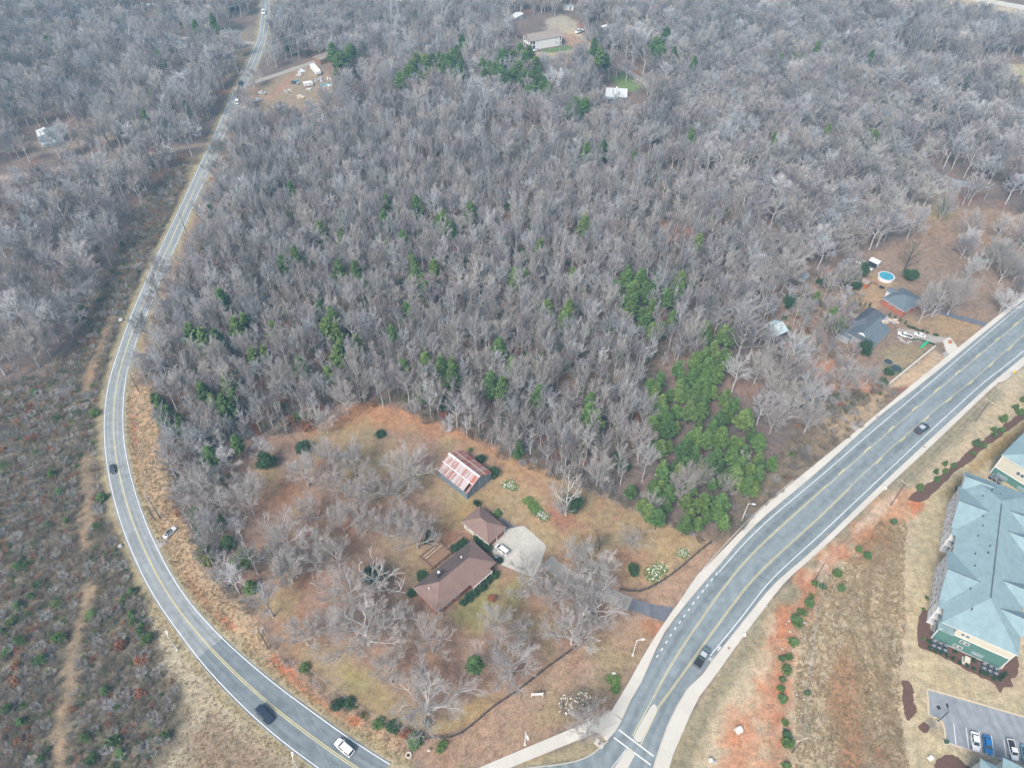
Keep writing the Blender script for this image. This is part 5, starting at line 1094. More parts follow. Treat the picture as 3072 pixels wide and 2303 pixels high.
def upole(label, base, h, armdir=None, arms=(1,), group='wooden utility poles', aw=2.6, lean=(0,0)):
    b = G(*base); t = thing('utility_pole', label, 'utility pole', b, 0, group)
    MB().tube([(0,0,0),(lean[0],lean[1],h)], .17, 8, .11).build('pole', MAT['polewood'], t); tops = []
    if armdir is not None:
        d = Vector((*armdir,0)).normalized()
        for k in arms:
            z = h-.3-.9*(k-1); c = MB().bar(Vector((0,0,z))-d*aw/2, Vector((0,0,z))+d*aw/2, .16,.16).build('crossarm', MAT['palewood'], t)
            for s in (-1,0,1):
                q = d*(aw/2-.15)*s; MB().tube([(q.x,q.y,z+.08),(q.x,q.y,z+.3)], .06, 6).build('insulator', MAT['white'], c); tops.append(b+Vector((q.x,q.y,z+.3)))
    return t, tops
rdir = Vector((G(2634,1440)-G(2312,1739))); perp = (-rdir.y, rdir.x)
_, tA = upole('utility pole with crossarm highest up beside the main road', (2927,1263), 10.2, perp); _, tB = upole('utility pole with crossarm beside the mulch bed of young conifers', (2672,1516), 11.6, perp)
_, tC = upole('twin armed utility pole beside the red clay strip', (2437,1752), 11.0, perp, (1,)); _, tD = upole('utility pole leaning beside the bottom of the red clay strip', (2375,2258), 9.0, (1,.25), (1,), aw=3.0)
tEo, tE = upole('utility pole with transformer beside the two-lane road at lower left', (806,1946), 11.5, (1,.7), (1,2)); _, tF = upole('plain utility pole beside the parked white sedan', (481,1554), 11.2, (1,.25), (1,), aw=1.2)
_, tG = upole('utility pole with short arm at the left bend of the two-lane road', (419,1177), 9.6, (1,-.1), (1,), aw=2.2)
_, tH = upole('utility pole right of the two-lane road above its left bend', (476,888), 11, (1,-.4), (1,), aw=1.6); _, tI = upole('utility pole at the wood edge halfway up the two-lane road', (560,700), 11, (1,-.4), (1,), aw=1.6)
upole('short guy pole beside the plain utility pole', (466,1560), 7.5)
o = MB().tube([(0.35,0.1,8.9),(.35,.1,9.9)], .28, 10).build('transformer', MAT['metalgrey'], tEo)
def wires(a, b, n, label, sag=.9, r=.022):
    for i in range(n):
        p, q = a[i], b[i]; L_ = []; o_ = (p+q)/2
        for k in range(13): u = k/12; z = sag*4*u*(1-u); L_.append(p.lerp(q, u)-Vector((0,0,z))-o_)
        o = MB().tube(L_, r, 4).build('power_line', MAT['metalgrey']); o.location = o_
        tag(o, label, 'power line', label.replace('overhead wire', 'wires'))
wires(tA, tB, 3, 'overhead wire between the two upper poles of the main road'); wires(tB, tC, 3, 'overhead wire between the mulch bed pole and the twin armed pole')
wires(tC, tD, 3, 'overhead wire running down over the red clay strip'); wires(tE, tF, 2, 'overhead wire from the transformer pole to the parked sedan pole'); wires(tF, tG, 2, 'overhead wire along the left bend of the two-lane road')
wires(tG, tH, 2, 'overhead wire along the upper part of the two-lane road'); wires(tH, tI, 2, 'overhead wire beside the wood halfway up the two-lane road')
wires([tE[0], tE[2]], [G(1010,2340,9.5), G(1040,2330,9.5)], 2, 'overhead wire crossing the two-lane road at the bottom'); wires(tA, [p+Vector((60,52,0)) for p in tA], 3, 'overhead wire leaving the picture at the right')
# transmission tower
tb = G(1192,112); T = thing('transmission_tower', 'steel lattice transmission tower above the far wood', 'transmission tower', tb); H_ = 34
def tw(z): return 3.2*(1-z/H_)+.7
m = MB()
for sx, sy in ((1,1),(1,-1),(-1,-1),(-1,1)): m.bar((sx*tw(0),sy*tw(0),0),(sx*tw(H_),sy*tw(H_),H_),.3)
m.build('tower_leg', MAT['metalgrey'], T); m = MB()
for i in range(9):
    z0, z1 = H_*i/9, H_*(i+1)/9
    for (a,b),(c,d) in (((1,1),(1,-1)),((1,-1),(-1,-1)),((-1,-1),(-1,1)),((-1,1),(1,1))):
        m.bar((a*tw(z0),b*tw(z0),z0),(c*tw(z1),d*tw(z1),z1),.16); m.bar((c*tw(z0),d*tw(z0),z0),(a*tw(z1),b*tw(z1),z1),.16)
m.build('lattice_brace', MAT['metalgrey'], T); ends = []
ld_ = Vector((.55,.84,0))
for z, w in ((24,7.5),(28.5,6.5),(33,5.5)):
    m = MB(); p = Vector((-ld_.y,ld_.x,0))
    for s in (-1,1): m.bar(Vector((0,0,z)), p*s*w+Vector((0,0,z)), .35); m.bar(Vector((0,0,z+2)), p*s*w+Vector((0,0,z)), .2); ends.append(tb+p*s*w+Vector((0,0,z)))
    m.build('tower_arm', MAT['metalgrey'], T)
far1 = [G(540,330)+Vector((e.x-tb.x, e.y-tb.y, e.z-4)) for e in ends]
far2 = [G(1900,-40)+Vector((e.x-tb.x, e.y-tb.y, e.z)) for e in ends]
wires(ends, far1, 6, 'overhead wire from the lattice tower over the scrap yard', 8, .05); wires(ends, far2, 6, 'overhead wire from the lattice tower to the top edge', 8, .05)
# signs and boxes
def signpost(label, px, mat, diamond=False, h=2.4, s=.5):
    t = thing('road_sign', label, 'sign', G(*px)); MB().tube([(0,0,0),(0,0,h)], .05, 6).build('post', MAT['metalgrey'], t)
    if diamond: MB().add([(0,-.06,h-.1-s),(s,-.06,h-.1),(0,-.06,h-.1+s),(-s,-.06,h-.1),(0,-.03,h-.1-s),(s,-.03,h-.1),(0,-.03,h-.1+s),(-s,-.03,h-.1)], [(0,1,2,3),(7,6,5,4),(0,4,5,1),(1,5,6,2),(2,6,7,3),(3,7,4,0)]).build('panel', MAT[mat], t)
    else: boxp('panel', t, mat, -s,s,-.06,-.03,h-.9,h)
    return t
signpost('yellow diamond road sign beside the upper main road', (3033,1130), 'yellowsign', True, 2.6, .75); signpost('small white sign on the verge beside the bottom of the two-lane road', (1287,2255), 'white', False, 1.6, .35)
t = thing('for_sale_sign', 'white sign board on two posts standing on the slope below the fence', 'sign', G(1611,2090), R(3))
boxp('board', t, 'trim', -1.4,1.4,-.06,.06,1.2,2.3)
for x in (-1.4,1.4): boxp('post', t, 'white', x-.1,x+.1,-.1,.1,0,2.5)
def ubox(label, px, w, h, mat='offwhite', rz=0): 
    t = thing('utility_box', label, 'utility box', G(*px), rz); boxp('cabinet', t, mat, -w/2,w/2,-w*.4,w*.4,.08,h); boxp('pad', t, 'concrete', -w*.7,w*.7,-w*.6,w*.6,0,.08); boxp('lid', t, mat, -w*.53,w*.53,-w*.43,w*.43,h,h+.06); return t
ubox('pale utility box on the red earth beside the lower main road', (2216,2190), 1.3, 1.0, rz=R(20)); ubox('small white utility box near the bottom edge beside the main road', (2131,2281), .7, .8); ubox('second small utility box near the bottom edge', (2144,2286), .6, .6, 'metalgrey')
ubox('pale utility cabinet in the mulch beside the green apartment wall', z6(1045,815), 1.5, 1.1, 'beige', AD); ubox('pale box on the grass below the car park', zl(340,1460), 1.0, .5, 'offwhite', R(30))
ubox('small white box beside the right pavement above the bicycle symbol', (2233,1905), .6, .7, 'white'); ubox('small white cover beside the right pavement opposite the dark car', (2655,1465), .7, .5, 'white'); ubox('small green box beside the car park corner', zl(650,1145), .8, .7, 'leafdark')
ubox('pale stone block on the green tussock beside the left pavement', (1841,2022), .9, .5, 'concrete')
t = thing('storm_drain', 'concrete storm drain with round rusty cover at the grass corner', 'storm drain', G(1798,2230), R(-36)); boxp('drain_slab', t, 'slab', -1.1,1.1,-.7,.7,0,.17); MB().tube([(0,0,.17),(0,0,.19)], .35, 12).build('cover', MAT['rusty'], t)
for i, (p, w) in enumerate((((2187,1943),'near the bicycle arrow'),((2773,1340),'below the dark car'),((2482,1603),'on the lower right pavement'),((2632,1249),'on the upper left pavement'))):
    t = thing('manhole_cover', 'round brown manhole cover in the pavement '+w, 'manhole cover', G(*p, .15), 0); t.location.z = .142; MB().tube([(0,0,0),(0,0,.02)], .34, 12).build('cover_disc', MAT['rusty'], t); MB().tube([(0,0,0),(0,0,.012)], .42, 12).build('cover_rim', MAT['metalgrey'], t)
t = thing('concrete_ring', 'pale concrete well ring on the verge beside the white car', 'well ring', G(1226,2265)); m = MB(); n = 16
a = [(.75*math.cos(2*math.pi*i/n), .75*math.sin(2*math.pi*i/n)) for i in range(n)]; b = [(.45*math.cos(2*math.pi*i/n), .45*math.sin(2*math.pi*i/n)) for i in range(n)]
m.add([(*p,0) for p in a]+[(*p,.45) for p in a]+[(*p,.45) for p in b]+[(*p,.05) for p in b], [(i,(i+1)%n,n+(i+1)%n,n+i) for i in range(n)]+[(n+i,n+(i+1)%n,2*n+(i+1)%n,2*n+i) for i in range(n)]+[(2*n+i,2*n+(i+1)%n,3*n+(i+1)%n,3*n+i) for i in range(n)]); m.build('ring', MAT['concrete'], t)
MB().prism(b, .02, .05).build('inner_floor', MAT['mulch'], t)
# rail along the pavement beside the pines
rp = resample(W2([(2376,1446),(2290,1520),(2200,1608),(2104,1714)]), 26); t = thing('guard_rail', 'long pale guard rail along the pavement beside the pines', 'railing', (*rp[0], 0)); o0 = Vector((*rp[0], 0))
for i in range(26): q = Vector((*rp[i], 0))-o0; boxp('rail_post', t, 'metalgrey', q.x-.06,q.x+.06,q.y-.06,q.y+.06,0,1.1)
for i in range(25):
    for z in (.55, 1.08): MB().bar(Vector((*rp[i], z))-o0, Vector((*rp[i+1], z))-o0, .12, .1).build('rail', MAT['concrete'], t)
# fences
postm = MB().box(-.09,.09,-.09,.09,0,1.4).mesh('fence_post'); postm.materials.append(MAT['darkwood'])
railm = MB().box(0,1,-.035,.035,-.09,.09).mesh('fence_rail'); railm.materials.append(MAT['darkwood'])
wpost = MB().box(-.05,.05,-.05,.05,0,1.2).mesh('fence_post'); wpost.materials.append(MAT['polewood']); wrail = MB().box(0,1,-.012,.012,-.012,.012).mesh('fence_wire'); wrail.materials.append(MAT['metalgrey'])
def fence(label, pts, step, pm, rm, zs, name='fence', cat='fence'):
    p = resample(W2(pts), 300, 1); s = np.r_[0, np.cumsum(np.hypot(*np.diff(p, axis=0).T))]; n = max(2, int(s[-1]/step)); u = np.linspace(0, s[-1], n+1)
    q = np.stack([np.interp(u, s, p[:, k]) for k in (0,1)], 1); t = thing(name, label, cat, (*q[0], 0)); o0 = q[0]
    for i in range(n+1): o = new_obj('fence_post', pm, t); o.location = (*(q[i]-o0), 0)
    for i in range(n):
        d = q[i+1]-q[i]
        for z in zs: o = new_obj('fence_rail', rm, t); o.location = (*(q[i]-o0), z); o.rotation_euler = (0, 0, math.atan2(d[1], d[0])); o.scale = (np.hypot(*d), 1, 1)
    return t
fence('dark post and rail fence curving round the bottom of the yard', [(1252,2214),(1324,2214),(1375,2206),(1429,2166),(1484,2119),(1560,2068),(1637.5,2007),(1702.6,1960),(1750,1925)], 2.6, postm, railm, (.35,.8,1.25))
fence('dark post and rail fence along the yard above the driveway', [(1860,1770),(1900,1776),(1934,1772),(1988,1743),(2043,1703),(2090,1662),(2133,1628)], 2.6, postm, railm, (.35,.8,1.25))
fence('low wire fence along the foot of the pine stand', [(2133,1628),(2040,1590),(1950,1556),(1850,1510),(1740,1462)], 3.4, wpost, wrail, (.4,.8,1.15)); fence('overgrown wire fence along the bank above the two-lane road', [(897,1985),(991,2057),(1035,2094),(1120,2145),(1194,2184),(1252,2214)], 3.2, wpost, wrail, (.4,.8,1.15))
# pale rocks and boulders
def rock(label, px, r, seed, group=None, sq=.7):
    g = np.random.default_rng(seed); bm = bmesh.new(); bmesh.ops.create_icosphere(bm, subdivisions=2, radius=r)
    for v in bm.verts: v.co *= 1+.28*(g.random()-.5); v.co.z *= sq
    me = bpy.data.meshes.new('boulder'); bm.to_mesh(me); bm.free(); me.materials.append(MAT['rock']); o = new_obj('boulder', me); p = G(*px); o.location = (p.x, p.y, r*sq*.55); tag(o, label, 'rock', group)
rock('large pale boulder on the left verge of the two-lane road', (364,961), 1.0, 1); rock('white rock on the left verge opposite the gravel turnout', (362,1638), .7, 2)
rr = random.Random(5)
for i in range(34):
    k = rr.randrange(60, 128); p = B[k]+(B[k]-A[k])/np.linalg.norm(B[k]-A[k])*rr.uniform(1.5, 4.2); q = pix([[p[0], p[1], 0]])[0]
    rock('small white stone in the ditch right of the two-lane road', q, rr.uniform(.14,.3), 100+i, 'white stones in the roadside ditch')
for i in range(26):
    rock('small pale stone among the red clay beside the main road', (2285+rr.gauss(70,26)+ (i % 5)*14, 1780+rr.random()*330), rr.uniform(.15,.35), 200+i, 'pale stones on the red clay strip')
# bleached logs in the cleared ground
for i, (a, b, w) in enumerate([((244,1697),(318,1654),'long bleached log lying in the brush near the left verge'),((195,1188),(228,1178),'forked bleached branch left of the bend'),((220,1209),(238,1204),'short bleached branch left of the bend'),((12,1511),(128,1505),'thin bleached log in the brush at the left edge'),
        ((18,1575),(44,1556),'short grey log in the brush at the left edge'),((312,2030),(330,2142),'double fallen pole in the lower left brush'),((300,2172),(340,2140),'crossed stick in the lower left brush'),((246,1299),(280,1306),'white branch on the ground left of the bend'),((155,2235),(167,2215),'short pale log in the bottom left brush')]):
    p, q = G(*a, .2), G(*b, .25); c = (p+q)/2; m = MB().tube([p-c, (q-p)*.1+Vector((.1,.15,.05)), q-c], .2 if i in (0,5) else .13, 6, .07)
    d = q-p
    for f in (.3,-.1): m.tube([(d*f), d*f+Vector((d.y,-d.x,0)).normalized()*.9+Vector((0,0,.2))+d*.08], .07, 5, .03)
    o = m.build('fallen_log', MAT['deadwood']); o.location = c; tag(o, w, 'log')
# ---------------------------------------------------------------- vegetation prototypes
def tubes(P, r0, r1, n):
    """M tapered polylines (M,K,3) -> vertices, quads"""
    M, K_, _ = P.shape; d = P[:, -1]-P[:, 0]; d /= np.linalg.norm(d, axis=1)[:, None]+1e-9
    ref = np.where(np.abs(d[:, 2:3]) > .9, np.array([[1., 0, 0]]), np.array([[0, 0, 1.]]))
    x = np.cross(d, ref); x /= np.linalg.norm(x, axis=1)[:, None]; y = np.cross(x, d)
    t = np.linspace(0, 1, K_); r = (np.asarray(r0).reshape(-1, 1)*(1-t)+np.asarray(r1).reshape(-1, 1)*t)
    r = np.broadcast_to(r, (M, K_)); an = 2*np.pi*np.arange(n)/n
    ring = np.cos(an)[None, :, None]*x[:, None]+np.sin(an)[None, :, None]*y[:, None]
    V = P[:, :, None]+ring[:, None]*r[:, :, None, None]
    i = np.arange(M*K_*n).reshape(M, K_, n); j = np.roll(i, -1, 2)
    F = np.stack([i[:, :-1], j[:, :-1], j[:, 1:], i[:, 1:]], -1).reshape(-1, 4)
    return V.reshape(-1, 3), F
def kids(g, P, L, n, smin, a, b, up, lenf, K2, curve=.12, wob=.04):
    M, K_, _ = P.shape; s = smin+(1-smin)*(np.arange(n)[None]+g.random((M, n)))/n; s = np.clip(s, 0, .995)
    f = s*(K_-1); k = f.astype(int); w = (f-k)[..., None]; m = np.arange(M)[:, None]
    p0, p1 = P[m, k], P[m, k+1]; st = p0*(1-w)+p1*w; T = p1-p0; T /= np.linalg.norm(T, axis=-1)[..., None]+1e-9
    q = g.normal(size=T.shape); q -= (q*T).sum(-1)[..., None]*T; q /= np.linalg.norm(q, axis=-1)[..., None]+1e-9
    D = T*a+q*b+np.array([0, 0, up]); D /= np.linalg.norm(D, axis=-1)[..., None]
    ln = L[:, None]*lenf*(1.2-.65*s)*g.uniform(.7, 1.25, (M, n))
    t = np.linspace(0, 1, K2)[None, None, :, None]
    Q = st[:, :, None]+D[:, :, None]*ln[..., None, None]*t+np.array([0, 0, curve])*ln[..., None, None]*t*t
    Q = Q+g.normal(size=Q.shape)*wob*ln[..., None, None]*t
    return Q.reshape(-1, K2, 3), ln.reshape(-1)
def cat(*vf):
    V, F, n = [], [], 0
    for v, f in vf: V.append(v); F.append(f+n); n += len(v)
    return np.concatenate(V), np.concatenate(F)
def bare(seed, H, Rc, tb, nl, n2, n3, n4, up, spread, fat=1.0, top=.8):
    g = np.random.default_rng(seed); z = np.linspace(0, H*top, 7)
    tr = np.stack([g.normal(0, .012*H, 7)*(z > 0)*z/H*2, g.normal(0, .012*H, 7)*(z > 0)*z/H*2, z], 1)[None]
    L0 = np.array([1.0]); s = tb+(1-tb)*(np.arange(nl)+g.random(nl)*.8)/nl
    az = 2.4*np.arange(nl)+g.random()*6+g.normal(0, .3, nl)
    lm = []; Ll = []
    for i in range(nl):
        st = np.array([np.interp(s[i]*H*top, z, tr[0, :, k]) for k in range(3)]); el = (spread*(1-s[i])+up*s[i]); ln = Rc*1.25*(1.12-.55*s[i])*g.uniform(.85, 1.15)
        D = np.array([math.cos(az[i])*math.cos(el), math.sin(az[i])*math.cos(el), math.sin(el)]); t = np.linspace(0, 1, 6)[:, None]
        lm.append(st+D*ln*t+np.array([0, 0, .25*ln])*t*t+g.normal(size=(6, 3))*.05*ln*t); Ll.append(ln)
    P1 = np.array(lm); L1 = np.array(Ll)
    P2, L2 = kids(g, P1, L1, n2, .22, .74, .62, .24, .52, 4, .1, .025); P3, L3 = kids(g, P2, L2, n3, .12, .76, .58, .18, .58, 3, .08, .025); P4, L4 = kids(g, P3, L3, n4, .05, .8, .52, .14, .68, 2, .05)
    hi = max(P4[..., 2].max(), P1[..., 2].max()); rad = np.percentile(np.hypot(P4[:, -1, 0], P4[:, -1, 1]), 96); sc = np.array([Rc/rad, Rc/rad, H/hi])
    tr, P1, P2, P3, P4 = [q*sc for q in (tr, P1, P2, P3, P4)]; u = H/15*fat
    trunk = cat(tubes(tr, .3*u/fat**.7, .08*u/fat**.7, 7), tubes(P1, (.15*u/fat**.7*(L1/L1.max())**.5), .05*u/fat**.5, 5))
    crown = cat(tubes(P2, .06*u, .028*u, 4), tubes(P3, .029*u, .016*u, 3), tubes(P4, .021*u, .011*u, 3))
    return trunk, crown
def leaves(g, C, size, flat=0.0, asp=.6):
    n = len(C); a = g.normal(size=(n, 3)); a /= np.linalg.norm(a, axis=1)[:, None]; b = np.cross(a, g.normal(size=(n, 3))); b /= np.linalg.norm(b, axis=1)[:, None]
    if flat: b[:, 2] *= 1-flat; a[:, 2] *= 1-flat
    s = (size*g.uniform(.6, 1.4, n))[:, None]; a = a*s/2; b = b*s/2*asp
    V = np.stack([C-a-b, C+a-b*.6, C+a*1.1+b, C-a*.8+b], 1).reshape(-1, 3); return V, np.arange(4*n).reshape(n, 4)
def pine(seed, H, Rc, base=.35, nb=64, nt=8, prof=.75, size=.5, q=6):
    g = np.random.default_rng(seed); f = (np.arange(nb)+g.random(nb))/nb; az = 2.4*np.arange(nb)+g.normal(0, .3, nb)
    r = Rc*np.clip((1-f)**prof*(.5+.5*np.minimum(1, f*5)), .06, 1)*g.uniform(.65, 1.15, nb); z = H*(base+(1-base)*f*.97)
    t = np.linspace(.25, 1, nt)[None]; x = (r[:, None]*t*np.cos(az)[:, None]); y = (r[:, None]*t*np.sin(az)[:, None]); zz = z[:, None]+r[:, None]*t*.22-.12*r[:, None]*t*t
    C = np.stack([x, y, zz], -1).reshape(-1, 3); C = np.repeat(C, q, 0)+g.normal(0, .16, (len(C)*q, 3))*np.array([1, 1, .7])*Rc/2.2
    br = np.stack([np.stack([np.zeros(nb), np.zeros(nb), z], 1), np.stack([r*np.cos(az), r*np.sin(az), z+r*.12], 1)], 1)
    trunk = cat(tubes(np.array([[[0, 0, 0], [.05, 0, H*.5], [0, .04, H*.95]]], float), .16*H/12, .03, 6), tubes(br, .03, .012, 3))
    return trunk, leaves(g, C, size, .25, .7)
def blob(seed, blobs, n, size, H=0):
    g = np.random.default_rng(seed); C = []
    for (cx, cy, cz), (rx, ry, rz) in blobs:
        d = g.normal(size=(n, 3)); d /= np.linalg.norm(d, axis=1)[:, None]; rr = g.uniform(.55, 1.05, n)[:, None]*(1+.18*np.sin(d[:, :1]*7+d[:, 1:2]*5)); C.append(np.array([cx, cy, cz])+d*rr*np.array([rx, ry, rz]))
    C = np.concatenate(C); C = C[C[:, 2] > .03]; return leaves(g, C, size)
def stems(seed, n, h, r, tw=True, nk=3):
    g = np.random.default_rng(seed); az = g.random(n)*6.28; o = g.random(n)**.5*r*.5; e = g.uniform(.6, 1.0, n)
    st = np.stack([o*np.cos(az), o*np.sin(az), np.zeros(n)], 1); en = np.stack([r*np.cos(az)*g.uniform(.5, 1.1, n), r*np.sin(az)*g.uniform(.5, 1.1, n), h*e], 1)
    P = np.stack([st, st*.4+en*.6+np.array([0, 0, .12*h]), en], 1); L = np.linalg.norm(en-st, axis=1)
    P2, L2 = kids(g, P, L, nk, .25, .6, .8, .25, .6, 2); P3, L3 = kids(g, P2, L2, 3, .1, .6, .8, .2, .6, 2)
    return cat(tubes(P, .025, .012, 3), tubes(P2, .018, .008, 3), tubes(P3, .013, .006, 3))
PR = {}   # name -> list of (trunk mesh, crown mesh)
def reg(kind, vt, vc, mt, mc):
    PR.setdefault(kind, []).append((np_mesh('trunk', *vt, MAT[mt], True) if vt is not None else None, np_mesh('crown', *vc, MAT[mc])))
for i in range(4): reg('spread', *bare(10+i, 15, 7.2, .22, 9+i % 3, 10, 7, 7, R(62), R(22), .85, .72), 'bark', 'twig')
for i in range(3): reg('spreadpale', *bare(30+i, 15, 7.2, .2, 12, 10, 7, 5, R(58), R(20), .88, .7), 'bark', 'twigpale')
for i in range(4): reg('forest', *bare(50+i, 16, 4.4, .42, 10, 7, 6, 5, R(66), R(34), .68, .85), 'bark', 'twig')
for i in range(4): reg('slim', *bare(70+i, 11, 2.1, .28, 12, 5, 4, 4, R(68), R(42), .66, .88), 'bark', 'twig')
reg('white', *bare(91, 15, 6.2, .18, 8, 5, 4, 3, R(60), R(30), 1.7, .72), 'barkwhite', 'twigpale')
for i in range(2): reg('crape', *bare(95+i, 7, 4.6, .08, 16, 7, 5, 5, R(66), R(38), .9, .6), 'bark', 'twigpale')
reg('darkbare', *bare(99, 8, 3.2, .15, 11, 6, 4, 3, R(66), R(35), 1.0, .7), 'barkdark', 'twigdark')
for i in range(5): reg('pine', *pine(110+i, 12, 2.5+.25*(i % 3), .3, 66, 8, .7, .52), 'barkdark', 'pine')
for i in range(2): reg('tallpine', *pine(120+i, 19, 3.2, .58, 60, 8, .6, .6), 'barkdark', 'pine')
for i in range(3): reg('cedar', *pine(130+i, 8, 2.0, .04, 80, 8, .6, .42, 6), 'barkdark', 'cedar')
reg('olive', *pine(140, 8, 2.6, .03, 80, 8, .55, .45, 6), 'barkdark', 'olive')
for i in range(3):
    gg = random.Random(150+i); bl = [((gg.uniform(-1.6,1.6), gg.uniform(-1.6,1.6), gg.uniform(2.2,5.2)), (gg.uniform(1.3,2), gg.uniform(1.3,2), gg.uniform(1.2,1.8))) for _ in range(8)]
    reg('evergreen', tubes(np.array([[[0,0,0],[.1,0,2],[0,.1,5]]], float), .18, .05, 6), blob(150+i, bl, 420, .36), 'barkdark', 'leafdark')
for i in range(3):
    gg = random.Random(160+i); bl = [((gg.uniform(-.4,.4), gg.uniform(-.4,.4), gg.uniform(.35,.7)), (gg.uniform(.45,.7), gg.uniform(.45,.7), gg.uniform(.4,.55))) for _ in range(5)]
    for nm, mt in (('shrub','leafdark'),('shrubgreen','leafbright'),('shrubrust','leafrust')): reg(nm, stems(165+i, 8, .7, .5, nk=1), blob(160+i, bl, 170, .17), 'barkdark', mt)
for i in range(2): reg('cone', *pine(170+i, 2.6, .85, .03, 60, 6, .8, .2, 5), 'barkdark', 'cedar')
for i in range(2): reg('blossom', stems(175+i, 26, 1.1, 1.0), blob(175+i, [((0,0,.55),(.95,.95,.5))], 130, .13), 'twigdark', 'blossom')
for i in range(2): reg('daffodil', blob(180+i, [((0,0,.15),(1,1,.25))], 420, .2), leaves(np.random.default_rng(i), np.random.default_rng(i+5).normal(0,.45,(70,3))*np.array([1,1,.1])+np.array([0,0,.42]), .16), 'leafbright', 'blossom')
BR = [('bare_brush', MAT['twigdark']), ('bare_brush', MAT['twig']), ('bare_brush', MAT['twigdark'])]
BRUSH = [np_mesh('brush', *stems(190+i, 22+4*i, 1.5, 1.2), BR[i][1]) for i in range(3)]
BRUSHLEAF = [np_mesh('brush', *cat(stems(195+i, 12, 1.3, 1.0), blob(195+i, [((0,0,.55),(1,1,.5)),((.5,.3,.4),(.6,.6,.4))], 60, .2)), MAT['leafrust' if i == 0 else 'cedar']) for i in range(2)]
def tuft(seed, n=16):
    g = np.random.default_rng(seed); az = g.random(n)*6.28; b = g.normal(0, .12, (n, 2)); h = g.uniform(.2, .5, n); sp = g.uniform(.1, .35, n)
    st = np.stack([b[:, 0], b[:, 1], np.zeros(n)], 1); en = st+np.stack([sp*np.cos(az), sp*np.sin(az), h], 1); w = np.stack([-np.sin(az), np.cos(az), 0*az], 1)*.035
    return np.stack([st-w, st+w, en+w*.3, en-w*.3], 1).reshape(-1, 3), np.arange(4*n).reshape(n, 4)
TUFT = [np_mesh('tuft', *tuft(200+i), MAT['drygrass']) for i in range(3)]
NM = {'spread':'bare_tree','spreadpale':'bare_tree','forest':'bare_tree','slim':'bare_tree','white':'bare_tree','crape':'bare_tree','darkbare':'bare_tree','pine':'pine_tree','tallpine':'pine_tree','cedar':'cedar_tree','olive':'cedar_tree','evergreen':'evergreen_tree','shrub':'shrub','shrubgreen':'shrub','shrubrust':'shrub','cone':'young_conifer','blossom':'shrub','daffodil':'flower_clump'}
NOMH = {'spread':15,'spreadpale':15,'forest':16,'slim':11,'white':15,'crape':7,'darkbare':8,'pine':12,'tallpine':19,'cedar':8,'olive':8,'evergreen':6.6,'shrub':1.15,'shrubgreen':1.15,'shrubrust':1.15,'cone':2.6,'blossom':1.1,'daffodil':.5}
NOMR = {'spread':7.2,'spreadpale':7.2,'forest':4.4,'slim':2.1,'white':6.2,'crape':4.6,'darkbare':3.2,'pine':2.6,'tallpine':3.2,'cedar':2,'olive':2.6,'evergreen':3,'shrub':1,'shrubgreen':1,'shrubrust':1,'cone':.85,'blossom':1,'daffodil':1}
NPT = {'daffodil':('foliage','bloom'),'shrub':('stem','foliage'),'shrubgreen':('stem','foliage'),'shrubrust':('stem','foliage'),'blossom':('stem','blossom')}
CATS = {'flower_clump':'flowers','shrub':'shrub','young_conifer':'conifer'}
prng = random.Random(11)
def plant(kind, p, H=None, Rr=None, label=None, group=None, rz=None):
    """p: photo pixel of the base, or a world Vector"""
    w = p if isinstance(p, Vector) else G(*p); v = PR[kind]; tm, cm = v[prng.randrange(len(v))]
    t = new_obj(NM[kind], None); t.location = (w.x, w.y, 0); t.rotation_euler = (0, 0, prng.random()*6.28 if rz is None else rz)
    sz = (H or NOMH[kind])/NOMH[kind]; sr = (Rr/NOMR[kind]) if Rr else sz; t.scale = (sr, sr, sz); t.empty_display_size = .2
    tag(t, label, CATS.get(NM[kind], 'tree'), group); a, b = NPT.get(kind, ('trunk','crown'))
    new_obj(a, tm, t); new_obj(b, cm, t); return t
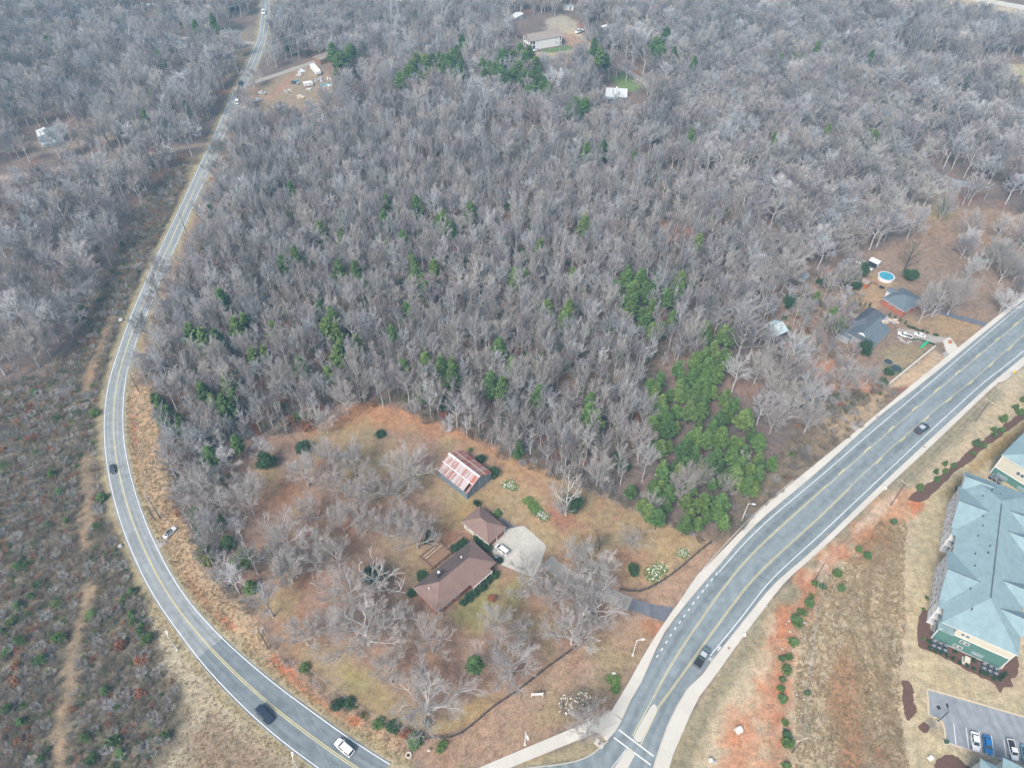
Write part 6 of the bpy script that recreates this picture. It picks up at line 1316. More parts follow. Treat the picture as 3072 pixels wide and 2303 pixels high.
# ---------------------------------------------------------------- trees picked out one by one
q2 = lambda x, y: (760+x*.3618, 1140+y*.3618); q6 = lambda x, y: (760+x*.3618, 1703+y*.3618); q3 = lambda x, y: (1500+x*.3618, 1140+y*.3618); q7 = lambda x, y: (1500+x*.3618, 1703+y*.3618)
q4 = lambda x, y: (2272+x*.3618, 1140+y*.3618); q0 = lambda x, y: (0+x*.3618, 1140+y*.3618); q8 = lambda x, y: (2272+x*.3618, 560+y*.3618); qs = lambda x, y: (0+x*.3618, 1703+y*.3618)
SOLO = [
 ('spread', q2(850,800), 15, 6.5, 'round bare tree in the yard left of the dark bush'), ('spread', q2(1300,850), 15, 7.2, 'round bare tree just left of the barn'),
 ('spread', q2(325,1450), 15, 8.2, 'wide bare tree at the left side of the yard above the orange litter'), ('spread', q2(590,1450), 12, 4.8, 'smaller bluish bare tree right of the wide left yard tree'),
 ('spread', q2(1010,1010), 13, 5.2, 'bare tree in the middle of the yard below the dark bush'), ('spread', q2(870,1050), 13, 5, 'bare tree left of the mid-yard tree'), ('spread', q2(1365,1395), 16, 6.4, 'tall bare tree between the barn and the deck'),
 ('spread', q2(1110,1290), 11, 4.2, 'small bare tree left of the deck tree'), ('white', q6(1050,215), 14, 7, 'white-limbed sycamore with ivy left of the ranch house'), ('spread', q2(460,880), 15, 5.5, 'bare tree with ivy at the upper left of the yard'),
 ('spreadpale', q2(620,440), 11, 4.2, 'pale bare tree on the orange clearing edge'), ('spreadpale', q2(790,285), 15, 6, 'pale bare tree at the top left end of the orange clearing'),
 ('spreadpale', q6(960,640), 17, 10.5, 'largest pale bare tree in the lower left of the yard'), ('spread', q6(840,350), 16, 8.5, 'bare tree behind the largest yard tree'), ('spreadpale', q6(1225,565), 13, 4.6, 'pale bare tree with a bare trunk below the sycamore'),
 ('spreadpale', q6(1490,695), 15, 6, 'pale bare tree in front of the ranch house'), ('spreadpale', q6(1460,1210), 15, 9.5, 'wide pale bare tree at the bottom of the yard'), ('spreadpale', q7(90,910), 15, 7.6, 'pale bare tree beside the fence above the sign board'),
 ('spreadpale', q7(590,630), 15, 7.4, 'pale bare tree left of the driveway'), ('spread', q7(790,450), 15, 7.6, 'dense bare tree at the mouth of the driveway'), ('spread', q7(640,290), 14, 6.4, 'bare tree over the gravel drive'),
 ('spread', q7(165,595), 9, 3.8, 'narrow bare tree on the front lawn'), ('spread', q7(240,210), 14, 6.6, 'bare tree over the concrete apron'), ('spread', q3(640,1565), 13, 5.4, 'round bare tree above the gravel drive'), ('spread', q7(830,110), 13, 5.6, 'bare tree beside the dark round bush on the lawn'),
 ('darkbare', q3(820,1408), 8, 3.2, 'small dark bare tree on the tan lawn'), ('crape', q3(1075,1375), 7, 5, 'low pale bushy tree on the tan lawn'), ('white', q3(545,1115), 20, 5.6, 'tall pale tree with ivy at the lawn edge'), ('crape', q3(500,1110), 8, 4, 'pale bushy tree at the foot of the tall ivy tree'),
 ('spreadpale', q3(800,875), 16, 5.4, 'pale bare tree at the wood edge right of the ivy tree'), ('spreadpale', q3(1480,1030), 20, 5.2, 'pale bare tree rising out of the pine stand'), ('crape', q3(1620,900), 14, 4.6, 'reddish bare crown inside the pine stand'),
 ('white', q3(1985,760), 11, 3.2, 'white bare tree at the right side of the pine stand'), ('spreadpale', q3(1850,970), 11, 3.8, 'small pale bare tree in the lower right of the pine stand'), ('spreadpale', q3(1235,1115), 10, 3.6, 'small pale bare tree in the lower left of the pine stand'),
 ('spreadpale', q4(100,440), 15, 5.2, 'pale bare tree right of the pine stand'), ('spreadpale', q4(390,430), 16, 6.8, 'large pale bare tree nearest the gravel pad'), ('spreadpale', q0(1715,525), 14, 5.4, 'pale bare tree beside the green pines above the left bend bank'),
 ('spread', q0(1725,1050), 18, 5.6, 'tall bare tree with long trunk above the parked white sedan'), ('spread', q0(2112,1115), 18, 6.2, 'tall bare tree with long trunk left of the orange litter'), ('crape', q0(1700,1210), 8, 4, 'low pale tree at the wood edge beside the parked sedan'),
 ('spread', q8(1335,1130), 20, 5.5, 'tall bare tree in front of the brick house'), ('spread', q8(1445,1075), 21, 7, 'tall bare tree with wide crown right of the brick house'), ('spread', q8(1575,1060), 20, 8, 'tall bare tree nearest the maroon cars'),
 ('spreadpale', q8(690,875), 15, 5.6, 'pale bare tree behind the dark evergreens by the pool garden'), ('darkbare', q8(1218,690), 15, 6, 'dark bare forked tree above the round pool'), ('spreadpale', q8(230,620), 16, 5.5, 'pale bare tree with upright crown left of the grey shed'),
 ('spread', q8(60,1500), 12, 4.6, 'pale bare tree below the rusty shed'), ('spread', q8(560,1230), 12, 4, 'bare tree left of the blue-roofed house'), ('spread', q8(900,1640), 9, 5, 'low bare tree beside the trampolines'), ('spread', q8(680,1560), 9, 5, 'low grey bare tree above the orange earth'),
 ('spread', q8(1900,700), 18, 6, 'bare tree at the right edge above the main road'), ('spread', q8(2150,480), 17, 5.5, 'bare tree cut by the right edge'), ('spread', q8(1720,420), 15, 6, 'bare tree on the upper right grass'),
 ('spread', q8(1500,300), 18, 4.5, 'tall thin tree beside the yellow green grass'), ('crape', zl(330,850), 3.2, 1.6, 'little bare sapling beside the round mulch bed'),
 ('tallpine', q6(1855,935), 13, 2.6, 'green pine standing alone on the front lawn'), ('olive', q0(1745,1510), 9, 3, 'olive yellow cedar right of the parked white sedan'), ('pine', q0(2085,1570), 11, 3, 'green pine at the left edge of the yard'),
 ('evergreen', q6(1020,120), 8, 3.2, 'dark ivy mass below the white sycamore'), ('evergreen', q3(600,1095), 8.5, 3, 'dark evergreen beside the tall ivy tree'), ('evergreen', q2(120,735), 7, 3, 'dark round evergreen at the left edge of the yard'),
 ('evergreen', q2(420,600), 5, 2.4, 'dark evergreen under the ivy tree at upper left'), ('evergreen', q2(1600,260), 9, 3.4, 'broad olive evergreen tree behind the orange clearing'), ('cedar', q3(150,640), 9, 2.2, 'dark upright cedar at the corner of the wood behind the barn'),
 ('evergreen', q8(760,840), 7.5, 4.2, 'big dark evergreen left of the orange shed'), ('evergreen', q8(850,740), 7, 3.2, 'dark evergreen behind the orange shed'), ('evergreen', q8(860,1380), 6, 3, 'green evergreen in front of the blue-roofed house'),
 ('evergreen', q8(1260,770), 5, 3.2, 'dark evergreen above the brick house roof'), ('evergreen', q8(520,810), 3.6, 2, 'round dark evergreen right of the grey shed'), ('evergreen', q8(250,1000), 6, 2.6, 'dark evergreen above the pale tin shed'), ('pine', q8(470,980), 7, 1.8, 'bright green pine by the stacked stones'),
 ('pine', q8(580,1180), 11, 2.8, 'thin pine left of the blue-roofed house'), ('pine', q8(640,1240), 10, 2.6, 'second thin pine left of the blue-roofed house'), ('cedar', q8(1540,200), 7, 2.6, 'dark evergreen on the yellow green grass'),
 ('evergreen', q8(1080,1560), 3, 1.8, 'olive bush beside the black trampoline'), ('shrub', q8(1035,1630), 2.2, 1.8, 'dark bush at the end of the white garden wall'), ('cedar', (2060,240), 9, 3, 'dark round evergreen far right'), ('cedar', (2905,330), 9, 3.4, 'dark domed evergreen in the far right wood'),
 ('tallpine', (1792,272), 26, 4.2, 'tall dark conifer left of the pale flat-roofed house'), ('tallpine', (1775,235), 24, 3.8, 'tall dark conifer left of the far access road'), ('tallpine', (1812,262), 20, 3.4, 'dark conifer against the flat-roofed house'),
 ('shrub', q3(1045,735), 3, 2.2, 'dark round bush in the clearing left of the pine stand'), ('shrub', q3(1100,1590), 2.6, 2.0, 'dark round bush alone on the tan lawn'), ('shrub', q2(1060,460), 2.6, 2.2, 'dark round bush in the orange clearing'),
 ('shrub', q2(1990,790), 3.2, 2.2, 'dark round bush at the corner of the barn'), ('shrub', q2(1885,670), 2.6, 1.7, 'dark bush behind the barn'), ('shrubgreen', q2(1800,585), 1.5, 1.0, 'small green bush at the back corner of the barn'), ('shrub', q2(1855,1035), 2, 1.3, 'dark bush at the back corner of the garage'),
 ('shrub', zh(950,790), 2, 2.0, 'dark bush between the ramp and the house'), ('shrub', zh(830,850), 1.8, 1.6, 'dark bush below the ramp'), ('shrub', zh(1150,690), 1.8, 1.4, 'dark bush between garage and house'), ('shrub', zh(1220,750), 1.8, 1.4, 'second dark bush between garage and house'), ('shrub', zh(1300,840), 2.2, 1.8, 'round dark bush at the garage corner'),
 ('shrub', zh(340,1270), 2, 2, 'dark bush at the back corner of the ranch house'), ('shrub', zh(1510,1030), 1.6, 1.2, 'dark bush beside the air conditioner'), ('shrub', zh(440,700), 3, 2.2, 'dark bush at the end of the deck'), ('shrubgreen', zh(1470,320), 1.3, 1.4, 'light green clump behind the garage'),
 ('shrub', zh(1420,1250), 2, 1.6, 'clipped dark bush at the right end of the porch'), ('shrub', zh(1330,1340), 2, 1.5, 'clipped dark bush, second from the porch end'), ('shrub', zh(1240,1440), 1.9, 1.4, 'clipped dark bush in the middle of the porch'), ('shrub', zh(1140,1520), 2, 1.6, 'clipped dark bush beside the porch corner'), ('shrub', zh(1040,1590), 1.9, 1.5, 'clipped dark bush below the brick wall'), ('shrub', zh(960,1660), 1.8, 1.3, 'clipped dark bush lowest along the brick wall'), ('shrub', zh(170,1520), 2, 1.8, 'dark bush at the left corner of the ranch house'),
 ('blossom', q7(560,1150), 1.6, 3.0, 'sprawling white-blossomed bush on the slope, left half'), ('blossom', q7(660,1110), 1.6, 3.2, 'sprawling white-blossomed bush on the slope, right half'), ('shrubgreen', q7(950,930), 1.0, 2.2, 'green grassy tussock beside the left pavement'), ('shrubgreen', q7(960,1010), .8, 1.5, 'smaller green tussock below the big one'),
 ('daffodil', q3(70,870), .5, 2.0, 'white daffodil clump at the upper end of the flower strip'), ('daffodil', q3(110,890), .5, 1.6, 'white daffodil clump second in the flower strip'), ('daffodil', q3(330,1110), .5, 1.6, 'daffodil clump near the lower end of the flower strip'), ('daffodil', q3(365,1135), .5, 1.8, 'daffodil clump at the lower end of the flower strip'),
 ('daffodil', q3(1515,1435), .6, 2.0, 'white daffodil clump at the right corner of the lawn'), ('daffodil', q3(1320,1570), .6, 2.4, 'white daffodil clump beside the fence, right one'), ('daffodil', q3(1265,1615), .6, 2.4, 'white daffodil clump beside the fence, left one'), ('daffodil', zh(1475,290), .6, 1.5, 'white daffodil clump behind the garage'),
 ('shrubgreen', q3(235,1000), .8, 1.9, 'green leaf clump in the flower strip, upper'), ('shrubgreen', q3(270,1045), .8, 1.9, 'green leaf clump in the flower strip, middle'), ('shrubgreen', q3(300,1085), .8, 1.9, 'green leaf clump in the flower strip, lower'),
 ('cedar', q6(1345,1450), 3.4, 2.2, 'olive shrub at the end of the dark fence'), ('shrubrust', q6(1260,1385), 2, 1.6, 'rust red shrub beside the fence end'), ('shrubgreen', q6(430,840), 1.8, 1.6, 'bright green shrub on the bank fence'), ('shrub', q6(700,1150), 2, 1.8, 'dark shrub on the red bank'), ('shrub', q6(800,1120), 1.8, 2, 'dark shrub beside the wire fence'), ('shrubgreen', q6(1050,1290), 1.5, 2.0, 'green shrub on the wire fence'), ('shrub', q6(1160,1330), 1.6, 2, 'dark green shrub near the fence end'), ('shrubgreen', q6(1560,1490), 1.6, 1.6, 'green shrub below the curved fence'), ('shrub', q6(1440,1290), 1.2, 1.4, 'low ivy patch at the foot of the wide bottom tree'), ('shrubrust', q6(1980,260+1703-1703), 1.6, 1.4, 'brown shrub under the driveway trees'),
]
for k, p, h, r_, lb in SOLO: plant('spreadpale' if k == 'spread' else k, p, h, r_*(1.12 if p[0] < 2000 else .95) if NM[k] == 'bare_tree' else r_, lb)
YF = [q2(700,960), q2(480,1180), q2(760,1270), q2(940,1270), q2(1220,1020), q2(650,760), q2(540,1600), q2(720,1560), q2(1250,1250), q6(450,640), q6(640,540), q6(330,120), q6(1150,950), q2(330,1650), q7(430,330), q7(-40,560)]
for p in YF: plant('spreadpale', p, prng.uniform(11, 15), prng.uniform(4.6, 6.2), 'bare grey tree in the crowded grove filling the yard', 'bare trees of the yard grove')
for p in [(700,1420),(730,1500),(690,1560),(735,1630),(775,1720),(720,1780),(800,1390),(650,1480),(640,1400),(820,1850)]: plant('forest', p, prng.uniform(12, 16), prng.uniform(3.6, 4.8), 'bare tree in the belt along the left edge of the yard', 'bare trees along the left yard edge')
for p in [(690,1640),(715,1700),(755,1770),(670,1580),(600,1560)]: plant('cedar', p, prng.uniform(4, 7), prng.uniform(1.8, 2.6), 'dark cedar in the belt along the left edge of the yard', 'cedars along the left yard edge')
# young conifers beside the main road and the mulch bed
YC = [(q4(1340,905),2.8,1.5,'in the lowest mulch bed end'),(q4(1485,835),2.3,1.2,'just above the lowest one in the mulch bed'),(q4(1475,770),2.3,1.0,'of the four clustered in the mulch bed, left'),(q4(1550,768),2.3,1.0,'of the four clustered in the mulch bed, right'),(q4(1550,705),2.3,1.0,'of the four clustered in the mulch bed, upper left'),(q4(1620,720),2.3,1.0,'of the four clustered in the mulch bed, upper right'),
 (q4(1805,540),3.2,1.5,'the largest halfway up the mulch bed'),(q4(1785,615),1.4,1.0,'a dark low one below the largest in the mulch bed'),(q4(1875,550),1.6,1.2,'a dark low one right of the largest in the mulch bed'),(q4(1955,420),1.8,1.3,'a dark one above the largest in the mulch bed'),(q4(1960,465),1.8,1.2,'a dark one near the kink of the mulch bed'),(q4(2020,425),2,1.4,'a dark one right of the kink of the mulch bed'),(q4(2030,340),3.2,1.6,'a big one at the top of the mulch bed'),(q4(2135,240),2.4,1.4,'a pale one near the right edge'),(q4(2170,280),2.6,1.5,'a green one near the right edge'),(q4(2205,180),3.2,1.7,'the dark one cut by the right edge'),
 (q4(1125,1185),2.2,1.2,'alone on the orange ground below the mulch bed'),(q4(835,1415),2.2,1.3,'upper of two beside the twin armed pole'),(q4(905,1465),2.4,1.5,'lower of two beside the twin armed pole'),(q4(655,1610),2.6,1.5,'right of the twin armed pole')]
for p, h, r_, w in YC: plant('cone', p, h, r_, 'young green conifer, '+w, 'young conifers along the main road')
zc = lambda x, y: (2272+x*.3618, 1703+y*.3618)
for i, (x, y, r_) in enumerate([(655,60,1.8),(695,175,1.9),(475,140,1.6),(540,160,1.7),(445,240,1.2),(425,300,2.2),(365,380,1.8),(320,440,2.6),(330,480,1.8),(295,625,2.3),(250,750,1.7),(200,755,1.4),(235,850,2.4),(205,930,1.4),(190,1005,1.4),(205,1090,2.0),(225,1290,1.4),(240,1390,2.0),(235,1460,2.4),(235,1650,1.8),(410,1045,1.3)]):
    plant('cone' if i % 2 else 'shrubgreen', zc(x, y), r_*1.0, r_*.74, 'green sapling, %s down the red clay strip' % ['topmost','second','third','fourth','fifth','sixth','seventh','eighth','ninth','tenth','eleventh','twelfth','thirteenth','fourteenth','fifteenth','sixteenth','seventeenth','eighteenth','nineteenth','twentieth','the small one standing apart'][i], 'saplings on the red clay strip')
for i, (x, y) in enumerate([(310,560),(430,625),(545,660),(665,720),(790,780),(920,850),(1065,910),(1200,985),(1345,1050),(1460,1100),(1600,1180),(1710,1175),(1770,1120),(1830,1080),(820,640),(1200,810),(300,440)]):
    plant('shrub', z6(x, y), .9, .65, 'low dark shrub in the mulch around the green apartment wall', 'foundation shrubs of the apartment block')
for i, (x, y) in enumerate([(260,630),(200,850),(200,1440)]): plant('shrubgreen', (2740+x*.15016, 1700+y*.15016), .8, .6, 'small green shrub along the road side of the apartment block', 'road side apartment shrubs')
hz = lambda x, y: (2500+x*.1628, 880+y*.1628)
for x, y in [(385,150),(480,200),(570,230),(665,240),(1030,420),(1125,470),(1220,520),(1315,570),(290,90)]: plant('cone', hz(x, y), 2.2, .55, 'slim dark conifer in the row between the two blue-roofed houses', 'conifer hedge between the houses')
for x, y in [(1380,620),(1440,640),(1500,660),(1555,690),(1640,700),(1730,740),(1860,775),(1910,780),(400,200),(500,230)]: plant('shrub', hz(x, y), .9, .7, 'low dark hedge bush beside the drive of the blue-roofed house', 'drive hedge')
for x, y in [(1440,860),(1490,855),(1540,855),(1590,865),(1640,880),(1690,895),(1750,910),(1790,925),(1830,940),(1860,965)]: plant('shrub', hz(x, y), .7, .5, 'small round bush lining the bed below the white pickup', 'bed edging bushes')
for x, y, k in [(120,130,'shrub'),(820,560+0,'shrub')]: pass
# scattered green shrubs in the cleared ground on the left
LS = [qs(175,0),qs(330,150),qs(280,245),qs(160,330),qs(480,310),qs(110,460),qs(40,540),qs(180,620),qs(500,600),qs(760,400),qs(1040,270),qs(1120,460),qs(1190,490),qs(1170,540),qs(1240,600),qs(1100,400),qs(350,780),qs(60,720),qs(190,1290),qs(80,1180),qs(1000,1160),qs(880,1030),qs(720,1420),qs(960,1450),qs(1010,1540),qs(360,1590),qs(780,1600),qs(1100,210),qs(1380,1400),
      q0(300,610),q0(500,660),q0(30,700),q0(440,800),q0(500,930),q0(70,730),q0(815,1230),q0(845,990),q0(180,1560),q0(560,1180),q0(400,1210),q0(790,290),q0(490,320),q0(290,110),(300,905),(250,930),(235,960),(370,740),(350,690),(330,650),(300,560),(140,570),(150,555)]
for i, p in enumerate(LS): plant('shrubgreen' if i % 3 else 'cedar', p, prng.uniform(1.6, 2.8), prng.uniform(1.1, 2.0), 'green shrub scattered in the brown brush left of the two-lane road', 'green shrubs in the left brush')
for p in [qs(950,350),qs(1000,660),qs(1180,780),qs(1030,1380),qs(150,820),qs(130,940),qs(1180,1050),q0(260,270),q0(270,490),q0(150,350),q0(20,590),(290,800),(255,905),(160,735),qs(170,1430)]: plant('shrubrust', p, prng.uniform(1.4, 2.4), prng.uniform(1.2, 2.2), 'rust brown shrub in the brush left of the two-lane road', 'rust brown shrubs in the left brush')
# ---------------------------------------------------------------- pines
def inpoly(x, y, poly): return sdist(np.array([x]), np.array([y]), poly)[0]
def fill(poly, step, g, jit=.45):
    p = np.asarray(poly); xs = np.arange(p[:, 0].min(), p[:, 0].max(), step); ys = np.arange(p[:, 1].min(), p[:, 1].max(), step*.87); out = []
    X, Y = np.meshgrid(xs, ys); X = X+(np.arange(len(ys)) % 2)[:, None]*step/2; X = X+g.uniform(-jit, jit, X.shape)*step; Y = Y+g.uniform(-jit, jit, Y.shape)*step
    X, Y = X.ravel(), Y.ravel(); k = sdist(X, Y, p) > 0; return np.stack([X[k], Y[k]], 1)
PINE_AREAS = [
 ([(1905,1150),(2030,1100),(2120,1080),(2180,1170),(2290,1300),(2330,1400),(2275,1480),(2180,1510),(2190,1560),(2070,1600),(1980,1560),(1880,1500),(1850,1460),(1950,1440),(1965,1330),(1940,1210)], 4.8, 'pine in the dense green stand beside the main road', 'pines of the roadside stand', (7,12), 1.0),
 ([(1840,815),(1920,800),(1960,850),(2040,810),(2065,900),(2030,960),(1985,1030),(1940,980),(1850,930)], 5.2, 'pine in the green group at the middle right of the wood', 'pines of the middle right group', (8,12), .8),
 ([(2110,985),(2190,990),(2190,1080),(2150,1140),(2110,1130)], 4.6, 'pine just above the roadside pine stand', 'pines above the roadside stand', (8,12), .9),
 ([(1175,240),(1260,190),(1330,170),(1370,115),(1400,130),(1405,215),(1390,255),(1300,240),(1210,270)], 7, 'pine in the far green clump left of the white two-storey building', 'pines of the far left clump', (13,18), .9),
 ([(1445,200),(1500,165),(1570,155),(1625,230),(1655,290),(1580,305),(1555,255),(1450,240)], 7, 'pine in the far green clump below the white two-storey building', 'pines of the far right clump', (13,18), .9),
 ([(1935,110),(2000,110),(2010,190),(1940,190)], 7, 'pine beyond the far access road', 'pines beyond the access road', (13,17), .7),
 ([(1675,320),(1740,305),(1800,340),(1795,365),(1690,365)], 7.5, 'pine in the olive group below the pale flat-roofed house', 'pines below the flat-roofed house', (13,17), .8),
 ([(990,165),(1055,150),(1070,200),(1000,215)], 6, 'tall pine at the right of the scrap yard', 'pines at the scrap yard', (16,20), .8),
 ([(455,1180),(500,1200),(520,1300),(480,1300)], 3.4, 'pine in the dark green row above the left bank', 'pines above the left bank', (6,9), 1.0)]
pg = np.random.default_rng(21); PINE_XY = []
for poly, st_, lb, gr, (h0, h1), keep in PINE_AREAS:
    zc_ = (h0+h1)/2*.6
    for x, y in fill(W2(poly, zc_), st_, pg):
        if pg.random() < keep: h = pg.uniform(h0, h1); plant('tallpine' if h > 13.5 else 'pine', Vector((x, y, 0)), h, h*.25*pg.uniform(.95, 1.25) if h < 13 else h*.235, lb, gr); PINE_XY.append((x, y, 4.0))
qm = lambda x, y: (760+x*.3618, 560+y*.3618); qr = lambda x, y: (1500+x*.3618, 560+y*.3618); ql = lambda x, y: (x*.3618, 560+y*.3618)
SC = [qm(*p) for p in [(1090,200),(1210,230),(1350,150),(1530,290),(1640,360),(735,260),(740,440),(1240,450),(1120,490),(560,370),(350,580),(250,650),(710,690),(850,700),(1320,640),(1340,740),(1500,680),(1440,860),(2170,750),(560,1010),(650,1080),(600,1180),(730,1330),(860,1300),(700,1390),(1270,1030),(1310,1060),(1150,1210),(390,1490),(1250,1510),(1430,1450),(1560,1490),(1650,1500),(1650,1580),(1970,1620),(2140,1480),(2040,1330),(1800,210),(170,1190),(940,850),(310,20),(620,1560),(1090,280),(1100,140),(1560,330),(90,1380),(690,1200),(1400,780)]]
SC += [qr(*p) for p in [(140,750),(200,760),(330,520),(390,1030),(570,1020),(530,1120),(700,310),(1650,460),(600,740)]]+[ql(*p) for p in [(1590,1220),(1800,1270),(1960,1170),(1980,70),(1750,210),(1840,930),(1880,1600),(1690,1260),(2030,1120),(2100,1400)]]
SC += [q0(*p) for p in [(1680,80),(1930,150),(1760,180),(1860,210),(1740,620),(1400,300),(1520,390),(1960,520)]]+[q3(*p) for p in [(20,70),(330,130),(750,170),(740,280),(800,330)]]+[q2(*p) for p in [(1400,100),(1970,60)]]
for p in SC:
    h = pg.uniform(10.5, 15); w = G(*p, h*.65); w.z = 0; plant('pine', w, h, h*.25, 'green pine scattered singly among the bare trees of the central wood', 'pines scattered in the central wood'); PINE_XY.append((w.x, w.y, 4.2))
for p in [(560,330),(460,300),(150,90),(145,130),(590,90),(640,70),(655,100),(480,180),(440,360),(2380,190),(2410,180),(2570,165),(2610,180),(2900,240),(2600,420),(2450,150),(2480,400),(2620,420),(2340,190),(2320,430),(950,60),(1010,230),(1250,60),(1760,460),(1810,450),(2070,420),(1900,480),(1330,660),(2080,200),(2020,170),(860,130)]:
    h = pg.uniform(13, 18); w = G(*p, h*.65); w.z = 0; plant('pine', w, h, h*.22, 'dark green pine among the far bare trees', 'pines in the far woods'); PINE_XY.append((w.x, w.y, 5))
# ---------------------------------------------------------------- woods
CLEAR = [LAYERS[0][0], LAYERS[1][0], LAYERS[3][0], LAYERS[5][0],
 [(2260,960),(2400,860),(2560,780),(2760,700),(2850,690),(3072,630),(3150,840),(2753,1140),(2690,1180),(2373,1451),(2224,1592),(2133,1627),(2200,1500),(2330,1400),(2380,1290),(2450,1240),(2540,1170),(2420,1120),(2270,1050)],
 [(2740,1140),(3160,800),(3160,2400),(1700,2400),(1900,2000),(2300,1500)],
 [(1550,75),(1740,35),(1765,150),(1740,195),(1720,215),(1570,215),(1535,165)], [(1785,255),(1900,245),(1945,290),(1935,365),(1795,365)], [(1790,165),(1960,255),(1965,300),(1900,250),(1830,215),(1785,200)],
 [(765,225),(880,195),(975,185),(1040,250),(975,345),(860,390),(765,375)], [(60,385),(200,375),(320,398),(320,440),(200,462),(60,458)], [(118,200),(185,200),(190,236),(120,236)],
 [(-60,505),(270,475),(440,448),(640,420),(640,446),(450,488),(280,535),(0,595),(-60,600)], [(680,55),(790,50),(780,145),(700,145)],
 [(2680,-40),(3150,-20),(3150,110),(2900,72),(2700,42)], [(2950,185),(3150,175),(3150,340),(3040,305)], [(2640,130),(2720,168),(2800,192),(2950,198),(2950,232),(2780,226),(2680,200)], [(2680,640),(3080,610),(3150,800),(2950,760),(2740,730)],
 [(1955,660),(2075,690),(2065,735),(2000,740)], [(2760,500),(2860,535),(2930,560),(2900,600),(2760,560)], [(1580,45),(1660,40),(1640,110),(1560,80)], [(2215,1130),(2290,1180),(2330,1300),(2200,1200)]] + [a[0] for a in PINE_AREAS[:1]] + [LAYERS[23][0], [(1840,1800),(2000,1730),(2133,1615),(2240,1530),(2400,1390),(2560,1250),(2660,1150),(2780,1140),(2300,1560),(2050,1830),(1900,2080),(1820,2150)], [(2180,1490),(2330,1400),(2420,1300),(2400,1440),(2230,1600),(2120,1640)]]
CLW = [W2(p) for p in CLEAR]
rdA, rdB = resample(W2(LR_L), 120), resample(W2(LR_R), 120)
lanes = [(resample(W2([(383,78),(452,90),(561,117),(700,127),(766,130)]), 20), 5.0), (resample(W2([(1797,176),(1844,192),(1898,224),(1960,275)]), 20), 5.5), (resample(W2([(740,255),(880,208),(1020,160)]), 12), 4.5), (resample(W2([(2760,505),(2850,542),(2930,560)]), 10), 6)]
BUILD = [(o.location.x, o.location.y, 9.0 if o.get('category') != 'shed' else 5.5) for o in scene.objects if o.parent is None and o.get('category') in ('house','building','mobile home','shed','barn','garage','camper','trailer') and 'hidden' not in o['label'] and 'dark skirt' not in o['label']]
SOLOW = [(G(*p).x, G(*p).y, max(2.0, (r_ or 2)*.55)) for k, p, h, r_, lb in SOLO]
CW = W2([(400,1130),(480,960),(560,780),(680,560),(760,440),(1000,400),(1500,420),(1900,470),(2150,580),(2300,760),(2330,950),(2200,1000),(2100,1150),(1950,1250),(1850,1480),(1550,1390),(1330,1290),(1060,1200),(920,1290),(700,1330),(680,1420),(640,1560),(690,1700),(640,1720),(540,1530),(500,1330),(450,1170)])
RW = W2([(2200,560),(2800,560),(2760,700),(2560,790),(2400,870),(2330,950),(2300,760)])
fg = np.random.default_rng(33)
outer = np.array([(-430,60),(430,60),(430,640),(-430,640)], float)
def allowed(pts, margin=0.0, extra=True):
    x, y = pts[:, 0], pts[:, 1]; k = np.ones(len(x), bool)
    for c in CLW: k &= sdist(x, y, c) < -margin
    k &= np.minimum(sdline(x, y, rdA), sdline(x, y, rdB)) > 5.5
    for l, w in lanes: k &= sdline(x, y, l) > w
    if extra:
        for bx, by, r_ in BUILD:
            dx, dy = x-bx, y-by; k &= ~((np.hypot(dx, dy) < r_) | ((np.abs(dx) < r_*.8) & (dy < 0) & (dy > -r_*(1.7 if by < 330 else 2.8))))
        for bx, by, r_ in SOLOW: k &= np.hypot(x-bx, y-by) > r_
    for bx, by, r_ in PINE_XY: k &= np.hypot(x-bx, y-by) > r_*.8
    return k
def view(pts, h=8, m=60):
    q = pix(np.c_[pts, np.full(len(pts), h)]); return (q[:, 0] > -m) & (q[:, 0] < 3072+m) & (q[:, 1] > -m-40) & (q[:, 1] < 2303+m)
WOOD = []                                            # (x, y, kind, H, R)
P = fill(CW, 4.4, fg); P = P[allowed(P)]
dens = fbm(P[:, 0]+11, P[:, 1]+40, 26)
for (x, y), d in zip(P, dens):
    u = fg.random()
    if u < .06: continue
    if u < .50+d*.5: WOOD.append((x, y, 'slim', fg.uniform(7, 14), fg.uniform(1.6, 2.7)))
    elif u < .95: WOOD.append((x, y, 'forest', fg.uniform(11, 19), fg.uniform(2.6, 4.3)))
    else: WOOD.append((x, y, 'spread', fg.uniform(13, 18), fg.uniform(4, 5.2)))
P = fill(outer, 6.8, fg); P = P[view(P)]; P = P[allowed(P)]; P = P[sdist(P[:, 0], P[:, 1], CW) < -1]
for x, y in P:
    u = fg.random()+fbm(np.array([x+500.]), np.array([y]), 45)[0]*.5; big = 1.2 if x > 60 else 1.05
    if u < .05: continue
    if u < .20: WOOD.append((x, y, 'slim', fg.uniform(9, 14), fg.uniform(2, 2.8)))
    elif u < .74: WOOD.append((x, y, 'forest', fg.uniform(12, 21), fg.uniform(3.4, 5.6)*big))
    else: WOOD.append((x, y, 'spread' if u < .97 else 'spreadpale', fg.uniform(12, 19), fg.uniform(4.8, 7.6)*big))
